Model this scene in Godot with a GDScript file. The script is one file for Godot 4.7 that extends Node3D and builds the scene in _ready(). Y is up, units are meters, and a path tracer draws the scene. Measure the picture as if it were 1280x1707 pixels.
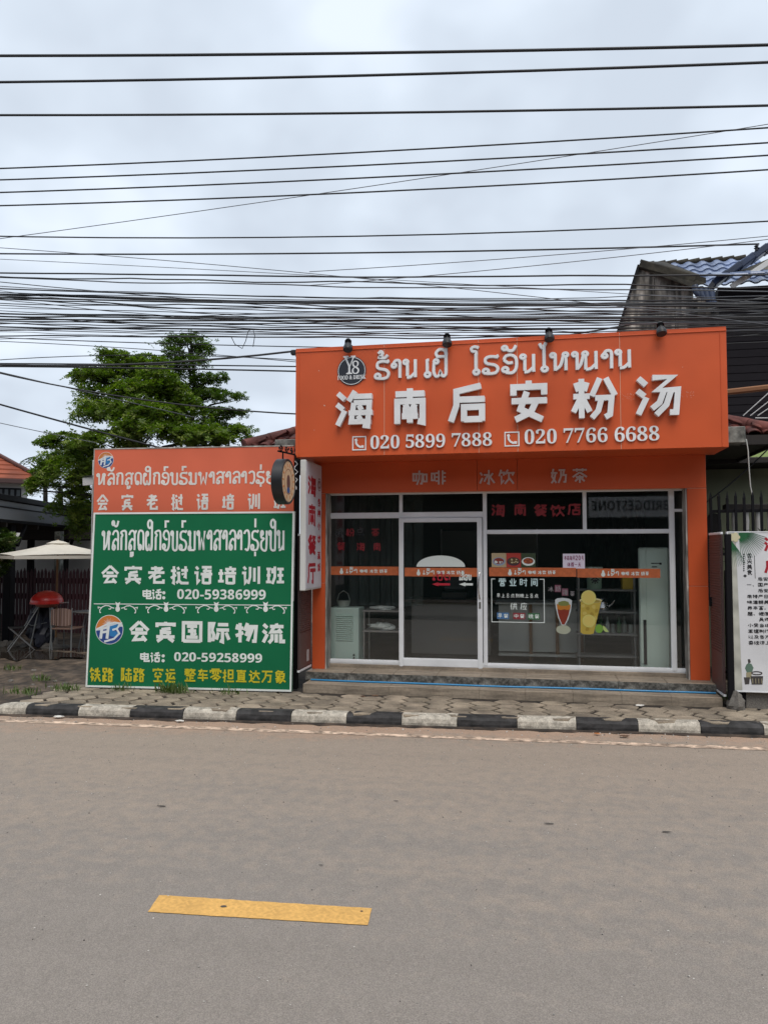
extends Node3D
# A noodle-soup shop across a street: the camera stands on the far kerb. World x runs along the shop front, z points to the street, y is up.

const FOCAL := 1282.0                      # in pixels of the 1280 x 1707 photograph
const EYE := Vector3(0.0, 2.05, 10.82)
const ROAD_TURN := 0.068                   # the street runs at a small angle to the shop front: z falls by this per metre of x
var look := Basis(Vector3.UP, deg_to_rad(11.0)) * Basis(Vector3.RIGHT, deg_to_rad(2.85))
var rng := RandomNumberGenerator.new()
var taken := {}
var M := {}
var T := {}

# ---------------------------------------------------------------- pixels to places
func ray(px: float, py: float) -> Vector3:
	return look * Vector3((px - 640.0) / FOCAL, -(py - 853.5) / FOCAL, -1.0)
func at_z(px: float, py: float, z: float) -> Vector3:
	var r := ray(px, py)
	return EYE + r * ((z - EYE.z) / r.z)
func at_y(px: float, py: float, y: float) -> Vector3:
	var r := ray(px, py)
	return EYE + r * ((y - EYE.y) / r.y)
func at_x(px: float, py: float, x: float) -> Vector3:
	var r := ray(px, py)
	return EYE + r * ((x - EYE.x) / r.x)
func on_frame(px: float, py: float, f: Transform3D) -> Vector2:
	var r := ray(px, py)
	var n := f.basis.z
	var p := EYE + r * ((f.origin - EYE).dot(n) / r.dot(n))
	var l := f.affine_inverse() * p
	return Vector2(l.x, l.y)
func kerb_z(x: float) -> float:
	return 1.73 - ROAD_TURN * x
func street_frame(p: Vector3) -> Transform3D:      # x along the street, z towards the road
	var ax := Vector3(1, 0, -ROAD_TURN).normalized()
	return Transform3D(Basis(ax, Vector3.UP, ax.cross(Vector3.UP)), p)

# ---------------------------------------------------------------- geometry
class G:
	var v := PackedVector3Array()
	var n := PackedVector3Array()
	var c := PackedColorArray()
	var u := PackedVector2Array()
	var col := Color.WHITE
	func tri(a: Vector3, b: Vector3, d: Vector3) -> void:      # anticlockwise seen from outside
		var m := (b - a).cross(d - a).normalized()
		v.append(a); v.append(d); v.append(b)
		for i in 3:
			n.append(m); c.append(col); u.append(Vector2.ZERO)
	func tris(a: Vector3, b: Vector3, d: Vector3, na: Vector3, nb: Vector3, nd: Vector3) -> void:
		v.append(a); v.append(d); v.append(b)
		n.append(na); n.append(nd); n.append(nb)
		for i in 3:
			c.append(col); u.append(Vector2.ZERO)
	func quad(a: Vector3, b: Vector3, d: Vector3, e: Vector3) -> void:
		tri(a, b, d); tri(a, d, e)
	func uvquad(a: Vector3, b: Vector3, d: Vector3, e: Vector3, ua: Vector2, ub: Vector2, ud: Vector2, ue: Vector2) -> void:
		var k := u.size()
		quad(a, b, d, e)
		u[k] = ua; u[k + 1] = ud; u[k + 2] = ub; u[k + 3] = ua; u[k + 4] = ue; u[k + 5] = ud
	func face(p: PackedVector3Array, out_from: Vector3) -> void:     # one convex face, turned away from a point
		var mid := Vector3.ZERO
		for q in p: mid += q
		mid /= p.size()
		var flip := (p[1] - p[0]).cross(p[2] - p[0]).dot(mid - out_from) < 0.0
		for i in range(1, p.size() - 1):
			if flip: tri(p[0], p[i + 1], p[i])
			else: tri(p[0], p[i], p[i + 1])
	func box(mid: Vector3, size: Vector3, turn := Basis()) -> void:
		bevel(mid, size, 0.0, turn)
	func span(a: Vector3, b: Vector3, bev := 0.0) -> void:           # box from corner to corner
		bevel((a + b) / 2.0, (b - a).abs(), bev)
	func bevel(mid: Vector3, size: Vector3, r: float, turn := Basis()) -> void:
		var h := size / 2.0
		r = minf(r, minf(h.x, minf(h.y, h.z)) * 0.9)
		for ax in 3:
			var b := (ax + 1) % 3
			var d := (ax + 2) % 3
			for s in [-1.0, 1.0]:
				var p := PackedVector3Array()
				for q in [[-1.0, -1.0], [1.0, -1.0], [1.0, 1.0], [-1.0, 1.0]]:
					var w := Vector3.ZERO
					w[ax] = s * h[ax]; w[b] = q[0] * (h[b] - r); w[d] = q[1] * (h[d] - r)
					p.append(mid + turn * w)
				face(p, mid)
			if r > 0.0:
				for s in [[-1.0, -1.0], [1.0, -1.0], [1.0, 1.0], [-1.0, 1.0]]:
					var p := PackedVector3Array()
					for q in [[-1.0, 0.0], [1.0, 0.0], [1.0, 1.0], [-1.0, 1.0]]:
						var w := Vector3.ZERO
						w[ax] = q[0] * (h[ax] - r)
						w[b] = s[0] * (h[b] - r * q[1]); w[d] = s[1] * (h[d] - r * (1.0 - q[1]))
						p.append(mid + turn * w)
					face(p, mid)
		if r > 0.0:
			for sx in [-1.0, 1.0]:
				for sy in [-1.0, 1.0]:
					for sz in [-1.0, 1.0]:
						var k := Vector3(sx, sy, sz)
						face(PackedVector3Array([mid + turn * (k * Vector3(h.x, h.y - r, h.z - r)), mid + turn * (k * Vector3(h.x - r, h.y, h.z - r)), mid + turn * (k * Vector3(h.x - r, h.y - r, h.z))]), mid)
	func bar(a: Vector3, b: Vector3, w: float, d: float, bev := 0.0) -> void:   # square bar between two points
		var ax := (b - a).normalized()
		var side := ax.cross(Vector3.UP)
		side = Vector3.RIGHT if side.length() < 0.01 else side.normalized()
		bevel((a + b) / 2.0, Vector3((b - a).length(), d, w), bev, Basis(ax, side.cross(ax).normalized(), side))
	func prism(poly: PackedVector2Array, f: Transform3D, z0: float, z1: float, back := true, sides := true) -> void:
		var p := poly.duplicate()
		if Geometry2D.is_polygon_clockwise(p): p.reverse()
		var k := Geometry2D.triangulate_polygon(p)
		for i in range(0, k.size(), 3):
			var a := p[k[i]]; var b := p[k[i + 1]]; var d := p[k[i + 2]]
			if (b - a).cross(d - a) < 0.0:
				var t := b; b = d; d = t
			tri(f * Vector3(a.x, a.y, z1), f * Vector3(b.x, b.y, z1), f * Vector3(d.x, d.y, z1))
			if back: tri(f * Vector3(a.x, a.y, z0), f * Vector3(d.x, d.y, z0), f * Vector3(b.x, b.y, z0))
		if sides:
			for i in p.size():
				var a := p[i]; var b := p[(i + 1) % p.size()]
				quad(f * Vector3(a.x, a.y, z0), f * Vector3(b.x, b.y, z0), f * Vector3(b.x, b.y, z1), f * Vector3(a.x, a.y, z1))
	func tube(p: PackedVector3Array, r0: float, r1: float, sides := 6, cap := true) -> void:
		var m := p.size()
		var t := (p[1] - p[0]).normalized()
		var s := t.cross(Vector3.UP if absf(t.y) < 0.9 else Vector3.RIGHT).normalized()
		var rings := []
		for i in m:
			t = (p[mini(i + 1, m - 1)] - p[maxi(i - 1, 0)]).normalized()
			s = (s - t * s.dot(t)).normalized()
			var w := t.cross(s)
			var r := lerpf(r0, r1, float(i) / maxf(1.0, m - 1))
			var ring := []
			for j in sides:
				var a := TAU * j / sides
				var d := s * cos(a) + w * sin(a)
				ring.append([p[i] + d * r, d])
			rings.append(ring)
		for i in m - 1:
			for j in sides:
				var k := (j + 1) % sides
				var a: Array = rings[i][j]; var b: Array = rings[i][k]; var d: Array = rings[i + 1][k]; var e: Array = rings[i + 1][j]
				tris(a[0], b[0], d[0], a[1], b[1], d[1])
				tris(a[0], d[0], e[0], a[1], d[1], e[1])
		if cap:
			for i in [0, m - 1]:
				var q := PackedVector3Array()
				for x in rings[i]: q.append(x[0])
				face(q, p[1] if i == 0 else p[m - 2])
	func lathe(prof: PackedVector2Array, f: Transform3D, sides := 20) -> void:      # (radius, height) from bottom to top
		for i in prof.size() - 1:
			var a := prof[i]; var b := prof[i + 1]
			var d := b - a
			var slope := Vector2(d.y, -d.x).normalized()
			for j in sides:
				var t0 := TAU * j / sides; var t1 := TAU * (j + 1) / sides
				var e0 := Vector3(cos(t0), 0, sin(t0)); var e1 := Vector3(cos(t1), 0, sin(t1))
				var p0 := f * (e0 * a.x + Vector3.UP * a.y); var p1 := f * (e1 * a.x + Vector3.UP * a.y)
				var q0 := f * (e0 * b.x + Vector3.UP * b.y); var q1 := f * (e1 * b.x + Vector3.UP * b.y)
				var n0 := (f.basis * (e0 * slope.x + Vector3.UP * slope.y)).normalized(); var n1 := (f.basis * (e1 * slope.x + Vector3.UP * slope.y)).normalized()
				if a.x > 1e-5: tris(p0, q1, p1, n0, n1, n1)
				if b.x > 1e-5: tris(p0, q0, q1, n0, n0, n1)
	func stroke(p: PackedVector2Array, w: float, f: Transform3D, z0: float, z1: float, closed := false, w_end := -1.0) -> void:
		var m := p.size()
		if m < 2: return
		if w_end < 0.0: w_end = w
		var le := PackedVector2Array(); var ri := PackedVector2Array()
		for i in m:
			var a := (p[i] - p[(i - 1 + m) % m]).normalized() if (i > 0 or closed) else (p[1] - p[0]).normalized()
			var b := (p[(i + 1) % m] - p[i]).normalized() if (i < m - 1 or closed) else a
			var na := Vector2(-a.y, a.x); var nb := Vector2(-b.y, b.x)
			var mid := (na + nb)
			mid = na if mid.length() < 0.3 else mid.normalized()
			var s := minf(1.0 / maxf(mid.dot(na), 0.35), 1.9) * lerpf(w, w_end, float(i) / (m - 1)) / 2.0
			le.append(p[i] + mid * s); ri.append(p[i] - mid * s)
		for i in (m if closed else m - 1):
			var k := (i + 1) % m
			var a := f * Vector3(ri[i].x, ri[i].y, z1); var b := f * Vector3(ri[k].x, ri[k].y, z1)
			var d := f * Vector3(le[k].x, le[k].y, z1); var e := f * Vector3(le[i].x, le[i].y, z1)
			quad(a, b, d, e)
			if z1 - z0 > 0.004:
				quad(f * Vector3(ri[i].x, ri[i].y, z0), f * Vector3(ri[k].x, ri[k].y, z0), b, a)
				quad(d, f * Vector3(le[k].x, le[k].y, z0), f * Vector3(le[i].x, le[i].y, z0), e)
		if not closed and z1 - z0 > 0.004:
			for i in [0, m - 1]:
				face(PackedVector3Array([f * Vector3(ri[i].x, ri[i].y, z0), f * Vector3(ri[i].x, ri[i].y, z1), f * Vector3(le[i].x, le[i].y, z1), f * Vector3(le[i].x, le[i].y, z0)]), f * Vector3(p[1 if i == 0 else m - 2].x, p[1 if i == 0 else m - 2].y, z0))
	func add(mesh: Mesh, f: Transform3D) -> void:
		for k in mesh.get_surface_count():
			var a := mesh.surface_get_arrays(k)
			var vs: PackedVector3Array = a[Mesh.ARRAY_VERTEX]
			var ns: PackedVector3Array = a[Mesh.ARRAY_NORMAL]
			var ids: PackedInt32Array = a[Mesh.ARRAY_INDEX] if a[Mesh.ARRAY_INDEX] != null else PackedInt32Array(range(vs.size()))
			for i in ids:
				v.append(f * vs[i]); n.append((f.basis * ns[i]).normalized()); c.append(col); u.append(Vector2.ZERO)
	func mesh(shift := Vector3.ZERO) -> ArrayMesh:
		var a := []
		a.resize(Mesh.ARRAY_MAX)
		var w := v.duplicate()
		if shift != Vector3.ZERO:
			for i in w.size(): w[i] -= shift
		a[Mesh.ARRAY_VERTEX] = w
		a[Mesh.ARRAY_NORMAL] = n
		a[Mesh.ARRAY_COLOR] = c
		a[Mesh.ARRAY_TEX_UV] = u
		var r := ArrayMesh.new()
		r.add_surface_from_arrays(Mesh.PRIMITIVE_TRIANGLES, a)
		return r

# ---------------------------------------------------------------- objects
func numbered(called: String) -> String:
	var k: int = taken.get(called, 0)
	taken[called] = k + 1
	return called if k == 0 else "%s_%03d" % [called, k]
func tag(o: Node3D, label: String, category: String, group := "") -> Node3D:
	o.set_meta("label", label)
	o.set_meta("category", category)
	if group != "": o.set_meta("group", group)
	return o
func thing(called: String, label: String, category: String, where: Vector3, group := "") -> Node3D:
	var o := Node3D.new()
	o.name = numbered(called)
	add_child(o)
	o.position = where
	return tag(o, label, category, group)
func origin_of(o: Node) -> Vector3:
	var s := Vector3.ZERO
	while o != self and o is Node3D:
		s += o.position
		o = o.get_parent()
	return s
func part(g: G, called: String, m: Material, parent: Node3D = self) -> MeshInstance3D:       # g is in world coordinates
	var o := MeshInstance3D.new()
	o.name = called if parent != self else numbered(called)
	o.mesh = g.mesh(origin_of(parent))
	o.material_override = m
	parent.add_child(o, true)
	return o
func piece(mesh: Mesh, called: String, m: Material, parent: Node3D, f: Transform3D) -> MeshInstance3D:   # a shared mesh, f in world coordinates
	var o := MeshInstance3D.new()
	o.name = called if parent != self else numbered(called)
	o.mesh = mesh
	o.material_override = m
	parent.add_child(o, true)
	f.origin -= origin_of(parent)
	o.transform = f
	return o
func setting(o: Node3D) -> Node3D:
	o.set_meta("kind", "structure")
	return o
func stuff(o: Node3D) -> Node3D:
	o.set_meta("kind", "stuff")
	return o
func copy_of(o: Node3D, where: Vector3, label := "", turn := 0.0) -> Node3D:
	var k := o.duplicate() as Node3D
	k.name = numbered(String(o.name))
	add_child(k)
	k.position = where
	k.rotation.y = turn
	if label != "": k.set_meta("label", label)
	return k

# ---------------------------------------------------------------- materials
func noise_tex(key: String, cells: float, octaves: int, lo: float, hi: float, seed_no: int, size := 512) -> Texture2D:
	# value noise that tiles: random grids, tiled three by three, enlarged and cut out of the middle; cells per side doubles with each octave
	if T.has(key): return T[key]
	var r := RandomNumberGenerator.new()
	r.seed = seed_no
	var sum := PackedFloat32Array()
	sum.resize(size * size)
	var amp := 1.0
	var total := 0.0
	for k in octaves:
		var m := mini(int(cells * pow(2.0, k)), size)
		var d := PackedByteArray()
		d.resize(m * m)
		for i in m * m: d[i] = r.randi() % 256
		var im := Image.create_from_data(m, m, false, Image.FORMAT_L8, d)
		if m < size:
			var pad := mini(m, 4)
			var wide := Image.create_empty(m + 2 * pad, m + 2 * pad, false, Image.FORMAT_L8)
			for ox in [-1, 0, 1]:
				for oy in [-1, 0, 1]:
					wide.blit_rect(im, Rect2i(0, 0, m, m), Vector2i(pad + ox * m, pad + oy * m))
			var cell := float(size) / m
			var full := int(round(cell * (m + 2 * pad)))
			wide.resize(full, full, Image.INTERPOLATE_CUBIC)
			im = wide.get_region(Rect2i(int(round(cell * pad)), int(round(cell * pad)), size, size))
		d = im.get_data()
		for i in size * size: sum[i] += d[i] * amp
		total += amp * amp
		amp *= 0.6
	# centre on one half, with about the same contrast whatever the octaves
	var mean := 0.0
	for i in range(0, size * size, 7): mean += sum[i]
	mean /= ceil(size * size / 7.0)
	var gain := 0.85 / (255.0 * sqrt(total))
	var out := PackedByteArray()
	out.resize(size * size)
	for i in size * size:
		out[i] = int(255.0 * clampf(lo + (hi - lo) * clampf(0.5 + (sum[i] - mean) * gain, 0.0, 1.0), 0.0, 1.0))
	T[key] = ImageTexture.create_from_image(Image.create_from_data(size, size, false, Image.FORMAT_L8, out))
	return T[key]
func mat(key: String, lin: Color, rough: float, o := {}) -> StandardMaterial3D:
	if M.has(key): return M[key]
	var m := StandardMaterial3D.new()
	m.resource_name = key
	m.albedo_color = lin.linear_to_srgb()
	m.roughness = rough
	m.metallic = o.get("metal", 0.0)
	if o.has("spec"): m.metallic_specular = o.spec
	if o.has("tex"):
		m.albedo_texture = o.tex
		m.uv1_triplanar = not o.get("uv", false)
		m.uv1_world_triplanar = m.uv1_triplanar and o.get("world", true)
		m.uv1_scale = o.get("scale", Vector3.ONE)
	if o.has("tex2"):
		m.detail_enabled = true
		m.detail_albedo = o.tex2
		m.detail_blend_mode = BaseMaterial3D.BLEND_MODE_MUL
		m.detail_uv_layer = BaseMaterial3D.DETAIL_UV_2
		m.uv2_triplanar = true
		m.uv2_world_triplanar = true
		m.uv2_scale = o.get("scale2", Vector3.ONE)
	if o.has("bump"):
		m.heightmap_enabled = true
		m.heightmap_texture = o.bump
		m.heightmap_scale = o.get("relief", 0.3)
		if not o.has("tex"):
			m.uv1_triplanar = true
			m.uv1_world_triplanar = true
			m.uv1_scale = o.get("scale", Vector3.ONE)
	if o.get("vertex", false): m.vertex_color_use_as_albedo = true
	if o.has("coat"):
		m.clearcoat_enabled = true
		m.clearcoat = o.coat
		m.clearcoat_roughness = 0.15
	if o.has("backlight"):
		m.backlight_enabled = true
		m.backlight = (o.backlight as Color).linear_to_srgb()
	M[key] = m
	return m
func glass(key: String, lin: Color, alpha: float) -> StandardMaterial3D:
	var m := mat(key, lin, 0.02)
	m.albedo_color.a = alpha
	m.transparency = BaseMaterial3D.TRANSPARENCY_ALPHA
	return m

# ---------------------------------------------------------------- lettering
# Brush paths of the signs' characters on a grid of 100 x 100, y downwards: "x y" as two pairs of digits a point, / between strokes,
# ~ before a curve, o before a ring (centre, radius), or another character set into a box (left top right bottom).
const HAN := {
	"氵": "1508 8025/0538 6552/1295 8255", "冫": "1520 7038/0892 7555", "讠": "3005 7020/0538 5538 5594 9575",
	"饣": "4503 0845/3022 9522 8542/4842 4893 9072", "口": "1297 1208 8808 8897/1288 8888", "日": "1595 1505 8505 8595/1548 8548/1590 8590",
	"月": "2008 2060 0596/2008 8508 8594 6594/2036 8036/2062 8062", "土": "1035 9035/5005 5090/0590 9590", "扌": "0528 9528/5503 5595 3090/0568 9550",
	"木": "0530 9530/5003 5097/4832 0580/5232 9580", "王": "1010 9010/1550 8550/0592 9592/5010 5092", "女": "4003 2055 8097/7030 5075 1097/0530 9530",
	"宀": "5003 5025/0858 0828 9228 9250", "艹": "0540 9540/3210 3275/6810 6875", "亻": "7503 0560/4538 4597", "钅": "4003 0535/3020 9020/2045 9045/1068 9068/4545 4592 8572",
	"阝": "1598 1508 7508 5040 8062 7085 4085", "辶": "1508 3025/0540 2540 2582 0595/2582 4595 9894", "车": "1018 9018/4003 2048 9048/5030 5097/0572 9572",
	"米": "2012 3532/8012 6532/0545 9545/5003 5097/4548 0582/5548 9582", "禾": "8005 2012/0530 9530/5010 5097/4835 0575/5235 9565", "牛": "3010 1535/2028 9528/5503 5597/0565 9550",
	"寸": "0028 9928/7003 7095 5090/2048 3865", "火": "1828 1048/8222 7045/5003 4555 0597/5055 9897",
	"每": "3003 0530/2518 9518/2535 1586 9086/2535 8535 7898 6096/0562 9762/4542 5555/4270 5282",
	"海": "氵 00 00 28 99/每 30 00 99 99", "南": "1018 9018/5003 5038/1598 1538 8538 8595 7292/3846 4258/6446 5858/3062 7062/2878 7278/5060 5096",
	"后": "8505 2018 2055 0597/2040 9540/4097 4060 8860 8897/4092 8892", "安": "5003 5016/1038 1018 9018 9038/4530 2872 8598/7248 5580 1597/0552 9752",
	"粉": "米 00 00 42 99/6403 4545/7803 9945/5350 9150 8790 7696/6850 6080 4597", "汤": "氵 00 00 28 99/3808 8608 4838 9838 9392 7892/6442 5468 3682/8142 7074 4697",
	"咖": "口 00 20 26 75/3025 6525 6290 5090/4503 4360 2897/口 70 25 99 82", "啡": "口 00 20 26 75/5205 5297/7805 7897/3022 5222/3048 5248/3074 5274/7822 9922/7848 9948/7874 9974",
	"冰": "冫 00 00 25 99/6203 6295 5090/2835 5535 3080/8825 7048/6645 9990", "饮": "饣 00 00 38 99/6203 4435/5525 9925 9042/6830 6865 4097/6855 9997",
	"奶": "女 00 00 45 99/5212 8812 8045 9945 9590 8290/6812 6755 5097", "茶": "艹 00 00 99 32/5028 0560/5028 9560/2560 7560/5048 5098/4068 2088/6068 8088",
	"会": "5003 0545/5003 9545/3040 7040/1058 9058/4560 2592 7888/6572 8597", "宾": "宀 00 00 99 48/7534 3040/3040 3075/3054 7854/6254 6275/0575 9575/3580 1098/6580 9098",
	"老": "2015 7515/4503 4535/0538 9538/8510 1070/7555 4068/4052 4092 9092 9075", "挝": "扌 00 00 32 99/5825 9525/8203 8262 7258/6540 7050/3808 4622/3440 4640 4682 3295/4682 6095 9995",
	"语": "讠 00 00 32 99/4208 9508/6608 5845/4828 8828 8645/3645 9945/口 44 56 92 99", "培": "土 00 15 34 90/6803 6815/4018 9818/5020 5538/8520 7838/3640 9940/口 43 53 93 99",
	"训": "讠 00 00 32 99/4505 4560 3597/6810 6885/9203 9297", "班": "王 00 08 30 92/3612 3640/4803 4860 3597/王 56 08 99 92",
	"电": "1570 1520 8520 8570/1545 8545/1570 8570/5003 5092 9592 9578", "话": "讠 00 00 32 99/8803 4812/3630 9930/6810 6855/口 44 55 92 99",
	"国": "0898 0805 9205 9298/0894 9294/2522 7522/3045 7045/2275 7875/5022 5075/6055 6865", "际": "阝 00 00 32 99/4512 9512/3838 9938/6838 6895 5590/4850 3885/8550 9985",
	"物": "牛 00 00 40 99/5803 4440/5420 9920 9490 8090/6822 5065/8422 5890", "流": "氵 00 00 28 99/6503 6815/3518 9918/5520 4045 8842/7530 9050/4555 4580 3097/6555 6595/8655 8690 9990 9980",
	"铁": "钅 00 00 42 99/5808 4835/5528 9528/4452 9952/7203 6855 4497/7055 9997", "各": "4003 1035/3515 8015 2050/3525 9555/口 20 58 82 99",
	"路": "0534 0508 3608 3634/0531 3631/2034 2090/2060 3860/0652 0690/0095 4084/各 44 00 99 99", "陆": "阝 00 00 30 99/4418 9518/3845 9945/6903 6992/4660 4692/9260 9295/4692 9292",
	"空": "宀 00 00 99 45/3830 2052/6230 8550/2060 8060/5060 5092/0892 9292", "运": "辶 00 00 99 99/4512 9012/3535 9835/6038 4072 8870/7855 9578",
	"整": "0210 4810/2502 2548/0820 4220/0820 0834/4220 4234/0834 4234/2436 0248/2636 4648/6202 5222/5812 9612/8812 5248/6420 9648/1556 8556/5056 5096/5075 8075/2572 2596/0496 9696",
	"零": "1503 8503/0530 0515 9515 9530/5003 5042/2022 3825/2034 3837/6222 8025/6234 8037/5044 0668/5044 9468/3866 6266/2576 7576 5596",
	"担": "扌 00 00 34 99/日 44 05 94 78/3694 9994", "直": "1012 9012/5003 4828/2590 2528 7528 7590/2545 7545/2560 7560/2575 7575/0592 9592",
	"达": "辶 00 00 99 99/3528 9828/6505 6040 3875/6535 9575", "万": "0512 9512/4012 3555 0597/3842 8042 7590 5592",
	"象": "3803 1025/3512 7012 6025/1850 1828 8228 8250/1848 8248/5028 3558 1068/4555 6580 5097 4095/5562 1582/5275 1895/8555 6570/6268 9590",
	"餐": "2503 2515/2508 4508/1818 0535/1518 4518 1545/5510 9010 6045/6020 9545/5040 0868/5040 9268/2595 2560 7560 7578/2569 7569/2578 7578/2595 5085/5078 9097",
	"厅": "1208 9508/1208 1260 0397/2835 9835/6535 6595 5092", "种": "禾 00 00 42 99/4865 4825 9725 9765/4862 9762/7203 7297", "中": "1065 1025 9025 9065/1062 9062/5003 5097",
	"小": "5003 5095 3592/2530 0570/7530 9870", "炒": "火 00 00 42 99/7203 7260/5820 4850/8520 9845/9250 7085 5097", "菜": "艹 00 00 99 30/8030 1540/2045 2855/5042 5455/8040 7055/木 00 52 99 99",
	"饭": "饣 00 00 38 99/9505 5512 5550 4097/5535 9035 7070 4597/6045 9997", "营": "艹 00 00 99 30/0850 0832 9232 9250/口 28 42 72 66/口 18 72 82 99",
	"业": "3505 3590/6505 6590/1030 2565/9030 7565/0592 9592", "时": "日 00 10 36 85/寸 42 00 99 99", "间": "1520 1597/1003 2215/3510 8810 8892 7292/日 32 32 70 80",
	"早": "日 12 00 88 50/0565 9565/5050 5098", "上": "4503 4592/4540 8540/0592 9592", "点": "5003 5032/5018 9018/2065 2032 8032 8065/2062 8062/1578 0597/3878 4295/6278 6895/8578 9897",
	"到": "0510 5810/3010 1535 5035/4025 5842/1058 5058/3040 3085/0590 5880/7212 7270/9203 9292 8090", "晚": "日 00 12 30 85/5803 4225/5412 8212 7525/4450 4428 9028 9050/4450 9050/6828 6460 3897/7455 7490 9690 9678",
	"供": "亻 00 00 30 99/3525 9725/3260 9960/5205 5260/8005 8060/5268 3697/8068 9697", "应": "5002 5612/1015 9515/1015 1060 0297/3040 3870/5035 5565/8538 6588/2592 9592",
	"本": "0525 9525/5003 5097/4828 0570/5228 9570/3272 6872", "店": "5002 5012/1015 9515/1015 1060 0297/5522 5555/5538 8838/口 30 57 90 98", "号": "口 22 02 78 36/0548 9548/3548 3065 7865 7595 5592",
	"休": "亻 00 00 30 99/木 32 00 99 99", "假": "亻 00 00 28 99/4005 4097/4010 6010 6035 4035/4050 6050/4070 6070/7008 9508 9540 7040/7055 9555 6597/7260 9997", "一": "0550 9550",
	"天": "1015 9015/0548 9548/5015 4555 0597/5250 9597", "舌": "8003 2012/0330 9730/5010 5055/口 18 55 82 99", "尖": "5003 5035/3012 1032/7010 8830/0555 9555/5035 4565 0597/5260 9597",
	"美": "2802 3814/7202 6214/1218 8818/1832 8232/0846 9246/5018 5060/0562 9562/5062 3580 0597/5566 9597", "食": "5002 0535/5002 9535/5018 5026/2595 2530 7530 7560/2545 7545/2560 7560/2595 5085/5060 9597",
	"产": "5002 5012/1018 9018/2825 3538/7025 6240/0845 9245/1545 1570 0397", "特": "牛 00 00 40 99/5018 9518/7203 7235/4435 9935/4458 9958/8045 8095 6590/5568 6582",
	"白": "4503 3518/1597 1518 8518 8597/1555 8555/1592 8592", "味": "口 00 20 28 75/4220 9220/3545 9945/6703 6797/6648 3585/6848 9985", "鲜": "1803 0525/1612 3612 3028/0765 0728 4228 4265/0765 4265/2428 2465/0748 4248/0390 4790/6203 6818/8803 8218/5222 9822/5545 9545/5070 9970/7522 7597",
	"道": "辶 00 00 99 99/4503 5012/8003 7012/3518 9818/4584 4528 9028 9084/4546 9046/4564 9064/4582 9082", "养": "2802 3812/7202 6212/1218 8818/1832 8232/0846 9246/5018 4060 0580/5550 9575/3870 3080 2097/6570 6597",
	"丰": "1018 9018/1545 8545/0572 9572/5003 5097", "富": "宀 00 00 99 35/2535 7535/口 30 40 70 60/2097 2066 8066 8097/2080 8080/2096 8096/5065 5096",
	"健": "亻 00 00 26 99/4812 9412 9445 4845/4528 9928/7003 7075/4860 9460/2820 4020 2850 4050 2690/3270 5592 9992", "康": "5002 5012/1015 9515/1015 1060 0297/3028 8528 8552 3052/2540 9540/5520 5595 4590/3062 4272/2592 4578/8060 6572/6075 9595",
	"题": "日 08 03 45 38/0545 5045/2845 2880/2862 4862/1255 0597/1080 4595 9895/5508 9508/7508 7020/5872 5822 9022 9072/7435 7060 5580/8060 9578", "吴": "口 22 03 78 35/1545 8545/0562 9562/5045 4570 0597/5262 9597",
	"师": "1018 1065/2803 2860 0597/4010 9810/4880 4830 9030 9080 8078/6812 6897", "受": "8502 1510/2015 2528/5015 5228/8012 7028/0850 0835 9235 9250/2555 7555 5080 0597/3560 9597",
	"当": "5003 5035/2010 3030/8010 6830/1545 8545 8597/2070 8570/1095 8595", "地": "土 00 15 36 88/4035 9525 9065 8065/6503 6575/4820 4890 9790 9775",
	"掌": "5002 5016/2504 3215/7504 6815/0832 0818 9218 9232/口 30 26 70 46/7048 2555/1568 8568/0582 9582/5052 5097 4096", "握": "扌 00 00 34 99/4508 9308 9330 4530/4508 4560 3597/5042 9542/6842 5558 9055/5072 9572/7058 7095/4295 9995",
	"制": "1505 0525/0820 5820/0040 6040/3003 3097/0590 0558 5558 5585/7215 7270/9203 9295 8092", "作": "亻 00 00 30 99/5203 3645/4825 9925/6525 6597/6548 9548/6572 9572", "以": "1510 1580 4068/4520 5535/8005 7565 4597/7070 9597",
	"及": "1512 7012 6040 9040 7070 3097/3012 2565 0597/2540 9597", "方": "4502 5215/0522 9522/4022 3060 0597/3848 8048 7592 5592", "经": "2203 0635 2232/2828 0665 2860/0290 3280/4410 9010 4050/6025 9850/4860 9260/6860 6892/4092 9992",
	"济": "氵 00 00 28 99/6602 6812/3515 9915/8818 4055/4818 9855/5660 5680 4097/8060 8097", "委": "7503 2510/0522 9522/5008 5050/4525 0848/5525 9248/4550 2580 8598/7062 5585 1598/0568 9568",
	"：": "o 20 35 08/o 20 85 08", "、": "1070 3095", "，": "1075 2580 1098",
}
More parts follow.
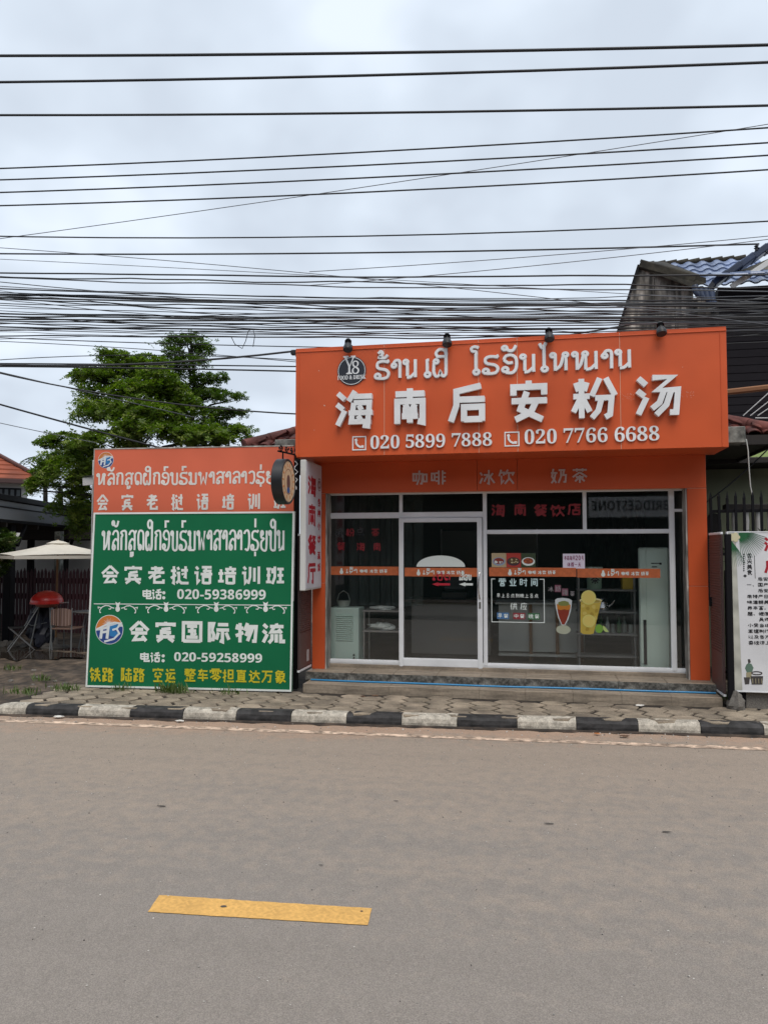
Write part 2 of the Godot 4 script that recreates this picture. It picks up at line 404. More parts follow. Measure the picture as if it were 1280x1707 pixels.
# The same for the Lao letters: body from 36 to 84, marks above and below; first the width, 0 for a mark set over the letter before it.
const LAO := {
	"ຮ": "42:~3840 2237 1140 0848 1256 3061 3770 3381 2284 1083/o 09 77 06/3040 3935", "າ": "26:o 06 50 05/~0544 1037 1837 2144 2160/2155 2184", "ນ": "38:o 07 42 05/1142 1180/~1184 2082 3072/3136 3184/1084 1484",
	"ເ": "18:0936 0974/o 10 78 06/0938 1438", "ຝ": "42:o 10 43 05/~0546 0470 0882 1384 1880 2072 2380 2884 3380 3470/3475 3412", "ໂ": "28:~2412 1508 0712 0920 1722 1732/1728 1774/o 18 78 06",
	"ອ": "40:~0648 1138 2436 3446 3472 2584 1083/o 09 75 06/~0648 1657 2756", "ໄ": "24:~0408 1020 1612 1806/1418 1474/o 15 78 06", "ຫ": "46:o 07 42 05/1240 1284/~1282 2470 3046/o 35 42 05/3648 3684",
	"ໜ": "64:o 07 42 05/1240 1284/~1282 2070 2646/o 30 42 05/3148 3184/~3184 4282 5272/5436 5484", "ລ": "40:~0646 1437 2736 3446 3484/~3462 2256 1163 0774/o 12 77 06", "ກ": "38:0884 0852/~0852 1346 0640 1536 2736 3246 3284",
	"ສ": "44:~0646 1437 2736 3446 3484/~3462 2256 1163 0774/o 12 77 06/3444 4334", "ດ": "38:~1884 0872 0648 1236 2536 3246 3284/o 15 77 06", "ບ": "38:o 07 42 05/~1144 1176 1784 2784 3276 3236",
	"ມ": "42:o 07 42 05/1142 1178/o 09 79 05/1384 3484/3484 3436", "ພ": "48:o 07 42 05/1142 1484 2456 3484 3936", "ວ": "34:~0644 1237 2436 3046 3070 2483 1784/1784 1180", "ຍ": "40:o 11 42 05/~0644 0853 2056 0864 0878 2085 3280 3436",
	"ປ": "38:o 07 42 05/~1144 1176 1784 2784 3276 3212", "ຈ": "36:~0648 1437 2636 3048 2864 1564 0858/o 12 64 05/~2666 1484 0684",
	"ີ": "0:~1229 0920 1611 2611 3319 3329/0930 3630/3308 3330", "ິ": "0:o 22 19 10", "ຶ": "0:o 22 19 10", "ື": "0:~1229 0920 1611 2611 3319 3329/0930 3630/2608 2616", "ັ": "0:o 08 16 05/~1320 2024 2822 3410", "້": "0:~1016 1610 2014 1822 1226 2628 3420",
	"່": "0:2206 2228", "ົ": "0:1628 1612 3412", "ູ": "0:1488 1499 2499/2488 2499", "ຸ": "0:2288 2299",
}
func glyph_strokes(src: String, into: Array, lo: Vector2, hi: Vector2) -> void:       # each stroke: [points, closed]
	for s in src.split("/"):
		if s.length() == 0: continue
		var ch := s[0]
		var w := s.split(" ", false)
		if HAN.has(ch):
			var a := Vector2(w[1].to_float(), w[2].to_float()) / 99.0
			var b := Vector2(w[3].to_float(), w[4].to_float()) / 99.0
			glyph_strokes(HAN[ch], into, lo + (hi - lo) * a, lo + (hi - lo) * b)
			continue
		var p := PackedVector2Array()
		if ch == "o":
			var mid := Vector2(w[1].to_float(), w[2].to_float())
			for i in 12:
				p.append(lo + (hi - lo) * (mid + Vector2.from_angle(TAU * i / 12.0) * w[3].to_float()) / 99.0)
			into.append([p, true])
			continue
		var curve := ch == "~"
		if curve: w = s.substr(1).split(" ", false)
		for q in w:
			p.append(lo + (hi - lo) * Vector2(q.substr(0, 2).to_float(), q.substr(2, 2).to_float()) / 99.0)
		if curve:
			var k := PackedVector2Array()
			for i in p.size() - 1:
				for j in 4:
					k.append(p[i].cubic_interpolate(p[i + 1], p[maxi(i - 1, 0)], p[mini(i + 2, p.size() - 1)], j / 4.0))
			k.append(p[p.size() - 1])
			p = k
		into.append([p, false])
# One Chinese character into a box of the frame f: lo is its top left corner, hi its bottom right one, in metres.
func han(g: G, ch: String, f: Transform3D, lo: Vector2, hi: Vector2, w: float, z0: float, z1: float, taper := 1.0) -> void:
	var strokes := []
	var inset := Vector2(w * 0.4, -w * 0.4)
	glyph_strokes(HAN[ch], strokes, lo + inset, hi - inset)
	var k := 0
	for s in strokes:
		g.stroke(s[0], w, f, z0, z1 + 0.0003 * k, s[1], w * taper)
		k += 1
func han_line(g: G, text: String, f: Transform3D, lo: Vector2, hi: Vector2, wide: float, w: float, z0: float, z1: float) -> void:      # the first character starts at lo.x, the last one ends at hi.x
	var m := text.length()
	for i in m:
		if text[i] == " ": continue
		var x := lo.x + (hi.x - lo.x - wide) * (float(i) / maxf(1.0, m - 1))
		han(g, text[i], f, Vector2(x, lo.y), Vector2(x + wide, hi.y), w, z0, z1)
func han_parts(text: String, f: Transform3D, lo: Vector2, hi: Vector2, wide: float, w: float, m: Material, parent: Node3D) -> void:
	for i in text.length():
		var x := lo.x + (hi.x - lo.x - wide) * (float(i) / maxf(1.0, text.length() - 1))
		var g := G.new()
		han(g, text[i], f, Vector2(x, lo.y), Vector2(x + wide, hi.y), w, 0.0, 0.002)
		part(g, "character", m, parent)
func lao_width(text: String) -> float:
	var x := 0.0
	for ch in text:
		var wide: float = 15.0 if ch == " " else LAO[ch].get_slice(":", 0).to_float()
		if wide > 0.0: x += wide + 3.0
	return x
# A line of Lao: lo.y is the top of the letters' bodies, hi.y the baseline.
func lao_line(g: G, text: String, f: Transform3D, lo: Vector2, hi: Vector2, w: float, z0: float, z1: float) -> void:
	var sx := (hi.x - lo.x) / lao_width(text)
	var sy := (hi.y - lo.y) / 48.0
	var x := 0.0
	var last := 40.0
	var k := 0
	for ch in text:
		if ch == " ":
			x += 18.0
			continue
		var wide := LAO[ch].get_slice(":", 0).to_float() as float
		var at := x
		if wide == 0.0:
			at = x - 3.0 - last + (last - 40.0) * 0.5
			x -= 0.0
		var strokes := []
		var o := Vector2(lo.x + at * sx, lo.y - 36.0 * sy)
		glyph_strokes(LAO[ch].get_slice(":", 1), strokes, o, o + Vector2(99.0 * sx, 99.0 * sy))
		for s in strokes:
			g.stroke(s[0], w, f, z0, z1 + 0.0003 * (k % 12), s[1])
			k += 1
		if wide > 0.0:
			x += wide + 3.0
			last = wide
		else:
			x += 3.0 - 3.0
var fonts := {}
func font(named: String, weight := 400) -> SystemFont:
	var key := named + str(weight)
	if not fonts.has(key):
		var f := SystemFont.new()
		f.font_names = PackedStringArray([named])
		f.font_weight = weight
		fonts[key] = f
	return fonts[key]
# Latin lettering and figures, stretched into a box of the frame.
func latin(g: G, text: String, fo: Font, f: Transform3D, lo: Vector2, hi: Vector2, depth: float, lift: float) -> void:
	var t := TextMesh.new()
	t.text = text
	t.font = fo
	t.font_size = 64
	t.pixel_size = 0.01
	t.depth = 0.1
	t.curve_step = 1.0
	var b := t.get_aabb()
	var s := Vector3((hi.x - lo.x) / b.size.x, (lo.y - hi.y) / b.size.y, depth / 0.1)
	var k := Transform3D(Basis.from_scale(s), Vector3(lo.x - b.position.x * s.x, hi.y - b.position.y * s.y, lift + depth / 2.0))
	g.add(t, f * k)
func box2(px0: float, py0: float, px1: float, py1: float, f: Transform3D) -> Array:      # photo rectangle -> [top left, bottom right] on a frame
	return [on_frame(px0, py0, f), on_frame(px1, py1, f)]

# ---------------------------------------------------------------- the scene
func _ready() -> void:
	rng.seed = 20240611
	make_view()
	make_materials()
	make_ground()
	make_shop()
	make_interior()
	make_main_sign()
	make_glass_prints()
	make_blade_and_gates()
	make_boards()
	make_right_side()
	make_opposite()
	make_left_side()
	make_trees()
	make_cables()
	make_small_things()

func make_view() -> void:
	var cam := Camera3D.new()
	cam.name = "camera"
	cam.fov = rad_to_deg(2.0 * atan(853.5 / FOCAL))
	cam.far = 600.0
	cam.near = 0.05
	cam.transform = Transform3D(look, EYE)
	add_child(cam)
	cam.current = true
	var sun := DirectionalLight3D.new()
	sun.name = "sun"
	sun.light_energy = 0.5
	sun.light_color = Color(1.0, 0.97, 0.93)
	sun.light_angular_distance = 40.0
	sun.shadow_enabled = true
	sun.rotation_degrees = Vector3(-62, 18, 0)
	add_child(sun)
	var env := Environment.new()
	env.background_mode = Environment.BG_SKY
	var sky := Sky.new()
	var pano := PanoramaSkyMaterial.new()
	pano.panorama = ImageTexture.create_from_image(sky_image())
	sky.sky_material = pano
	env.sky = sky
	env.ambient_light_source = Environment.AMBIENT_SOURCE_SKY
	env.tonemap_mode = Environment.TONE_MAPPER_LINEAR
	env.tonemap_exposure = 1.75
	env.sdfgi_enabled = true
	env.ssao_enabled = true
	env.ssil_enabled = true
	var world := WorldEnvironment.new()
	world.name = "world"
	world.environment = env
	add_child(world)

func sky_image() -> Image:
	var w := 1024
	var h := 512
	var a := FastNoiseLite.new()
	a.seed = 5; a.frequency = 1.7; a.fractal_octaves = 5
	var b := FastNoiseLite.new()
	b.seed = 9; b.frequency = 5.5; b.fractal_octaves = 4
	var im := Image.create_empty(w, h, false, Image.FORMAT_RGBF)
	for y in h:
		var el := PI * (0.5 - (y + 0.5) / h)
		for x in w:
			var az := TAU * x / w
			var d := Vector3(cos(az) * cos(el), sin(el) * 1.0, sin(az) * cos(el))
			# clouds on a level layer, so that they flatten towards the horizon
			var q := Vector3(d.x, 0.25, d.z) / maxf(absf(d.y) + 0.28, 0.1)
			var t := a.get_noise_3dv(q * 0.9) * 0.75 + b.get_noise_3dv(q * 0.8) * 0.5
			t = clampf(t * 1.25, -0.5, 0.5)
			var base := Color(0.424, 0.476, 0.543)
			var pale := Color(0.495, 0.548, 0.620)
			var grey := Color(0.358, 0.402, 0.464)
			var c := base.lerp(pale, t * 2.0) if t > 0.0 else base.lerp(grey, -t * 1.5)
			im.set_pixel(x, y, c)
	return im

func make_materials() -> void:
	var sp := noise_tex("speck", 86.0, 3, 0.72, 1.0, 1)
	var fine := noise_tex("fine", 35.0, 4, 0.86, 1.0, 2)
	var patch := noise_tex("patch", 4.0, 4, 0.62, 1.0, 3)
	var soft := noise_tex("soft", 3.0, 4, 0.88, 1.0, 4)
	var grime := noise_tex("grime", 11.0, 4, 0.40, 1.0, 5)
	mat("orange_panel", Color(0.66, 0.108, 0.030), 0.42, {"spec": 0.42, "tex": soft, "scale": Vector3(0.31, 0.31, 0.31)})
	mat("sealant", Color(0.70, 0.42, 0.30), 0.7)
	mat("white_letter", Color(0.84, 0.85, 0.86), 0.35, {"tex": soft, "scale": Vector3(0.8, 0.8, 0.8)})
	mat("shaded_white_letter", Color(0.56, 0.47, 0.46), 0.45)  # whitish letters, with the shade under the sign put into the colour
	mat("black_plastic", Color(0.012, 0.012, 0.014), 0.4)
	mat("navy_disc", Color(0.018, 0.020, 0.030), 0.35)
	mat("aluminium", Color(0.80, 0.82, 0.85), 0.38, {"tex": soft, "scale": Vector3(0.7, 0.7, 0.7)})
	mat("trim_cream", Color(0.58, 0.55, 0.50), 0.6, {"tex": grime, "scale": Vector3(0.8, 0.3, 0.8)})
	glass("window_glass", Color(0.004, 0.016, 0.012), 0.10)
	mat("tile_tan", Color(0.39, 0.32, 0.245), 0.55, {"tex": noise_tex("streak", 7.0, 4, 0.7, 1.0, 8), "scale": Vector3(0.5, 4.0, 3.0), "tex2": fine, "scale2": Vector3(1, 1, 1)})
	mat("granite", Color(0.33, 0.32, 0.29), 0.45, {"tex": noise_tex("marble", 13.0, 4, 0.35, 1.0, 12), "scale": Vector3(1.6, 1.6, 1.6), "tex2": sp, "scale2": Vector3(1.5, 1.5, 1.5)})
	mat("hose_blue", Color(0.02, 0.20, 0.42), 0.35)
	mat("concrete", Color(0.28, 0.26, 0.235), 0.9, {"tex": patch, "scale": Vector3(0.5, 0.5, 0.5), "tex2": sp, "scale2": Vector3(1.2, 1.2, 1.2), "bump": T.grime, "relief": 0.4})
	mat("paver_a", Color(0.46, 0.38, 0.285), 0.9, {"tex": patch, "scale": Vector3(0.9, 0.9, 0.9), "tex2": sp, "scale2": Vector3(1.6, 1.6, 1.6)})
	mat("paver_b", Color(0.40, 0.33, 0.25), 0.9, {"tex": patch, "scale": Vector3(0.8, 0.8, 0.8), "tex2": sp, "scale2": Vector3(1.4, 1.4, 1.4)})
	mat("paver_c", Color(0.50, 0.41, 0.31), 0.9, {"tex": patch, "scale": Vector3(1.1, 1.1, 1.1), "tex2": sp, "scale2": Vector3(1.8, 1.8, 1.8)})
	mat("joint_dirt", Color(0.055, 0.040, 0.030), 0.95, {"tex": grime, "scale": Vector3(1, 1, 1)})
	mat("gutter_dirt", Color(0.115, 0.08, 0.058), 0.92, {"tex": grime, "scale": Vector3(0.9, 0.9, 0.9), "tex2": sp, "scale2": Vector3(2, 2, 2)})
	mat("kerb_white", Color(0.72, 0.66, 0.56), 0.85, {"tex": noise_tex("worn", 23.0, 4, 0.66, 1.06, 21), "scale": Vector3(0.9, 0.9, 0.9), "tex2": sp, "scale2": Vector3(1.5, 1.5, 1.5)})
	mat("kerb_black", Color(0.050, 0.048, 0.050), 0.75, {"tex": noise_tex("worn2", 19.0, 4, 0.3, 1.0, 22), "scale": Vector3(0.8, 0.8, 0.8)})
	mat("board_green", Color(0.010, 0.155, 0.066), 0.6, {"spec": 0.25, "tex": soft, "scale": Vector3(0.3, 0.3, 0.3)})
	mat("board_red", Color(0.74, 0.165, 0.090), 0.6, {"spec": 0.3, "tex": soft, "scale": Vector3(0.27, 0.27, 0.27)})
	mat("print_white", Color(0.80, 0.84, 0.82), 0.5, {"tex": soft, "scale": Vector3(0.6, 0.6, 0.6)})
	mat("print_pale", Color(0.80, 0.77, 0.72), 0.5, {"tex": soft, "scale": Vector3(0.6, 0.6, 0.6)})
	mat("print_yellow", Color(0.62, 0.52, 0.02), 0.5, {"tex": fine, "scale": Vector3(1, 1, 1)})
	mat("brown_gate", Color(0.060, 0.034, 0.034), 0.45)
	mat("brown_gate_flat", Color(0.085, 0.055, 0.052), 0.5)
	mat("black_iron", Color(0.008, 0.008, 0.010), 0.6, {"spec": 0.25})
	mat("banner_white", Color(0.72, 0.73, 0.76), 0.5, {"tex": soft, "scale": Vector3(0.5, 0.5, 0.5)})
	mat("banner_margin", Color(0.52, 0.52, 0.46), 0.55, {"tex": noise_tex("crackle", 7.0, 2, 0.75, 1.05, 31), "scale": Vector3(1.4, 1.4, 1.4)})
	mat("print_black", Color(0.018, 0.018, 0.022), 0.5)
	mat("print_red", Color(0.36, 0.012, 0.025), 0.5)
	mat("lightbox", Color(0.66, 0.65, 0.70), 0.45, {"tex": soft, "scale": Vector3(0.5, 0.5, 0.5)})
	mat("lightbox_edge", Color(0.60, 0.60, 0.58), 0.5, {"tex": soft, "scale": Vector3(0.4, 0.4, 0.4)})
	mat("cable_black", Color(0.014, 0.015, 0.018), 0.6)
	mat("cable_grey", Color(0.085, 0.092, 0.105), 0.6)
	mat("roof_red", Color(0.26, 0.075, 0.058), 0.75, {"tex": grime, "scale": Vector3(0.6, 0.6, 0.6)})
	mat("roof_orange", Color(0.40, 0.095, 0.040), 0.8, {"tex": patch, "scale": Vector3(0.3, 0.3, 0.3)})
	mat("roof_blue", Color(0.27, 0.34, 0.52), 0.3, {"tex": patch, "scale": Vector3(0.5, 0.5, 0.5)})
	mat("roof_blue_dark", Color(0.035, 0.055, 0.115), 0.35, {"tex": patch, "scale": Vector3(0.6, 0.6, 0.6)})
	mat("old_concrete", Color(0.70, 0.63, 0.55), 0.95, {"tex": noise_tex("drip", 11.0, 4, 0.22, 1.15, 41), "scale": Vector3(0.75, 0.16, 0.75), "tex2": grime, "scale2": Vector3(0.4, 0.25, 0.4)})
	mat("moss_concrete", Color(0.055, 0.048, 0.034), 0.95, {"tex": grime, "scale": Vector3(0.8, 0.8, 0.8)})
	mat("dark_cladding", Color(0.013, 0.011, 0.014), 0.7, {"spec": 0.25, "tex": fine, "scale": Vector3(0.4, 2.0, 0.4)})
	mat("cream_wall", Color(0.40, 0.36, 0.28), 0.85, {"tex": patch, "scale": Vector3(0.25, 0.25, 0.25)})
	mat("green_wall", Color(0.36, 0.38, 0.25), 0.85, {"tex": patch, "scale": Vector3(0.2, 0.2, 0.2)})
	mat("white_wall", Color(0.62, 0.61, 0.59), 0.85, {"tex": soft, "scale": Vector3(0.15, 0.15, 0.15)})
	mat("timber_dark", Color(0.018, 0.013, 0.011), 0.7, {"tex": fine, "scale": Vector3(1, 1, 1)})
	mat("grey_beam", Color(0.36, 0.38, 0.35), 0.85, {"tex": grime, "scale": Vector3(0.8, 0.8, 0.8)})
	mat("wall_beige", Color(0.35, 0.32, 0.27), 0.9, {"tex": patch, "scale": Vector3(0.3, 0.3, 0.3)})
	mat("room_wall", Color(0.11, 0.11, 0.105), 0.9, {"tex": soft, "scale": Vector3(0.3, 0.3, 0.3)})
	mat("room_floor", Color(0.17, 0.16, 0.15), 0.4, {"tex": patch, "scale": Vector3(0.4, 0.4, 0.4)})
	mat("steel", Color(0.40, 0.40, 0.40), 0.35, {"metal": 0.8})
	mat("chrome", Color(0.6, 0.6, 0.6), 0.2, {"metal": 1.0})
	mat("galvanised", Color(0.22, 0.23, 0.23), 0.5, {"metal": 0.4})
	mat("glass_tinted_enamel", Color(0.58, 0.72, 0.64), 0.35)  # the window glass's green tint is put into this colour
	mat("grey_panel", Color(0.36, 0.37, 0.36), 0.6)
	mat("wood_leg", Color(0.20, 0.11, 0.05), 0.6)
	mat("band_orange", Color(0.56, 0.14, 0.045), 0.5, {"tex": fine, "scale": Vector3(1, 1, 1)})
	mat("vinyl_white", Color(0.66, 0.72, 0.70), 0.5)
	mat("notice_paper", Color(0.68, 0.62, 0.74), 0.6)
	mat("notice_ink", Color(0.20, 0.015, 0.09), 0.6)
	mat("vinyl_red", Color(0.42, 0.012, 0.03), 0.5)
	mat("tag_blue", Color(0.06, 0.16, 0.34), 0.5)
	mat("tag_red", Color(0.24, 0.03, 0.04), 0.5)
	mat("tag_green", Color(0.04, 0.14, 0.06), 0.5)

func make_ground() -> void:
	# land: one sheet to the horizon, below everything else
	var g := G.new()
	g.quad(Vector3(-300, -0.06, 300), Vector3(300, -0.06, 300), Vector3(300, -0.06, -300), Vector3(-300, -0.06, -300))
	setting(part(g, "ground", mat("earth", Color(0.17, 0.13, 0.095), 0.95, {"tex": T.patch, "scale": Vector3(0.1, 0.1, 0.1), "tex2": T.grime, "scale2": Vector3(0.5, 0.5, 0.5)})))
	g = G.new()
	g.quad(Vector3(-80, 0.06, 0.3), Vector3(80, 0.06, 0.3), Vector3(80, 0.06, -90), Vector3(-80, 0.06, -90))
	setting(part(g, "terrain", M.earth))
	# road
	g = G.new()
	var f := street_frame(Vector3(0, 0, kerb_z(0.0)))
	for k in range(-3, 4):
		var a := f * Vector3(k * 24.0 - 14.0, 0, 9.4); var b := f * Vector3(k * 24.0 + 10.0, 0, 9.4)
		var c := f * Vector3(k * 24.0 + 10.0, 0, -0.12); var d := f * Vector3(k * 24.0 - 14.0, 0, -0.12)
		g.uvquad(a, b, c, d, Vector2(0, 1), Vector2(1, 1), Vector2(1, 0), Vector2(0, 0))
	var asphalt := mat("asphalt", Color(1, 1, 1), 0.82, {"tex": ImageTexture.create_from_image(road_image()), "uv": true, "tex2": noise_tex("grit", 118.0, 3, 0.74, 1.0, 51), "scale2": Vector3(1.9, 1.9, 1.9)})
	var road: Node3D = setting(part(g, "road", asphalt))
	# worn white edge line and the yellow dash of the centre line: thin paint, broken at its rim
	var line := G.new()
	var n := FastNoiseLite.new()
	n.seed = 77; n.frequency = 0.9; n.fractal_octaves = 4
	var x := -9.0
	while x < 5.0:
		var zc := 2.26 - 0.037 * x
		var w0 := 0.062 + 0.008 * n.get_noise_1d(x * 7.0)
		var w1 := 0.062 + 0.008 * n.get_noise_1d((x + 0.05) * 7.0)
		var o0 := 0.006 * n.get_noise_1d(x * 5.0 + 300.0); var o1 := 0.006 * n.get_noise_1d((x + 0.05) * 5.0 + 300.0)
		if n.get_noise_1d(x * 9.0 + 90.0) > -0.62:
			line.quad(Vector3(x, 0.004, zc + o0 + w0), Vector3(x + 0.05, 0.004, zc - 0.00185 + o1 + w1), Vector3(x + 0.05, 0.004, zc - 0.00185 + o1 - w1), Vector3(x, 0.004, zc + o0 - w0))
		x += 0.05
	part(line, "edge_line", mat("paint_white_worn", Color(0.72, 0.54, 0.41), 0.85, {"tex": noise_tex("worn3", 19.0, 4, 0.5, 1.1, 23), "scale": Vector3(0.9, 0.9, 0.9)}), road)
	var dash := G.new()
	var q := [at_y(266, 1492, 0.004), at_y(620, 1514, 0.004), at_y(613, 1542, 0.004), at_y(247, 1520, 0.004)]
	var rim := PackedVector2Array()
	for i in 4:
		var a: Vector3 = q[i]; var b: Vector3 = q[(i + 1) % 4]
		var m := 40 if i % 2 == 0 else 6
		for j in m:
			var p := a.lerp(b, float(j) / m)
			rim.append(Vector2(p.x + 0.004 * n.get_noise_2d(j * 9.0, i * 50.0), -p.z + 0.006 * n.get_noise_2d(j * 14.0, i * 80.0 + 9.0)))
	var up := Transform3D(Basis(Vector3.RIGHT, Vector3(0, 0, -1), Vector3.UP), Vector3.ZERO)
	dash.prism(rim, up, 0.0, 0.004, false, false)
	part(dash, "centre_dash", mat("paint_yellow", Color(0.80, 0.46, 0.13), 0.75, {"tex": T.fine, "scale": Vector3(1.9, 1.9, 1.9), "tex2": T.soft, "scale2": Vector3(0.9, 0.9, 0.9)}), road)
	var chip := G.new()
	for s in [[373.0, 1511.0, 0.020, 0.012], [603.0, 1519.0, 0.009, 0.007]]:
		var p := at_y(s[0], s[1], 0.005)
		var poly := PackedVector2Array()
		for i in 9:
			poly.append(Vector2(p.x, -p.z) + Vector2.from_angle(TAU * i / 9.0 + 0.3) * Vector2(s[2], s[3]) * (0.8 + 0.4 * rng.randf()))
		chip.prism(poly, up, 0.0, 0.0065, false, false)
	part(chip, "worn_chip", mat("chip_dark", Color(0.07, 0.062, 0.055), 0.9), road)
	# gutter: damp earth along the kerb
	g = G.new()
	x = -10.0
	while x < 6.0:
		var w0 := 0.10 + 0.07 * n.get_noise_1d(x * 3.0) + 0.03 * n.get_noise_1d(x * 15.0)
		var w1 := 0.10 + 0.07 * n.get_noise_1d((x + 0.08) * 3.0) + 0.03 * n.get_noise_1d((x + 0.08) * 15.0)
		g.quad(Vector3(x, 0.005, kerb_z(x) + w0), Vector3(x + 0.08, 0.005, kerb_z(x + 0.08) + w1), Vector3(x + 0.08, 0.018, kerb_z(x + 0.08) - 0.02), Vector3(x, 0.018, kerb_z(x) - 0.02))
		x += 0.08
	part(g, "gutter_soil", M.gutter_dirt, road)
	# kerb: blocks of one street-long kerb, painted white and black in turn
	var kerb := Node3D.new()
	kerb.name = "kerb"
	add_child(kerb)
	setting(kerb)
	var edges := [-8.6, -7.35, -6.62]
	for px in [57, 143, 228, 315, 402, 492, 583, 673, 764, 862, 959, 1060, 1162, 1265]:
		edges.append(at_y(px, 1190.0 + 0.026 * (px - 640.0), 0.10).x)
	edges.sort()
	var clean := [edges[0]]
	for e in edges:
		if e - clean[-1] > 0.3: clean.append(e)
	for k in 4: clean.append(clean[-1] + 0.62)
	var first_white := 0
	var target := at_y(57, 1175, 0.10).x
	for k in clean.size():
		if absf(clean[k] - target) < 0.05: first_white = k - 1
	for k in clean.size() - 1:
		g = G.new()
		var x0: float = clean[k] + 0.004; var x1: float = clean[k + 1] - 0.004
		var steps := 8
		var prof := [Vector2(0.02, -0.05), Vector2(0.022, 0.04), Vector2(0.012, 0.085), Vector2(-0.012, 0.112), Vector2(-0.045, 0.124), Vector2(-0.15, 0.127), Vector2(-0.16, -0.05)]
		var rows := []
		for i in steps + 1:
			var xx := lerpf(x0, x1, float(i) / steps)
			var ramp := clampf((xx + 7.2) / 0.7, 0.25, 1.0)     # the kerb drops towards the yard's driveway
			var row := []
			for j in prof.size():
				var p: Vector2 = prof[j]
				var wob := 0.006 * n.get_noise_3d(xx * 9.0, j * 11.0, k * 7.0)
				row.append(Vector3(xx, (p.y * ramp if p.y > 0.0 else p.y) + wob, kerb_z(xx) + p.x + wob))
			rows.append(row)
		for i in steps:
			for j in prof.size() - 1:
				g.quad(rows[i][j], rows[i + 1][j], rows[i + 1][j + 1], rows[i][j + 1])
		for i in [0, steps]:
			var fan := PackedVector3Array(rows[i])
			g.face(fan, Vector3((x0 + x1) / 2.0, 0.03, kerb_z(x0) - 0.05))
		part(g, "kerb_block", M.kerb_white if (k - first_white) % 2 == 0 else M.kerb_black, kerb)
	# pavement: hexagonal pavers laid on a bed
	var walk := Node3D.new()
	walk.name = "pavement"
	add_child(walk)
	setting(walk)
	g = G.new()
	g.quad(Vector3(-6.75, 0.105, kerb_z(-6.75) - 0.14), Vector3(6, 0.105, kerb_z(6.0) - 0.14), Vector3(6, 0.105, -0.6), Vector3(-6.3, 0.105, -0.6))
	part(g, "paving_bed", M.joint_dirt, walk)
	var shapes := []
	for k in 6:
		var poly := PackedVector2Array()
		for i in 6:
			var a := TAU * i / 6.0
			poly.append(Vector2(cos(a) * 0.170, sin(a) * 0.139) + Vector2(rng.randf_range(-0.014, 0.014), rng.randf_range(-0.012, 0.012)))
		var h := G.new()
		var top := PackedVector2Array()
		for p in poly: top.append(p * 0.95)
		for i in 6:
			var j := (i + 1) % 6
			h.quad(Vector3(poly[i].x, -0.02, -poly[i].y), Vector3(poly[j].x, -0.02, -poly[j].y), Vector3(poly[j].x, 0.014, -poly[j].y), Vector3(poly[i].x, 0.014, -poly[i].y))
			h.quad(Vector3(poly[i].x, 0.014, -poly[i].y), Vector3(poly[j].x, 0.014, -poly[j].y), Vector3(top[j].x, 0.020, -top[j].y), Vector3(top[i].x, 0.020, -top[i].y))
		h.prism(top, up, 0.0, 0.020, false, false)
		shapes.append(h.mesh())
	var kinds := [M.paver_a, M.paver_b, M.paver_c]
	var rows := 7
	for r in rows:
		for k in range(-26, 18):
			var xx := k * 0.288 + 0.0
			var zz := -0.27 - r * 0.272 + (0.136 if k % 2 != 0 else 0.0)
			var p := street_frame(Vector3(0, 0.105, kerb_z(0.0))) * Vector3(xx, 0, zz)
			if p.x < -6.55 - 0.12 * sin(p.z * 9.0) or p.x > 4.2: continue
			if p.z < 0.72 and p.x > -3.25 and p.x < 2.3: continue
			if p.z < 0.55: continue
			var tilt := Basis.from_euler(Vector3(rng.randf_range(-0.010, 0.010), ROAD_TURN + rng.randf_range(-0.05, 0.05) + (PI if rng.randf() < 0.5 else 0.0), rng.randf_range(-0.018, 0.018)))
			piece(shapes[rng.randi() % 6], "paver", kinds[rng.randi() % 3], walk, Transform3D(tilt, p + Vector3(0, rng.randf_range(-0.004, 0.003), 0)))
	# yard on the left: rough earth and broken concrete, with standing rainwater
	g = G.new()
	var nz := FastNoiseLite.new()
	nz.seed = 31; nz.frequency = 0.55; nz.fractal_octaves = 4
	var hgt := func(xx: float, zz: float) -> float:
		var edge := clampf((kerb_z(xx) - 0.1 - zz) / 1.2, 0.0, 1.0)
		return lerpf(0.02, 0.125, edge) + 0.045 * nz.get_noise_2d(xx * 0.5, zz * 1.6) * edge + 0.016 * nz.get_noise_2d(xx * 5.0, zz * 5.0) * edge
	var st := 0.16
	var gx := -15.0
	while gx < -5.6:
		var gz := -6.0
		while gz < 2.3:
			var a := Vector3(gx, 0, gz + st); var b := Vector3(gx + st, 0, gz + st); var c := Vector3(gx + st, 0, gz); var d := Vector3(gx, 0, gz)
			if gz + st < kerb_z(gx) - 0.10 and not (gx > -6.4 and gz > 0.2):
				a.y = hgt.call(a.x, a.z); b.y = hgt.call(b.x, b.z); c.y = hgt.call(c.x, c.z); d.y = hgt.call(d.x, d.z)
				g.quad(a, b, c, d)
			gz += st
		gx += st
	setting(part(g, "yard", mat("yard_earth", Color(0.235, 0.170, 0.118), 0.8, {"tex": T.patch, "scale": Vector3(0.45, 0.45, 0.45), "tex2": T.grime, "scale2": Vector3(0.8, 0.8, 0.8), "bump": T.grime, "relief": 3.0})))
	g = G.new()
	var pool := PackedVector2Array()
	for i in 40:
		var a := TAU * i / 40.0
		pool.append(Vector2(-9.6, 2.1) + Vector2(cos(a) * 1.9, sin(a) * 1.15) * (0.8 + 0.35 * nz.get_noise_1d(i * 3.0)))
	g.prism(pool, up, 0.0, 0.138, false, false)
	setting(part(g, "rain_water", mat("puddle", Color(0.035, 0.028, 0.022), 0.06)))

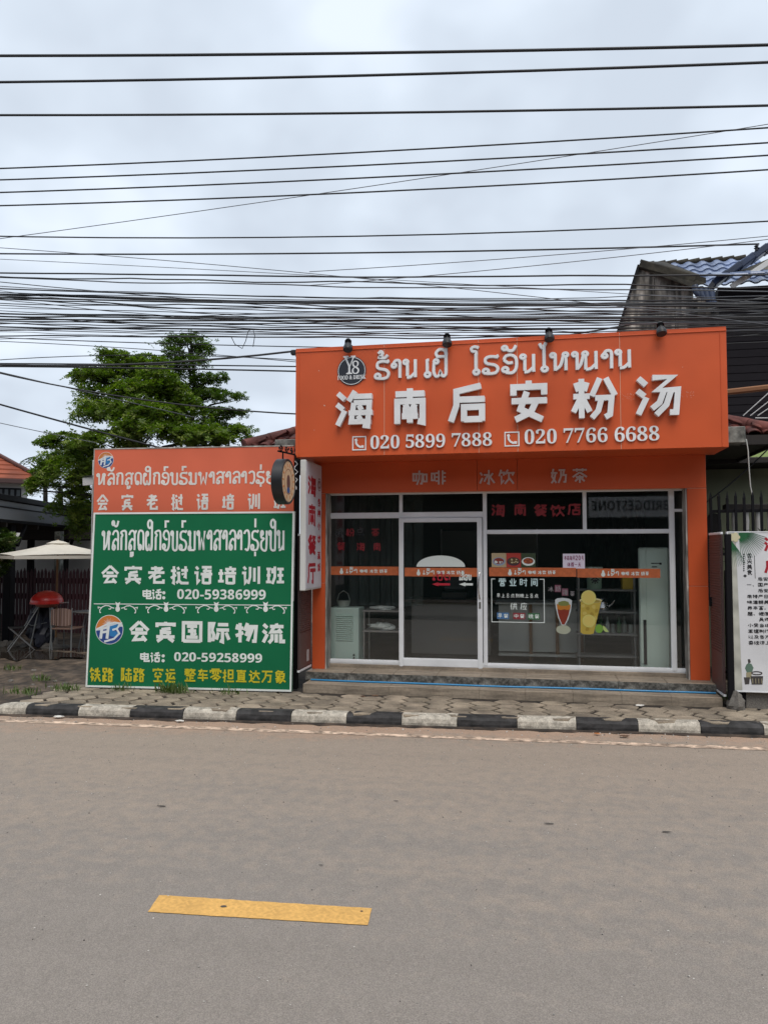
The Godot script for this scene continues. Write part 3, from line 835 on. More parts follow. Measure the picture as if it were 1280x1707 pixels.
func road_image() -> Image:
	var w := 1536
	var h := 608
	var a := FastNoiseLite.new(); a.seed = 61; a.frequency = 0.35; a.fractal_octaves = 5
	var b := FastNoiseLite.new(); b.seed = 62; b.frequency = 6.0; b.fractal_octaves = 4
	var s := FastNoiseLite.new(); s.seed = 63; s.frequency = 0.5; s.fractal_octaves = 3
	var d := PackedByteArray()
	d.resize(w * h * 3)
	var grey := Color(0.285, 0.252, 0.222)
	var dust_and_sheen := Color(0.350, 0.288, 0.233)
	var clay := Color(0.44, 0.305, 0.222)
	for y in h:
		var m := 9.52 * y / h - 0.12                      # metres from the kerb
		for x in w:
			var u := 24.0 * x / w
			var na := a.get_noise_2d(u, m * 1.6)
			var nb := b.get_noise_2d(u, m)
			var track := s.get_noise_2d(u * 0.10, m * 5.0)    # wheel tracks run along the street
			var k := clampf(0.5 + 0.35 * na + 0.6 * nb + 0.35 * track - 0.34 * (m - 3.1), 0.0, 1.0)  # paler towards the kerb: dust, plus grazing sheen put into the colour
			var c := grey.lerp(dust_and_sheen, k)
			var r := clampf(1.25 - m * 1.55 + 0.9 * na + 0.5 * nb, 0.0, 1.0)
			c = c.lerp(clay, r)
			c = c * (1.0 + 0.06 * nb + 0.04 * track)
			c = c.linear_to_srgb()
			var i := (y * w + x) * 3
			d[i] = int(clampf(c.r, 0, 1) * 255); d[i + 1] = int(clampf(c.g, 0, 1) * 255); d[i + 2] = int(clampf(c.b, 0, 1) * 255)
	return Image.create_from_data(w, h, false, Image.FORMAT_RGB8, d)

const GZ := -0.25        # plane of the window glass
const FLOOR_Y := 0.335
func gx(px: float, py := 950.0) -> float:
	return at_z(px, py, GZ).x
func gy(py: float, px := 889.0) -> float:
	return at_z(px, py, GZ).y

func pane(parent: Node3D, x0: float, x1: float, y0: float, y1: float, z := GZ) -> MeshInstance3D:
	var g := G.new()
	for d in [0.0, -0.006]:      # the two faces of the sheet
		g.quad(Vector3(x0, y0, z + d), Vector3(x1, y0, z + d), Vector3(x1, y1, z + d), Vector3(x0, y1, z + d))
	return part(g, "pane", M.window_glass, parent)
func rail(parent: Node3D, called: String, x0: float, x1: float, y0: float, y1: float, depth := 0.06, z := GZ) -> MeshInstance3D:
	var g := G.new()
	g.bevel(Vector3((x0 + x1) / 2, (y0 + y1) / 2, z), Vector3(x1 - x0, y1 - y0, depth), 0.004)
	g.bevel(Vector3((x0 + x1) / 2, (y0 + y1) / 2, z), Vector3(maxf(x1 - x0 - 0.03, 0.012) if x1 - x0 < y1 - y0 else x1 - x0 - 0.004, maxf(y1 - y0 - 0.03, 0.012) if x1 - x0 > y1 - y0 else y1 - y0 - 0.004, depth + 0.008), 0.002)
	return part(g, called, M.aluminium, parent)

func make_shop() -> void:
	var shop := thing("noodle_shop", "single-storey orange panelled noodle shop with a glazed front", "shop", Vector3(-0.45, 0.1, -2.5))
	var cl := at_z(521, 950, 0.0).x; var cl2 := at_z(542, 950, 0.0).x
	var cr := at_z(1147, 950, 0.0).x; var cr2 := at_z(1179.5, 950, 0.0).x
	var fas := 2.878
	var top := 3.325
	# columns and fascia: composite panels over a core, with open joints
	for s in [[cl, cl2], [cr, cr2]]:
		var g := G.new()
		g.span(Vector3(s[0] + 0.006, FLOOR_Y, -0.30), Vector3(s[1] - 0.006, top, -0.008))
		part(g, "column_core", M.sealant, shop)
		var ys := [FLOOR_Y + 0.002, 1.575, fas - 0.002]
		for k in 2:
			g = G.new()
			g.bevel(Vector3((s[0] + s[1]) / 2, (ys[k] + ys[k + 1]) / 2, -0.14), Vector3(s[1] - s[0], ys[k + 1] - ys[k] - 0.006, 0.28), 0.003)
			part(g, "column_panel", M.orange_panel, shop)
	var fx := [cl, at_z(795, 800, 0).x, at_z(862, 800, 0).x, cr2]
	for k in 3:
		var g := G.new()
		g.bevel(Vector3((fx[k] + fx[k + 1]) / 2, (fas + top) / 2, -0.02), Vector3(fx[k + 1] - fx[k] - 0.005, top - fas - 0.004, 0.04), 0.003)
		part(g, "fascia_panel", M.orange_panel, shop)
		g = G.new()
		g.bevel(Vector3((fx[k] + fx[k + 1]) / 2, top + 0.012, 0.385), Vector3(fx[k + 1] - fx[k] - 0.005, 0.02, 0.755), 0.003)
		part(g, "soffit_panel", M.orange_panel, shop)
	var g := G.new()
	g.span(Vector3(cl + 0.01, fas + 0.004, -0.3), Vector3(cr2 - 0.01, top + 0.3, -0.045))
	part(g, "lintel", M.sealant, shop)
	for x in [cl2 + 0.012, cr - 0.012]:
		g = G.new()
		g.bevel(Vector3(x, (FLOOR_Y + fas) / 2, -0.13), Vector3(0.022, fas - FLOOR_Y - 0.004, 0.24), 0.003)
		part(g, "jamb_trim", M.trim_cream, shop)
	# raised floor: plinth under the frames, granite riser, tiled step
	g = G.new()
	g.bevel(Vector3((cl + cr2) / 2, 0.21, -2.4), Vector3(cr2 - cl + 0.06, FLOOR_Y - 0.085, 5.2), 0.004)
	part(g, "floor_slab", M.tile_tan, shop)
	g = G.new()
	g.bevel(Vector3((cl2 + cr) / 2, FLOOR_Y + 0.03, GZ), Vector3(cr - cl2 - 0.05, 0.06, 0.13), 0.005)
	part(g, "sill", M.tile_tan, shop)
	var w := (cr2 - cl + 0.04) / 9.0
	for k in 9:
		g = G.new()
		g.bevel(Vector3(cl - 0.02 + w * (k + 0.5), 0.280, 0.262), Vector3(w - 0.003, 0.11, 0.024), 0.002)
		part(g, "granite_tile", M.granite, shop)
	var f2 := at_z(505, 1120, 0.6).x; var f3 := at_z(1203, 1120, 0.6).x
	for k in 9:
		var x0 := lerpf(f2, f3, k / 9.0) + 0.0015; var x1 := lerpf(f2, f3, (k + 1) / 9.0) - 0.0015
		g = G.new()
		g.bevel(Vector3((x0 + x1) / 2, 0.165, 0.43), Vector3(x1 - x0 + 0.001, 0.12, 0.33), 0.002)
		part(g, "step_tile", M.tile_tan, shop)
		g = G.new()
		g.bevel(Vector3((x0 + x1) / 2, FLOOR_Y + 0.003, 0.04), Vector3(x1 - x0 - 0.01, 0.008, 0.46), 0.003)
		if x0 > cl - 0.1 and x1 < cr2 + 0.1: part(g, "floor_tile", M.tile_tan, shop)
	# window frames and panes
	var y0 := 0.392
	var y1 := fas + 0.03
	var xa := gx(541); var xd0 := gx(666.5); var xd1 := gx(804.5); var xm := gx(808.5); var xp := gx(1120); var xe := gx(1149)
	var win := Node3D.new()
	win.name = "window"
	shop.add_child(win)
	rail(win, "frame_rail", xa, xe, y0, y0 + 0.065)
	rail(win, "frame_rail", xa, xe, y1 - 0.045, y1)
	rail(win, "frame_rail", xa - 0.02, xa + 0.03, y0, y1)
	rail(win, "frame_rail", xe - 0.03, xe + 0.02, y0, y1)
	var yt := gy(857); var yr := gy(886.5); var ys2 := gy(853)
	rail(win, "transom", xa + 0.03, xm - 0.028, yt - 0.042, yt + 0.042)
	rail(win, "transom", xm + 0.028, xp - 0.035, yr - 0.03, yr + 0.03)
	rail(win, "transom", xp + 0.035, xe - 0.03, ys2 - 0.02, ys2 + 0.02)
	rail(win, "mullion", xm - 0.028, xm + 0.028, y0 + 0.03, y1, 0.075)
	rail(win, "mullion", xp - 0.035, xp + 0.035, y0 + 0.03, y1, 0.075)
	rail(win, "mullion", gx(668.5) - 0.024, gx(668.5) + 0.024, yt + 0.042, y1 - 0.045)
	rail(win, "mullion", gx(975) - 0.026, gx(975) + 0.026, yr + 0.03, y1 - 0.045)
	pane(win, xa, xd0, y0 + 0.06, yt)
	pane(win, xa, gx(668.5), yt, y1)
	pane(win, gx(668.5), xm, yt, y1)
	pane(win, xm, xp, y0 + 0.06, yr)
	pane(win, xm, gx(975), yr, y1)
	pane(win, gx(975), xp, yr, y1)
	pane(win, xp, xe, y0 + 0.06, ys2)
	pane(win, xp, xe, ys2, y1)
	# sliding door: set in front of the fixed lights
	var door := Node3D.new()
	door.name = "door"
	shop.add_child(door)
	var dz := GZ + 0.045
	var yb := y0 - 0.012; var yd := yt - 0.045
	rail(door, "stile", xd0 - 0.005, xd0 + 0.062, yb, yd, 0.04, dz)
	rail(door, "stile", xd1 - 0.075, xd1 - 0.004, yb, yd, 0.04, dz)
	rail(door, "rail", xd0 + 0.062, xd1 - 0.075, yd - 0.062, yd, 0.038, dz)
	rail(door, "rail", xd0 + 0.062, xd1 - 0.075, yb, yb + 0.125, 0.038, dz)
	pane(door, xd0 + 0.055, xd1 - 0.065, yb + 0.12, yd - 0.055, dz)
	g = G.new()
	var hx := xd1 - 0.040; var hz := dz + 0.035
	g.tube(PackedVector3Array([Vector3(hx, 1.74, dz + 0.015), Vector3(hx, 1.735, hz), Vector3(hx - 0.012, 1.66, hz + 0.025), Vector3(hx - 0.018, 1.55, hz + 0.03), Vector3(hx - 0.012, 1.44, hz + 0.025), Vector3(hx, 1.365, hz), Vector3(hx, 1.36, dz + 0.015)]), 0.011, 0.011, 8)
	part(g, "handle", M.chrome, door)
	g = G.new()
	g.bevel(Vector3(hx, 1.27, dz + 0.025), Vector3(0.028, 0.10, 0.012), 0.004)
	g.tube(PackedVector3Array([Vector3(hx, 1.26, dz + 0.02), Vector3(hx, 1.26, dz + 0.045)]), 0.010, 0.010, 10)
	part(g, "lock", M.chrome, door)
	# body of the building behind: walls, ceiling, beam and hipped roof
	for x in [cl + 0.05, cr2 - 0.05]:
		g = G.new()
		g.span(Vector3(x - 0.05, 0.09, -0.31), Vector3(x + 0.05, 3.55, -5.4))
		part(g, "side_wall", M.wall_beige, shop)
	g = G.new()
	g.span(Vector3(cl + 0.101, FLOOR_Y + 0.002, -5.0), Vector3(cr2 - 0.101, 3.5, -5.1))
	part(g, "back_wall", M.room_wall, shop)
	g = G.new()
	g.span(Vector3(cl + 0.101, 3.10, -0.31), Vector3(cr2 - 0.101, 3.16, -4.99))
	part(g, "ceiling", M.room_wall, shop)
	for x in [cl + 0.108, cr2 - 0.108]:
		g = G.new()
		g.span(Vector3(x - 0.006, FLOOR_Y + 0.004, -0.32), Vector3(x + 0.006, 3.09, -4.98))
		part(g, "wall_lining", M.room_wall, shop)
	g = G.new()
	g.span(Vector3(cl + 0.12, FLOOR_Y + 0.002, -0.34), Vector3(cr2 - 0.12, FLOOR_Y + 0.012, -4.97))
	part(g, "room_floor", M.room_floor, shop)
	g = G.new()
	g.bevel(Vector3(-0.5, 3.59, -0.22), Vector3(6.55, 0.22, 0.30), 0.01)
	part(g, "eave_beam", M.grey_beam, shop)
	make_hip_roof(shop)
	# lettering on the fascia, outline style
	var fr := Transform3D(Basis(), Vector3(0, 0, 0.0))
	var fi := 0
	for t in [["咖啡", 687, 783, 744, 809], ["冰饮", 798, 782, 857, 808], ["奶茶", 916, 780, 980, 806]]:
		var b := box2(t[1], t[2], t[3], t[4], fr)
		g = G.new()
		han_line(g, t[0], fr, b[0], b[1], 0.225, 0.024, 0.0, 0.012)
		part(g, "fascia_lettering", M.shaded_white_letter, shop)
	fi += 1

func make_hip_roof(shop: Node3D) -> void:
	var roof := Node3D.new()
	roof.name = "roof"
	shop.add_child(roof)
	var a := Vector3(-4.40, 3.64, -0.45); var b := Vector3(3.30, 3.64, -0.45)
	var depth := 7.7; var rise := 0.45
	var apex := Vector3((a.x + b.x) / 2, a.y + rise * (b.x - a.x) / 2, a.z - (b.x - a.x) / 2)
	var c := b + Vector3(0, 0, -depth); var d := a + Vector3(0, 0, -depth)
	var g := G.new()
	for t in [[a, b], [b, c], [c, d], [d, a]]:
		g.face(PackedVector3Array([t[0] + Vector3(0, -0.05, 0), t[1] + Vector3(0, -0.05, 0), apex + Vector3(0, -0.05, 0)]), Vector3(-0.5, 0, -4))
	g.quad(a + Vector3(0, -0.10, 0), d + Vector3(0, -0.10, 0), c + Vector3(0, -0.10, 0), b + Vector3(0, -0.10, 0))
	part(g, "roof_deck", M.timber_dark, roof)
	for t in [[a, b], [b, c], [d, a]]:
		g = G.new()
		g.bar(t[0] + Vector3(0, -0.075, 0), t[1] + Vector3(0, -0.075, 0), 0.03, 0.13)
		part(g, "eave_board", M.timber_dark, roof)
	# curved tiles: those along the eaves and the hips that show beside the sign are laid one by one
	var tile := G.new()
	var rows := 6
	for i in rows:
		var t0 := PI * i / rows; var t1 := PI * (i + 1) / rows
		var p0 := Vector3(-cos(t0) * 0.085, sin(t0) * 0.05, 0); var p1 := Vector3(-cos(t1) * 0.085, sin(t1) * 0.05, 0)
		var e := Vector3(0, 0.012, 0.36)
		tile.tris(p0 + e, p1 + e, p1, Vector3(-cos(t0), sin(t0), 0), Vector3(-cos(t1), sin(t1), 0), Vector3(-cos(t1), sin(t1), 0))
		tile.tris(p0 + e, p1, p0, Vector3(-cos(t0), sin(t0), 0), Vector3(-cos(t1), sin(t1), 0), Vector3(-cos(t0), sin(t0), 0))
		tile.quad(p0 + e - Vector3(0, 0.012, 0), p1 + e - Vector3(0, 0.012, 0), p1 + e, p0 + e)
	var tm := tile.mesh()
	var slope := atan(rise)
	# front slope
	for side in [0, 1]:
		for r in 4:
			for k in 8:
				var x := (a.x + 0.12 + k * 0.19) if side == 0 else (b.x - 0.12 - k * 0.19)
				var up_z := a.z - r * 0.30 * cos(slope)
				if minf(x - a.x, b.x - x) < (a.z - up_z) + 0.05: continue
				var p := Vector3(x, a.y + (a.z - up_z) * rise, up_z - 0.33)
				p.y += 0.33 * rise
				piece(tm, "roof_tile", M.roof_red, roof, Transform3D(Basis(Vector3.RIGHT, slope), p))
	# side slopes
	for side in [0, 1]:
		for r in 3:
			for k in 9:
				var z := a.z - 0.15 - k * 0.19
				var inn := r * 0.30 * cos(slope)
				if a.z - z < inn + 0.05: continue
				var x := (a.x + inn + 0.33) if side == 0 else (b.x - inn - 0.33)
				var p := Vector3(x, a.y + (inn + 0.33) * rise, z)
				var turn := Basis(Vector3.UP, -PI / 2 if side == 0 else PI / 2)
				piece(tm, "roof_tile", M.roof_red, roof, Transform3D(turn * Basis(Vector3.RIGHT, slope), p))
	g = G.new()
	g.face(PackedVector3Array([a + Vector3(0.9, 0.45, -1.0), b + Vector3(-0.9, 0.45, -1.0), apex + Vector3(0, 0.03, 0)]), Vector3(-0.5, 0, -4))
	g.face(PackedVector3Array([b + Vector3(-0.8, 0.40, -0.9), c + Vector3(0, 0.03, 0), apex + Vector3(0, 0.03, 0)]), Vector3(-0.5, 0, -4))
	g.face(PackedVector3Array([d + Vector3(0, 0.03, 0), a + Vector3(0.8, 0.40, -0.9), apex + Vector3(0, 0.03, 0)]), Vector3(-0.5, 0, -4))
	part(g, "roof_slope", M.roof_red, roof)
	for s in [[a, 1.0], [b, -1.0]]:
		for k in 7:
			var p: Vector3 = s[0] + Vector3(s[1] * 0.30 * k, rise * 0.30 * k + 0.035, -0.30 * k)
			var q: Vector3 = s[0] + Vector3(s[1] * 0.30 * (k + 1.12), rise * 0.30 * (k + 1.12) + 0.05, -0.30 * (k + 1.12))
			g = G.new()
			g.tube(PackedVector3Array([p, q]), 0.105, 0.085, 10)
			part(g, "hip_tile", M.roof_red, roof)

func make_main_sign() -> void:
	var fr := Transform3D(Basis(), Vector3(0, 0, 0.8))
	var tl := on_frame(495, 582, fr); var br := on_frame(1214, 745, fr)
	tl = Vector2(-3.182, 4.81); br = Vector2(2.358, 3.318)
	var sign := thing("shop_sign", "long orange signboard with white lettering over the noodle shop", "sign", Vector3(-0.41, 3.318, 0.4))
	var xs := [tl.x, at_z(640.5, 670, 0.8).x, at_z(797.5, 665, 0.8).x, at_z(862, 660, 0.8).x, at_z(1033.5, 655, 0.8).x, br.x]
	var g := G.new()
	g.span(Vector3(tl.x + 0.004, br.y + 0.004, -0.02), Vector3(br.x - 0.004, tl.y - 0.004, 0.785))
	part(g, "sign_box", M.orange_panel, sign)
	for k in range(1, 5):
		g = G.new()
		g.bevel(Vector3(xs[k], (tl.y + br.y) / 2, 0.792), Vector3(0.0055, tl.y - br.y - 0.01, 0.0145), 0.0)
		part(g, "sealant_joint", M.sealant, sign)
	for k in 5:
		g = G.new()
		g.bevel(Vector3((xs[k] + xs[k + 1]) / 2, (tl.y + br.y) / 2, 0.792), Vector3(xs[k + 1] - xs[k] - 0.0070, tl.y - br.y, 0.016), 0.002, Basis.from_euler(Vector3([0.0, 0.0012, -0.001, 0.0008, -0.0012][k], [0.0016, -0.0014, 0.001, -0.0015, 0.0012][k], 0)))
		part(g, "face_panel", M.orange_panel, sign)
	for s in [tl.x, br.x]:
		g = G.new()
		g.bevel(Vector3(s, (tl.y + br.y) / 2, 0.39), Vector3(0.006, tl.y - br.y - 0.002, 0.782), 0.002)
		part(g, "end_panel", M.orange_panel, sign)
	g = G.new()
	g.bevel(Vector3((tl.x + br.x) / 2, tl.y - 0.045, 0.806), Vector3(br.x - tl.x, 0.012, 0.010), 0.003)
	g.bevel(Vector3((tl.x + br.x) / 2, tl.y + 0.003, 0.40), Vector3(br.x - tl.x - 0.002, 0.006, 0.80), 0.002)
	part(g, "top_trim", M.orange_panel, sign)
	g = G.new()
	g.bevel(Vector3(br.x - 0.075, (tl.y + br.y) / 2 - 0.025, 0.8035), Vector3(0.008, tl.y - br.y - 0.055, 0.006), 0.002)
	g.bevel(Vector3(tl.x + 0.055, (tl.y + br.y) / 2 - 0.025, 0.8035), Vector3(0.006, tl.y - br.y - 0.055, 0.006), 0.002)
	part(g, "edge_trim", M.orange_panel, sign)
	# the six big channel letters
	var big := [["海", 560, 650, 627, 715], ["南", 651, 645, 718, 711], ["后", 745, 640, 815, 708], ["安", 845, 632, 917, 705], ["粉", 949, 629, 1028, 702], ["汤", 1055, 624, 1133, 697]]
	for t in big:
		var b := box2(t[1], t[2], t[3], t[4], fr)
		g = G.new()
		han(g, t[0], fr, b[0], b[1], 0.080 if t[0] in "南后安" else 0.070, 0.035, 0.085, 1.0)
		var o := part(g, "channel_letter", M.white_letter, sign)
		g = G.new()
		han(g, t[0], fr, b[0] + Vector2(0.004, -0.004), b[1] + Vector2(-0.004, 0.004), 0.060, 0.0, 0.034, 1.0)
		part(g, "letter_return", M.white_letter, o)
	# cut-out Lao letters, each line in words
	for t in [["ຮ້ານ", 624, 603, 699, 629], ["ເຝີ", 706, 600, 751, 627], ["ໂຮອັນໄຫໜານ", 781, 596, 1056, 612]]:
		var b := box2(t[1], t[2], t[3], t[4], fr)
		if t[0] == "ໂຮອັນໄຫໜານ":
			b[0].y = on_frame(781, 596, fr).y; b[1].y = on_frame(1056, 613, fr).y
		g = G.new()
		lao_line(g, t[0], fr, b[0], b[1], 0.034, 0.012, 0.030)
		var o := part(g, "lao_lettering", M.white_letter, sign)
		g = G.new()
		lao_line(g, t[0], fr, b[0], b[1], 0.044, 0.001, 0.011)
		part(g, "letter_backing", M.white_letter, o)
	# telephone numbers
	for t in [["020 5899 7888", 618, 726.5, 820, 744], ["020 7766 6688", 874, 716.5, 1098, 735]]:
		var b := box2(t[1], t[2], t[3], t[4], fr)
		g = G.new()
		latin(g, t[0], font("Droid Serif", 700), fr, b[0], b[1], 0.018, 0.006)
		part(g, "phone_number", M.white_letter, sign)
	for t in [[587, 727, 611, 751], [840, 719, 866, 745]]:
		var b := box2(t[0], t[1], t[2], t[3], fr)
		g = G.new()
		var mid: Vector2 = (b[0] + b[1]) / 2
		var r := 0.088
		g.stroke(PackedVector2Array([mid + Vector2(-r, -r), mid + Vector2(r, -r), mid + Vector2(r, r), mid + Vector2(-r, r)]), 0.015, fr, 0.0, 0.008, true)
		g.stroke(PackedVector2Array([mid + Vector2(-0.045, 0.05), mid + Vector2(-0.042, 0.0), mid + Vector2(-0.02, -0.032), mid + Vector2(0.012, -0.05), mid + Vector2(0.055, -0.05)]), 0.026, fr, 0.0, 0.0085)
		g.stroke(PackedVector2Array([mid + Vector2(-0.052, 0.06), mid + Vector2(-0.036, 0.03)]), 0.034, fr, 0.0, 0.009)
		g.stroke(PackedVector2Array([mid + Vector2(0.028, -0.045), mid + Vector2(0.062, -0.048)]), 0.034, fr, 0.0, 0.009)
		part(g, "phone_symbol", M.white_letter, sign)
	# round logo: dark disc, pale ring, Y8 and the band of small capitals
	var mid := on_frame(586.5, 618.5, fr)
	var lf := fr * Transform3D(Basis(), Vector3(mid.x, mid.y, 0))
	g = G.new()
	var disc := PackedVector2Array()
	for i in 40: disc.append(Vector2.from_angle(TAU * i / 40.0) * 0.198)
	g.prism(disc, lf, 0.0, 0.012)
	var logo := part(g, "logo_disc", M.navy_disc, sign)
	g = G.new()
	var ring := PackedVector2Array()
	for i in 40: ring.append(Vector2.from_angle(TAU * i / 40.0) * 0.184)
	g.stroke(ring, 0.007, lf, 0.0, 0.0145, true)
	latin(g, "Y", font("Droid Serif", 400), lf, Vector2(-0.115, 0.205), Vector2(0.055, -0.045), 0.006, 0.012)
	latin(g, "8", font("Droid Serif", 400), lf, Vector2(0.005, 0.135), Vector2(0.105, -0.045), 0.006, 0.0125)
	latin(g, "FOOD & DRINK", font("Droid Serif", 700), lf, Vector2(-0.195, -0.062), Vector2(0.195, -0.118), 0.006, 0.013)
	part(g, "logo_lettering", M.white_letter, logo)
	# pale specks where old fixings and letters sat
	g = G.new()
	var sr := RandomNumberGenerator.new()
	sr.seed = 4
	var spots := []
	for q in [[532, 618, 6.0], [541, 676, 10.0], [524, 717, 5.0], [637, 590, 5.0], [1137, 612, 4.0], [878, 683, 4.0]]: spots.append(q)
	for i in 26: spots.append([1035 + sr.randf() * 22, 655 + sr.randf() * 12, 3.0])
	for i in 22: spots.append([1132 + sr.randf() * 24, 653 + sr.randf() * 10, 3.0])
	for q in spots:
		var p := on_frame(q[0], q[1], fr)
		var poly := PackedVector2Array()
		for i in 6: poly.append(p + Vector2.from_angle(TAU * i / 6.0) * (q[2] * 0.0011) * (0.6 + 0.8 * sr.randf()))
		g.prism(poly, fr, 0.0, 0.0015, false, false)
	stuff(part(g, "chipped_paint", mat("chip_pale", Color(0.55, 0.38, 0.30), 0.7), sign))
	# four black spotlights on the top edge
	for k in 4:
		var px: float = [581.0, 745.5, 915.0, 1101.0][k]
		var x := at_z(px, 570, 0.86).x
		var base := Vector3(x, tl.y + 0.006, 0.76)
		var s := thing("spotlight", ["small black spotlight on the sign above the round logo", "small black spotlight on the sign above the middle Lao word", "small black spotlight on the sign above the last Lao letters", "small black spotlight on the sign's bare orange end"][k], "spotlight", base, "spotlights along the top of the orange sign")
		g = G.new()
		g.bevel(base + Vector3(0, 0.008, 0), Vector3(0.07, 0.016, 0.07), 0.004)
		g.tube(PackedVector3Array([base + Vector3(0, 0.01, 0), base + Vector3(0, 0.07, 0.02), base + Vector3(0, 0.085, 0.06)]), 0.010, 0.010, 6)
		part(g, "bracket", M.black_plastic, s)
		g = G.new()
		var dir := Vector3(0.05, -0.85, 0.35).normalized()
		var f := Transform3D(Basis(Quaternion(Vector3.UP, -dir)), base + Vector3(0, -0.035, 0.135))
		g.lathe(PackedVector2Array([Vector2(0.0, -0.055), Vector2(0.062, -0.055), Vector2(0.066, -0.03), Vector2(0.052, 0.02), Vector2(0.040, 0.045), Vector2(0.036, 0.10), Vector2(0.030, 0.12), Vector2(0.0, 0.125)]), f, 14)
		for i in 4:
			g.lathe(PackedVector2Array([Vector2(0.036, 0.052 + i * 0.013), Vector2(0.047, 0.054 + i * 0.013), Vector2(0.036, 0.058 + i * 0.013)]), f, 12)
		part(g, "lamp_head", M.black_plastic, s)

# ---------------------------------------------------------------- inside the shop
func make_interior() -> void:
	var fl := FLOOR_Y + 0.013
	# tall air conditioner by the right end of the glass
	var p := Vector3(1.66, fl, -0.66)
	var t := thing("air_conditioner", "tall pale floor-standing air conditioner behind the shop window", "air conditioner", p)
	var turn := Basis(Vector3.UP, -0.10)
	var g := G.new()
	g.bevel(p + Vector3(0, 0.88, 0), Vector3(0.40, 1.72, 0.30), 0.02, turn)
	part(g, "body", M.glass_tinted_enamel, t)
	g = G.new()
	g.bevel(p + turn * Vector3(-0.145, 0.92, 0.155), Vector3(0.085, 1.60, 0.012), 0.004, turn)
	part(g, "side_strip", M.glass_tinted_enamel, t)
	g = G.new()
	g.bevel(p + turn * Vector3(-0.13, 0.42, 0.163), Vector3(0.042, 0.62, 0.010), 0.003, turn)
	part(g, "outlet", M.black_plastic, t)
	g = G.new()
	g.bevel(p + Vector3(0, 0.02, 0), Vector3(0.42, 0.04, 0.32), 0.01, turn)
	part(g, "base", M.grey_panel, t)
	g = G.new()
	g.bevel(p + turn * Vector3(0.02, 1.52, 0.152), Vector3(0.11, 0.012, 0.006), 0.001, turn)
	g.bevel(p + turn * Vector3(0.01, 1.47, 0.152), Vector3(0.07, 0.014, 0.006), 0.001, turn)
	g.bevel(p + turn * Vector3(0.09, 1.515, 0.152), Vector3(0.03, 0.03, 0.006), 0.001, turn)
	part(g, "marking", M.black_plastic, t)
	# louvred cabinet on the left
	p = Vector3(-2.80, fl, -0.62)
	t = thing("cabinet", "pale green cabinet with a louvred door behind the left window", "cabinet", p)
	g = G.new()
	g.bevel(p + Vector3(0, 0.42, 0), Vector3(0.46, 0.84, 0.40), 0.01)
	part(g, "body", mat("mint", Color(0.50, 0.66, 0.60), 0.5), t)
	for k in 13:
		g = G.new()
		g.bevel(p + Vector3(0.02, 0.36 + k * 0.030, 0.205), Vector3(0.26, 0.018, 0.014), 0.004, Basis(Vector3.RIGHT, 0.5))
		part(g, "slat", M.mint, t)
	g = G.new()
	for k in 2: g.tube(PackedVector3Array([p + Vector3(0.16, 0.10 + k * 0.045, 0.195), p + Vector3(0.16, 0.10 + k * 0.045, 0.206)]), 0.016, 0.016, 10)
	part(g, "socket", M.black_plastic, t)
	# steel rack beside it, with covered food
	p = Vector3(-2.22, fl, -0.62)
	t = thing("steel_rack", "two-tier steel rack beside the pale green cabinet", "rack", p)
	for sx in [-0.27, 0.27]:
		for sz in [-0.18, 0.18]:
			g = G.new()
			g.bevel(p + Vector3(sx, 0.40, sz), Vector3(0.022, 0.80, 0.022), 0.003)
			part(g, "leg", M.steel, t)
	for y in [0.80, 0.50, 0.03]:
		g = G.new()
		g.bevel(p + Vector3(0, y, 0), Vector3(0.58, 0.026, 0.40), 0.004)
		part(g, "shelf", M.steel if y > 0.1 else M.galvanised, t)
	for k in 2:
		var bag := thing("food_parcel", ["crumpled pale plastic parcel on the steel rack's top", "crumpled pale plastic parcel on the rack's lower shelf"][k], "parcel", p + Vector3(-0.02, [0.813, 0.513][k], 0.02))
		var n := FastNoiseLite.new()
		n.seed = 7 + k; n.frequency = 9.0
		g = G.new()
		lump(g, p + Vector3(-0.02, [0.835, 0.555][k], 0.02), Vector3(0.20, [0.035, 0.06][k], 0.13), n, 0.5)
		part(g, "wrapping", mat("plastic_wrap", Color(0.45, 0.50, 0.48), 0.35), bag)
	# counter with an overhanging top seen through the door
	p = Vector3(-1.05, fl, -2.1)
	t = thing("service_counter", "grey service counter with a thick worktop seen through the door", "counter", p)
	g = G.new()
	g.bevel(p + Vector3(-0.30, 0.42, 0), Vector3(1.3, 0.84, 0.55), 0.01)
	part(g, "body", mat("counter_grey", Color(0.42, 0.41, 0.38), 0.6), t)
	g = G.new()
	g.bevel(p + Vector3(0, 0.87, 0), Vector3(2.1, 0.05, 0.7), 0.01)
	part(g, "worktop", mat("worktop", Color(0.16, 0.13, 0.11), 0.4), t)
	for x in [0.62, 0.95]:
		g = G.new()
		g.bevel(p + Vector3(x, 0.42, 0.1), Vector3(0.07, 0.84, 0.07), 0.006)
		part(g, "leg", M.wood_leg, t)
	var till := thing("till", "dark cash till standing on the grey service counter", "till", p + Vector3(-0.25, 0.895, 0))
	g = G.new()
	g.bevel(p + Vector3(-0.25, 0.955, 0), Vector3(0.42, 0.12, 0.4), 0.01)
	part(g, "drawer", M.black_plastic, till)
	g = G.new()
	g.bevel(p + Vector3(-0.25, 1.16, -0.02), Vector3(0.36, 0.26, 0.04), 0.01, Basis(Vector3.RIGHT, -0.25))
	part(g, "screen", M.black_plastic, till)
	# white sheeted table with wooden legs behind the big window
	p = Vector3(0.10, fl, -1.35)
	t = thing("panel_table", "white panelled table with brown wooden legs behind the big window", "table", p)
	g = G.new()
	g.bevel(p + Vector3(0, 0.50, 0), Vector3(1.30, 0.72, 0.03), 0.004)
	part(g, "front_panel", mat("panel_white", Color(0.48, 0.52, 0.49), 0.55), t)
	g = G.new()
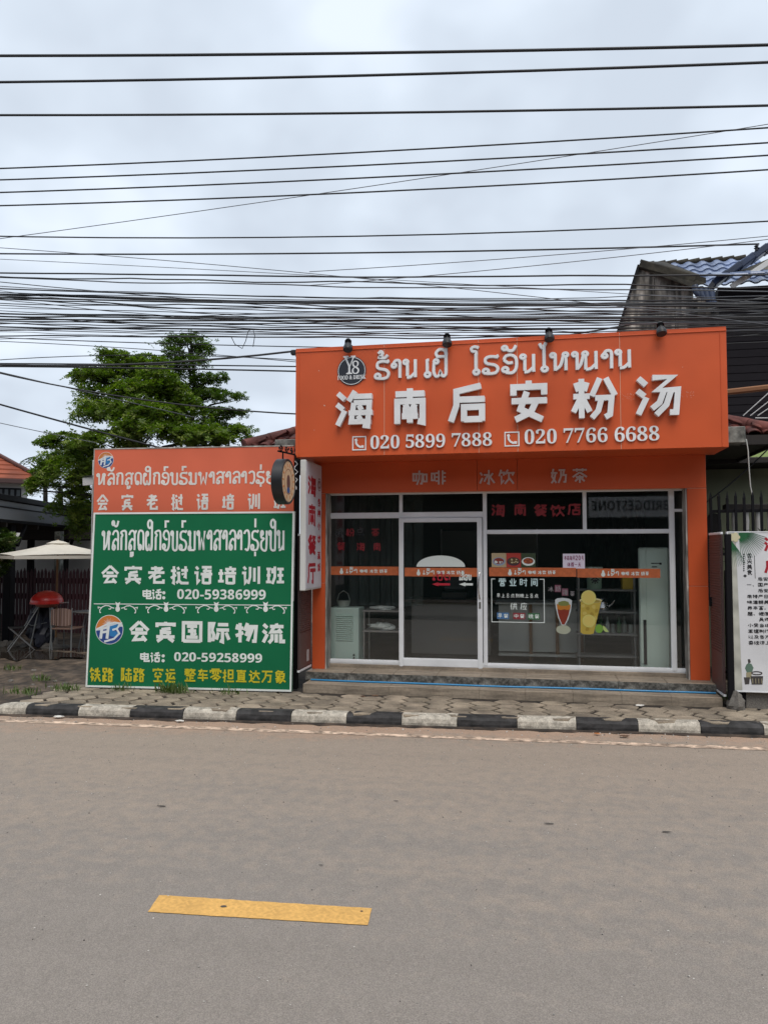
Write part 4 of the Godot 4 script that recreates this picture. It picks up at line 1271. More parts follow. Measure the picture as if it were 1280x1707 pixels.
	g.bevel(p + Vector3(0, 0.88, -0.3), Vector3(1.40, 0.035, 0.72), 0.006)
	part(g, "tabletop", M.panel_white, t)
	for x in [-0.16, 0.24, 0.60]:
		g = G.new()
		g.bevel(p + Vector3(x, 0.44, 0.045), Vector3(0.05, 0.86, 0.05), 0.005)
		part(g, "leg", M.wood_leg, t)
	g = G.new()
	g.bevel(p + Vector3(0, 0.10, -0.1), Vector3(1.30, 0.03, 0.5), 0.004)
	part(g, "lower_shelf", M.panel_white, t)
	# shelf unit with glasses and bottles on the right
	p = Vector3(1.0, fl, -1.0)
	t = thing("shelf_unit", "dark shelf unit of bottles and glasses behind the big window", "shelves", p)
	for x in [-0.36, 0.42]:
		for z in [-0.16, 0.16]:
			g = G.new()
			g.bevel(p + Vector3(x, 0.70, z), Vector3(0.03, 1.40, 0.03), 0.004)
			part(g, "upright", M.galvanised, t)
	for y in [0.16, 0.48, 0.80, 1.12]:
		g = G.new()
		g.bevel(p + Vector3(0.03, y, 0), Vector3(0.84, 0.025, 0.38), 0.004)
		part(g, "shelf", M.galvanised, t)
	for k in 9:
		var q := p + Vector3(-0.28 + k * 0.082, 0.4925, 0.05 - 0.08 * (k % 2))
		var kind := k % 3
		var o := thing("bottle" if kind < 2 else "drinking_glass", ["dark green bottle on the lower shelf of the dark shelf unit", "clear bottle on the lower shelf of the dark shelf unit", "upturned drinking glass on the lower shelf of the dark shelf unit"][kind], ["bottle", "bottle", "glass"][kind], q, "bottles and glasses on the dark shelf unit")
		g = G.new()
		var prof := PackedVector2Array([Vector2(0, 0), Vector2(0.032, 0), Vector2(0.034, 0.02), Vector2(0.034, 0.14), Vector2(0.014, 0.19), Vector2(0.013, 0.24), Vector2(0, 0.24)]) if kind < 2 else PackedVector2Array([Vector2(0, 0), Vector2(0.036, 0), Vector2(0.029, 0.13), Vector2(0, 0.13)])
		g.lathe(prof, Transform3D(Basis(), q), 12)
		part(g, "body", [mat("bottle_green", Color(0.02, 0.09, 0.03), 0.1), mat("bottle_clear", Color(0.25, 0.30, 0.28), 0.12), M.bottle_clear][kind], o)
	var kt := thing("kettle", "shiny steel kettle on the middle shelf of the dark shelf unit", "kettle", p + Vector3(-0.02, 0.8125, 0.04))
	g = G.new()
	g.lathe(PackedVector2Array([Vector2(0, 0), Vector2(0.085, 0), Vector2(0.095, 0.05), Vector2(0.07, 0.13), Vector2(0.02, 0.155), Vector2(0.018, 0.18), Vector2(0, 0.185)]), Transform3D(Basis(), p + Vector3(-0.02, 0.8125, 0.04)), 18)
	part(g, "body", M.chrome, kt)
	g = G.new()
	g.tube(PackedVector3Array([p + Vector3(0.06, 0.87, 0.04), p + Vector3(0.12, 0.92, 0.06), p + Vector3(0.15, 0.97, 0.07)]), 0.016, 0.009, 8)
	part(g, "spout", M.chrome, kt)
	g = G.new()
	g.tube(PackedVector3Array([p + Vector3(-0.09, 0.9, 0.04), p + Vector3(-0.07, 1.0, 0.04), p + Vector3(0.03, 1.0, 0.04), p + Vector3(0.05, 0.93, 0.04)]), 0.008, 0.008, 6)
	part(g, "handle", M.black_plastic, kt)
	var tub := thing("tea_tub", "green and white tea tub printed with black characters on the shelves", "tub", p + Vector3(-0.13, 1.1325, 0.05))
	g = G.new()
	g.lathe(PackedVector2Array([Vector2(0, 0), Vector2(0.105, 0), Vector2(0.11, 0.30), Vector2(0, 0.30)]), Transform3D(Basis(), p + Vector3(-0.13, 1.1325, 0.05)), 20)
	part(g, "body", mat("tub_green", Color(0.22, 0.34, 0.25), 0.4), tub)
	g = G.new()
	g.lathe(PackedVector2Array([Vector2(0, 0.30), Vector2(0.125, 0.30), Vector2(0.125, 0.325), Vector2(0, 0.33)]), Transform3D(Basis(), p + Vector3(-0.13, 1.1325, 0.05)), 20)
	part(g, "lid", M.glass_tinted_enamel, tub)
	g = G.new()
	han(g, "茶", Transform3D(Basis(), p + Vector3(-0.13, 1.1325, 0.165)), Vector2(-0.075, 0.22), Vector2(0.075, 0.07), 0.016, 0.0, 0.002)
	part(g, "print", M.print_black, tub)
	var crate := thing("yellow_carton", "yellow carton on the top shelf beside the air conditioner", "carton", p + Vector3(0.34, 1.1325, 0.0))
	g = G.new()
	g.bevel(p + Vector3(0.34, 1.26, 0.0), Vector3(0.16, 0.255, 0.26), 0.004)
	part(g, "box", mat("carton_yellow", Color(0.42, 0.30, 0.02), 0.6), crate)
	g = G.new()
	g.bevel(p + Vector3(0.34, 1.388, 0.0), Vector3(0.05, 0.004, 0.262), 0.001)
	part(g, "tape", mat("tape", Color(0.45, 0.36, 0.2), 0.3), crate)
	# hanging strip curtain on the left and the menu board at the back
	p = Vector3(-2.55, 3.095, -0.95)
	t = thing("strip_curtain", "hanging clear plastic strip curtain behind the left window", "curtain", p)
	g = G.new()
	g.bevel(p + Vector3(0.25, -0.02, 0), Vector3(1.2, 0.04, 0.03), 0.004)
	part(g, "track", M.aluminium, t)
	for k in 7:
		g = G.new()
		var x := -0.3 + k * 0.17
		for i in 6:
			var x0 := x + i * 0.026; var x1 := x0 + 0.026
			var z0 := 0.012 * sin(i * 1.1 + k); var z1 := 0.012 * sin((i + 1) * 1.1 + k)
			g.quad(p + Vector3(x0, -1.9, z0), p + Vector3(x1, -1.9, z1), p + Vector3(x1, -0.03, z1), p + Vector3(x0, -0.03, z0))
		part(g, "strip", glass("strip_plastic", Color(0.25, 0.32, 0.30), 0.22), t)
	p = Vector3(-0.9, 1.55, -4.98)
	t = thing("menu_board", "pale menu board hung on the shop's back wall", "board", p)
	g = G.new()
	g.bevel(p + Vector3(0.0, 0.45, 0.02), Vector3(1.9, 0.9, 0.03), 0.006)
	part(g, "panel", M.grey_panel, t)
	g = G.new()
	for s in [-1.0, 1.0]:
		g.bevel(p + Vector3(0.965 * s, 0.45, 0.02), Vector3(0.03, 0.96, 0.04), 0.004)
	part(g, "frame", M.aluminium, t)
	# potted plant on the cabinet
	p = Vector3(-2.84, fl + 0.84, -0.58)
	t = thing("basket", "small woven basket on the pale green cabinet", "basket", p)
	g = G.new()
	g.lathe(PackedVector2Array([Vector2(0, 0), Vector2(0.08, 0), Vector2(0.11, 0.10), Vector2(0.095, 0.10), Vector2(0.07, 0.015), Vector2(0, 0.015)]), Transform3D(Basis(), p), 16)
	part(g, "body", mat("basketry", Color(0.30, 0.33, 0.30), 0.8), t)
	g = G.new()
	g.tube(PackedVector3Array([p + Vector3(-0.1, 0.1, 0), p + Vector3(-0.07, 0.2, 0), p + Vector3(0, 0.25, 0), p + Vector3(0.07, 0.2, 0), p + Vector3(0.1, 0.1, 0)]), 0.008, 0.008, 6)
	part(g, "handle", M.basketry, t)

func lump(g: G, mid: Vector3, r: Vector3, n: FastNoiseLite, rough: float, rings := 8, sides := 14) -> void:
	var pts := []
	for i in rings + 1:
		var a := PI * i / rings
		var row := []
		for j in sides:
			var b := TAU * j / sides
			var d := Vector3(sin(a) * cos(b), cos(a), sin(a) * sin(b))
			row.append(mid + d * r * (1.0 + rough * n.get_noise_3dv(d)))
		pts.append(row)
	for i in rings:
		for j in sides:
			var k := (j + 1) % sides
			if i < rings - 1 or true:
				g.tri(pts[i][j], pts[i][k], pts[i + 1][k])
				g.tri(pts[i][j], pts[i + 1][k], pts[i + 1][j])

# ---------------------------------------------------------------- vinyl and paper on the glass
func print_quad(g: G, px0: float, py0: float, px1: float, py1: float, f: Transform3D, z: float) -> void:
	var b := box2(px0, py0, px1, py1, f)
	g.prism(PackedVector2Array([Vector2(b[0].x, b[1].y), b[1], Vector2(b[1].x, b[0].y), b[0]]), f, 0.0, z, false, false)
func ellipse(mid: Vector2, rx: float, ry: float, m := 28, a0 := 0.0, a1 := TAU) -> PackedVector2Array:
	var p := PackedVector2Array()
	for i in (m if a1 - a0 > 6.2 else m + 1): p.append(mid + Vector2(cos(a0 + (a1 - a0) * i / m) * rx, sin(a0 + (a1 - a0) * i / m) * ry))
	return p

func make_glass_prints() -> void:
	var f := Transform3D(Basis(), Vector3(0, 0, GZ + 0.004))
	var fd := Transform3D(Basis(), Vector3(0, 0, GZ + 0.049))
	var g: G
	var bands := [[545.0, 944.0, 666.0, 959.0, 566.0, f, "on the left window"], [674.5, 944.5, 799.0, 961.5, 694.0, fd, "across the sliding door"], [815.0, 946.5, 960.0, 961.5, 846.0, f, "left of the seam on the big window"], [961.5, 948.5, 1100.0, 963.5, 1001.0, f, "right of the seam on the big window"]]
	for k in 4:
		var a: Array = bands[k]
		var b := box2(a[0], a[1], a[2], a[3], a[5])
		var yb: float = b[1].y; var yt: float = yb + 0.125
		var t := thing("window_band", "orange vinyl strip with small white lettering " + a[6], "sticker", Vector3((b[0].x + b[1].x) / 2, yb, a[5].origin.z))
		g = G.new()
		g.prism(PackedVector2Array([Vector2(b[0].x, yb), Vector2(b[1].x, yb), Vector2(b[1].x, yt), Vector2(b[0].x, yt)]), a[5], 0.0, 0.0012, true, true)
		part(g, "strip", M.band_orange, t)
		g = G.new()
		var x0: float = on_frame(a[4], 950, a[5]).x
		var w := on_frame(a[4] + 74.0, 950, a[5]).x - x0
		# a water-drop shape, then the words
		g.prism(ellipse(Vector2(x0 + 0.03, yb + 0.042), 0.028, 0.03, 14), a[5], 0.0, 0.0024, false, false)
		g.prism(PackedVector2Array([Vector2(x0 + 0.008, yb + 0.05), Vector2(x0 + 0.052, yb + 0.05), Vector2(x0 + 0.040, yb + 0.10), Vector2(x0 + 0.02, yb + 0.10)]), a[5], 0.0, 0.0026, false, false)
		lao_line(g, "ເຈົ້າ", a[5], Vector2(x0 + w * 0.14, yb + 0.085), Vector2(x0 + w * 0.42, yb + 0.03), 0.010, 0.0, 0.0024)
		han_line(g, "咖啡", a[5], Vector2(x0 + w * 0.46, yb + 0.09), Vector2(x0 + w * 0.64, yb + 0.03), w * 0.085, 0.0085, 0.0, 0.0024)
		han_line(g, "冰饮", a[5], Vector2(x0 + w * 0.68, yb + 0.09), Vector2(x0 + w * 0.86, yb + 0.03), w * 0.085, 0.0085, 0.0, 0.0024)
		han_line(g, "奶茶", a[5], Vector2(x0 + w * 0.90, yb + 0.09), Vector2(x0 + w * 1.08, yb + 0.03), w * 0.085, 0.0085, 0.0, 0.0024)
		part(g, "lettering", M.vinyl_white, t)
	# white half oval over the door's strip
	g = G.new()
	var b := box2(694, 926, 775, 945, fd)
	g.prism(ellipse(Vector2((b[0].x + b[1].x) / 2, b[1].y), (b[1].x - b[0].x) / 2, b[0].y - b[1].y, 30, 0.0, PI), fd, 0.0, 0.001)
	tag(part(g, "door_sticker", M.vinyl_white), "white half-oval sticker above the orange strip on the door", "sticker")
	# slide notices: red word and arrow, grey word and arrow
	for k in 2:
		var px: float = [720.0, 765.0][k]
		var t := thing("slide_notice", ["red word and left-pointing arrow stuck on the door", "grey word and left-pointing arrow stuck by the door handle"][k], "sticker", at_z(px + 14, 975, fd.origin.z))
		g = G.new()
		var q := box2(px, 958, px + [32.0, 21.0][k], 967, fd)
		lao_line(g, ["ເປີດ", "ເລື່ອນ"][k], fd, q[0], q[1], 0.016, 0.0, 0.0012)
		var ar := box2(px, 971, px + [30.0, 23.0][k], 977, fd)
		var my: float = (ar[0].y + ar[1].y) / 2
		g.prism(PackedVector2Array([Vector2(ar[0].x, my), Vector2(ar[0].x + 0.09, ar[1].y - 0.005), Vector2(ar[0].x + 0.09, my - 0.016), Vector2(ar[1].x, my - 0.016), Vector2(ar[1].x, my + 0.016), Vector2(ar[0].x + 0.09, my + 0.016), Vector2(ar[0].x + 0.09, ar[0].y + 0.005)]), fd, 0.0, 0.0012, false, false)
		part(g, "lettering", [M.vinyl_red, M.vinyl_white][k], t)
	# opening hours
	var t := thing("opening_hours", "white-lined frame of opening hours lettering on the big window", "sticker", at_z(863, 1040, f.origin.z))
	g = G.new()
	b = box2(819, 965, 907, 1038, f)
	var lo: Vector2 = b[0]; var hi: Vector2 = b[1]
	g.stroke(PackedVector2Array([Vector2(lo.x + 0.05, lo.y), lo, Vector2(lo.x, hi.y), hi, Vector2(hi.x, lo.y), Vector2(hi.x - 0.06, lo.y)]), 0.011, f, 0.0, 0.001)
	part(g, "border", M.vinyl_white, t)
	g = G.new()
	b = box2(830, 963, 897, 978, f)
	han_line(g, "营业时间", f, b[0], b[1], 0.115, 0.0135, 0.0, 0.001)
	part(g, "heading", mat("vinyl_aqua", Color(0.50, 0.66, 0.68), 0.5), t)
	g = G.new()
	b = box2(827, 989, 898, 997, f)
	var words := "早上8点到晚上8点"
	var step: float = (b[1].x - b[0].x) / 9.0
	for i in 9:
		var x: float = b[0].x + step * i
		if words[i] == "8": latin(g, "8", font("Droid Sans"), f, Vector2(x + 0.012, b[0].y), Vector2(x + 0.045, b[1].y), 0.001, 0.0)
		else: han(g, words[i], f, Vector2(x, b[0].y), Vector2(x + step * 0.88, b[1].y), 0.0065, 0.0, 0.001)
	b = box2(850, 1004, 879, 1017, f)
	han_line(g, "供应", f, b[0], b[1], 0.10, 0.011, 0.0, 0.001)
	part(g, "lettering", M.vinyl_white, t)
	for k in 3:
		var x0: float = [828.0, 855.0, 879.5][k]
		g = G.new()
		print_quad(g, x0, 1021 + k * 0.5, x0 + 20, 1032 + k * 0.5, f, 0.001)
		var o := part(g, "meal_tag", [M.tag_blue, M.tag_red, M.tag_green][k], t)
		g = G.new()
		b = box2(x0 + 1, 1022.5 + k * 0.5, x0 + 19, 1030.5 + k * 0.5, f)
		han_line(g, ["早餐", "中餐", "晚餐"][k], f, b[0], b[1], 0.068, 0.007, 0.0, 0.0022)
		part(g, "lettering", M.vinyl_white, o)
	# notice of the rest day
	t = thing("paper_notice", "white paper notice with purple characters on the big window", "notice", at_z(956, 948, f.origin.z))
	g = G.new()
	print_quad(g, 937.5, 923, 974.5, 948, f, 0.001)
	part(g, "paper", M.notice_paper, t)
	g = G.new()
	b = box2(939.5, 926, 973, 934, f)
	var l0: Vector2 = b[0]; var l1: Vector2 = b[1]
	step = (l1.x - l0.x) / 7.0
	words = "本店每月20号"
	for i in 7:
		var x := l0.x + step * i
		if words[i] in ["2", "0"]: latin(g, words[i], font("Droid Sans", 700), f, Vector2(x + 0.002, l0.y), Vector2(x + step * 0.8, l1.y), 0.001, 0.001)
		else: han(g, words[i], f, Vector2(x, l0.y), Vector2(x + step * 0.94, l1.y), 0.0062, 0.0, 0.002)
	b = box2(945, 937, 968, 945, f)
	han_line(g, "休假一天", f, b[0], b[1], 0.042, 0.0062, 0.0, 0.002)
	part(g, "lettering", M.notice_ink, t)
	# three food pictures
	t = thing("food_poster", "strip of three food pictures above the orange band", "poster", at_z(855, 946, f.origin.z))
	for k in 3:
		var x0: float = 819.0 + k * 24.5
		g = G.new()
		print_quad(g, x0, 922, x0 + 24.5, 945.5, f, 0.001)
		var o := part(g, "picture", [mat("pic_cream", Color(0.42, 0.33, 0.20), 0.5), mat("pic_red", Color(0.38, 0.035, 0.025), 0.5), mat("pic_dark", Color(0.03, 0.05, 0.02), 0.5)][k], t)
		var c := on_frame(x0 + 12.2, 936, f)
		g = G.new()
		g.prism(ellipse(c, 0.092, 0.060), f, 0.0, 0.002, false, false)
		part(g, "bowl", [mat("bowl_blue", Color(0.25, 0.30, 0.40), 0.4), mat("bowl_black", Color(0.06, 0.03, 0.04), 0.4), M.vinyl_white][k], o)
		g = G.new()
		g.prism(ellipse(c + Vector2(0, 0.008), 0.070, 0.042), f, 0.0, 0.003, false, false)
		part(g, "food", [mat("food_red", Color(0.22, 0.03, 0.02), 0.5), mat("food_dark", Color(0.09, 0.05, 0.015), 0.5), mat("food_brown", Color(0.22, 0.045, 0.02), 0.5)][k], o)
		g = G.new()
		var r := RandomNumberGenerator.new()
		r.seed = 30 + k
		for i in 9:
			g.prism(ellipse(c + Vector2(r.randf_range(-0.055, 0.055), r.randf_range(-0.02, 0.04)), r.randf_range(0.006, 0.018), r.randf_range(0.005, 0.012), 8), f, 0.0, 0.0042 + 0.0003 * i, false, false)
		part(g, "garnish", [M.vinyl_white, mat("food_cream", Color(0.5, 0.42, 0.25), 0.5), mat("food_orange", Color(0.40, 0.10, 0.03), 0.5)][k], o)
	# glass of red tea
	t = thing("red_tea_sticker", "printed picture of a stemmed glass of red tea on the window", "sticker", at_z(938, 1057, f.origin.z))
	var mk := func(pts: Array, z: float) -> G:
		var gg := G.new()
		var poly := PackedVector2Array()
		for q in pts: poly.append(on_frame(q[0], q[1], f))
		gg.prism(poly, f, 0.0, z, false, false)
		return gg
	part(mk.call([[924.5, 1000], [928, 997.5], [938, 996.5], [948, 998], [953, 1001], [951.5, 1016], [947, 1032], [941.5, 1042], [935.5, 1042], [930, 1030], [926, 1014]], 0.001), "glass_bowl", mat("print_glass", Color(0.46, 0.50, 0.52), 0.4), t)
	part(mk.call([[928, 1011], [950, 1012], [947.5, 1024], [944, 1034], [940.5, 1041], [936.5, 1041], [932, 1030], [929.5, 1021]], 0.002), "tea", mat("tea_red", Color(0.20, 0.025, 0.012), 0.4), t)
	part(mk.call([[927.5, 1007], [950.5, 1008], [950, 1015], [946, 1017], [940, 1015.5], [934, 1017], [928.5, 1015]], 0.003), "orange_layer", mat("tea_orange", Color(0.42, 0.16, 0.02), 0.4), t)
	part(mk.call([[930, 1004], [936, 1002], [941, 1001.5], [947, 1003.5], [949, 1008], [943, 1010], [935, 1010], [930, 1008]], 0.0036), "lime_slice", mat("lime_dull", Color(0.16, 0.18, 0.05), 0.4), t)
	g = G.new()
	g.prism(ellipse(on_frame(938.5, 1049.5, f), 0.098, 0.062), f, 0.0, 0.0012, false, false)
	part(g, "glass_foot", mat("print_foot", Color(0.34, 0.36, 0.28), 0.4), t)
	# cup of lemon tea with limes
	t = thing("lemon_tea_sticker", "printed picture of a plastic cup of lemon tea on the window", "sticker", at_z(986, 1058, f.origin.z))
	part(mk.call([[967.5, 999], [1001.5, 1003], [995, 1030], [989, 1056], [984, 1057.5], [972, 1057], [967, 1054], [967, 1025]], 0.001), "cup", mat("lemon_tea", Color(0.40, 0.30, 0.05), 0.4), t)
	for k in 9:
		g = G.new()
		var ice := PackedVector2Array()
		var im := on_frame([972, 979, 989, 994, 974, 986, 992, 978, 985][k], [1010, 1014, 1012, 1018, 1022, 1024, 1030, 1049, 1044][k], f)
		for i in 6: ice.append(im + Vector2.from_angle(i * TAU / 6.0 + k) * (0.022 + 0.014 * ((k * 7 + i * 3) % 5) / 5.0))
		g.prism(ice, f, 0.0, 0.0014 + 0.0001 * k, false, false)
		part(g, "ice_cube", [mat("ice_pale", Color(0.47, 0.38, 0.10), 0.4), mat("ice_deep", Color(0.30, 0.21, 0.03), 0.4)][k % 2], t)
	g = G.new()
	g.prism(ellipse(on_frame(984, 1001, f), 0.152, 0.036), f, 0.0, 0.002, false, false)
	part(g, "rim", mat("cup_rim", Color(0.50, 0.46, 0.26), 0.4), t)
	g = G.new()
	g.prism(ellipse(on_frame(984, 1002, f), 0.135, 0.024), f, 0.0, 0.0026, false, false)
	part(g, "tea_surface", mat("lemon_deep", Color(0.26, 0.20, 0.04), 0.4), t)
	for q in [[980.5, 996.0, 0.100], [981.0, 1035.0, 0.088]]:
		g = G.new()
		g.prism(ellipse(on_frame(q[0], q[1], f), q[2], q[2]), f, 0.0, 0.0034, false, false)
		var o := part(g, "lemon_slice", mat("lemon_peel", Color(0.52, 0.48, 0.14), 0.4), t)
		g = G.new()
		g.prism(ellipse(on_frame(q[0], q[1], f), q[2] * 0.82, q[2] * 0.82), f, 0.0, 0.0040, false, false)
		part(g, "flesh", mat("lemon_flesh", Color(0.54, 0.44, 0.12), 0.4), o)
	g = G.new()
	g.prism(ellipse(on_frame(998, 1048, f), 0.052, 0.060), f, 0.0, 0.0012, false, false)
	part(g, "lime", mat("lime_green", Color(0.14, 0.30, 0.04), 0.4), t)
	part(mk.call([[1004, 1042.5], [1008, 1045], [1014.5, 1053], [1009, 1053.5], [1005, 1050]], 0.0016), "lime_wedge", mat("lime_pale", Color(0.36, 0.46, 0.16), 0.4), t)
	# dim characters between the drinks and the hours
	t = thing("drink_words", "dim drink lettering with two pink squares beside the hours frame", "sticker", at_z(925, 1005, f.origin.z))
	g = G.new()
	for q in [[924.0, 975.0], [936.0, 981.0]]: print_quad(g, q[0], q[1], q[0] + 10.5, q[1] + 12, f, 0.001)
	part(g, "square", mat("pink_tag", Color(0.16, 0.06, 0.09), 0.5), t)
	for q in [["冰", 913.0, 977.0], ["奶", 925.0, 976.5], ["海", 937.0, 982.5], ["茶", 949.0, 985.0]]:
		b = box2(q[1], q[2], q[1] + 9, q[2] + 9.5, f)
		g = G.new()
		han(g, q[0], f, b[0], b[1], 0.008, 0.0, 0.0022)
		part(g, "character", mat("vinyl_grey", Color(0.20, 0.19, 0.20), 0.5), t)
	# red characters high on the big window and on the left one
	t = thing("red_window_words", "row of dark red characters high on the big window", "sticker", at_z(890, 862, f.origin.z))
	g = G.new()
	for q in [["海", 818.0, 839.0], ["南", 854.0, 838.0], ["餐", 888.0, 839.5], ["饮", 916.0, 840.0], ["店", 945.0, 837.5]]:
		b = box2(q[1], q[2], q[1] + 25, q[2] + 22, f)
		g = G.new()
		han(g, q[0], f, b[0], b[1], 0.026, 0.0, 0.001)
		part(g, "character", mat("vinyl_dark_red", Color(0.22, 0.008, 0.014), 0.55), t)
	t = thing("red_menu_words", "block of small dark red and black characters on the left window", "sticker", at_z(600, 920, f.origin.z))
	g = G.new()
	for q in [["粉", 576.0, 880.0], ["茶", 618.0, 880.0], ["餐", 561.0, 903.0], ["海", 594.0, 903.5], ["南", 621.0, 903.5]]:
		b = box2(q[1], q[2], q[1] + 15, q[2] + 15, f)
		g = G.new()
		han(g, q[0], f, b[0], b[1], 0.017, 0.0, 0.001)
		part(g, "red_character", M.vinyl_dark_red, t)
	for q in [["小", 560.0, 881.0], ["点", 593.0, 878.0]]:
		b = box2(q[1], q[2], q[1] + 14, q[2] + 15, f)
		g = G.new()
		han(g, q[0], f, b[0], b[1], 0.014, 0.0, 0.001)
		part(g, "black_character", M.print_black, t)

# ---------------------------------------------------------------- projecting light box, round sign and folded gates
func make_blade_and_gates() -> void:
	var g: G
	var bx := -3.02
	var t := thing("light_box", "narrow white light box with red characters jutting from the left column", "sign", Vector3(bx - 0.04, 1.50, 0.42))
	g = G.new()
	g.bevel(Vector3(bx - 0.041, 2.392, 0.425), Vector3(0.078, 1.775, 0.80), 0.008)
	part(g, "case", M.lightbox_edge, t)
	var f := Transform3D(Basis(Vector3(0, 0, -1), Vector3.UP, Vector3.RIGHT), Vector3(bx - 0.002, 0, 0))
	g = G.new()
	g.prism(PackedVector2Array([Vector2(-0.805, 1.53), Vector2(-0.045, 1.53), Vector2(-0.045, 3.255), Vector2(-0.805, 3.255)]), f, 0.0, 0.004)
	part(g, "face", M.lightbox, t)
	var ys := [[3.10, 2.80], [2.72, 2.38], [2.28, 1.98], [1.89, 1.58]]
	for k in 4:
		g = G.new()
		han(g, "海南餐厅"[k], f, Vector2(-0.74, ys[k][0]), Vector2(-0.32, ys[k][1]), 0.048, 0.0, 0.0062)
		part(g, "red_character", M.print_red, t)
	for k in 6:
		g = G.new()
		var y: float = [2.80, 2.64, 2.46, 2.28, 2.04, 1.87][k]
		han(g, "各种小炒菜饭"[k], f, Vector2(-0.25, y), Vector2(-0.10, y - 0.125), 0.018, 0.0, 0.0062)
		part(g, "small_character", M.print_red, t)
	g = G.new()
	g.stroke(ellipse(Vector2(-0.165, 2.99), 0.082, 0.088), 0.012, f, 0.0, 0.006, true)
	g.stroke(ellipse(Vector2(-0.165, 2.99), 0.045, 0.050, 12), 0.022, f, 0.0, 0.0064, true)
	part(g, "emblem", mat("emblem_brown", Color(0.16, 0.035, 0.03), 0.5), t)
	# round drum sign on a scrolled iron bracket; its picture is left plain
	var c := Vector3(-3.245, 2.955, 1.13)
	t = thing("round_sign", "round black drum sign with a cream ringed face on a scrolled iron bracket", "sign", c)
	var df := Transform3D(Basis(Vector3(0, 0, 1), Vector3.RIGHT, Vector3.UP).orthonormalized(), c)
	df = Transform3D(Basis(Quaternion(Vector3.UP, Vector3.RIGHT)), c)
	g = G.new()
	g.lathe(PackedVector2Array([Vector2(0, -0.065), Vector2(0.29, -0.065), Vector2(0.302, -0.055), Vector2(0.302, 0.075), Vector2(0.295, 0.085), Vector2(0.275, 0.085), Vector2(0.272, 0.076), Vector2(0, 0.076)]), df, 36)
	part(g, "drum", M.black_plastic, t)
	var ff := Transform3D(Basis(Vector3(0, 0, -1), Vector3.UP, Vector3.RIGHT), c + Vector3(0.076, 0, 0))
	g = G.new()
	g.prism(ellipse(Vector2.ZERO, 0.268, 0.268, 36), ff, 0.0, 0.003, false)
	part(g, "face", mat("face_cream", Color(0.80, 0.56, 0.34), 0.5, {"tex": T.soft, "scale": Vector3(1.5, 1.5, 1.5)}), t)
	g = G.new()
	g.stroke(ellipse(Vector2.ZERO, 0.165, 0.165, 30), 0.010, ff, 0.0, 0.0045, true)
	part(g, "ring", mat("face_ring", Color(0.30, 0.12, 0.06), 0.5), t)
	g = G.new()
	for k in 14:
		var a := 0.35 + (TAU - 0.7) * k / 13.0 - PI / 2
		g.stroke(PackedVector2Array([Vector2.from_angle(a) * 0.195, Vector2.from_angle(a) * 0.240]), 0.022, ff, 0.0, 0.0045)
	part(g, "rim_marks", mat("face_marks", Color(0.56, 0.18, 0.04), 0.5), t)
	g = G.new()
	g.prism(ellipse(Vector2(0, -0.01), 0.07, 0.10), ff, 0.0, 0.0046, false)
	part(g, "centre_patch", mat("face_patch", Color(0.14, 0.055, 0.045), 0.5), t)
	g = G.new()
	g.prism(ellipse(Vector2(0, -0.115), 0.06, 0.04), ff, 0.0, 0.0052, false)
	part(g, "blue_patch", mat("face_blue", Color(0.03, 0.09, 0.28), 0.5), t)
	g = G.new()
	var top := c + Vector3(0, 0.30, 0)
	g.tube(PackedVector3Array([top, top + Vector3(0, 0.09, 0)]), 0.010, 0.010, 6)
	g.tube(PackedVector3Array([top + Vector3(-0.02, 0.09, 0.14), top + Vector3(0.02, 0.09, 0.0), top + Vector3(0.10, 0.08, -0.20), Vector3(-3.19, 3.33, 0.72)]), 0.012, 0.012, 6)
	for k in 3:
		var o := top + Vector3(0.03 * k, 0.10, 0.10 - 0.13 * k)
		var sc := PackedVector3Array()
		for i in 15:
			var a := i * 0.55
			sc.append(o + Vector3(0.01, sin(a) * (0.055 - i * 0.003), cos(a) * (0.055 - i * 0.003)) + Vector3(0, 0.02, 0))
		g.tube(sc, 0.008, 0.006, 5)
	for k in 6:
		var o := top + Vector3(0.02 * k, 0.12 + 0.02 * (k % 2), 0.15 - 0.07 * k)
		g.bevel(o, Vector3(0.012, 0.045, 0.03), 0.004, Basis.from_euler(Vector3(0.7 * k, 0.3, 0.2)))
	part(g, "bracket", M.black_iron, t)
	g = G.new()
	var wire := PackedVector3Array()
	for i in 12: wire.append(Vector3(-3.17 + 0.02 * sin(i * 1.9), 3.26 - i * 0.035, 0.80 + 0.03 * cos(i * 2.3)))
	g.tube(wire, 0.007, 0.007, 5)
	tag(part(g, "loose_wire", mat("wire_white", Color(0.6, 0.6, 0.6), 0.5)), "tangled white wire hanging beside the round drum sign", "wire")
	# steel post between the boards and the light box
	g = G.new()
	g.bevel(Vector3(-3.27, 1.72, 0.45), Vector3(0.075, 3.19, 0.075), 0.006)
	tag(part(g, "steel_post", M.black_iron), "square black steel post between the green board and the light box", "post")
	# folded brown gates at both ends of the step
	for s in 2:
		var x: float = [-3.185, 2.285][s]
		var nm: String = ["brown folded gate leaf under the white light box", "brown ribbed gate leaf against the right orange column"][s]
		var y0: float = [0.40, 0.28][s]
		var z1: float = [0.60, 0.66][s]
		t = thing("gate_leaf", nm, "gate", Vector3(x, y0, z1 / 2))
		g = G.new()
		g.bevel(Vector3(x, (y0 + 2.25) / 2, z1 / 2), Vector3(0.02, 2.25 - y0, z1), 0.003)
		part(g, "sheet", M.brown_gate, t)
		g = G.new()
		g.bevel(Vector3(x + [0.011, -0.011][s], y0 + 0.26, z1 / 2), Vector3(0.012, 0.48, z1 - 0.05), 0.003)
		part(g, "kick_panel", M.brown_gate_flat, t)
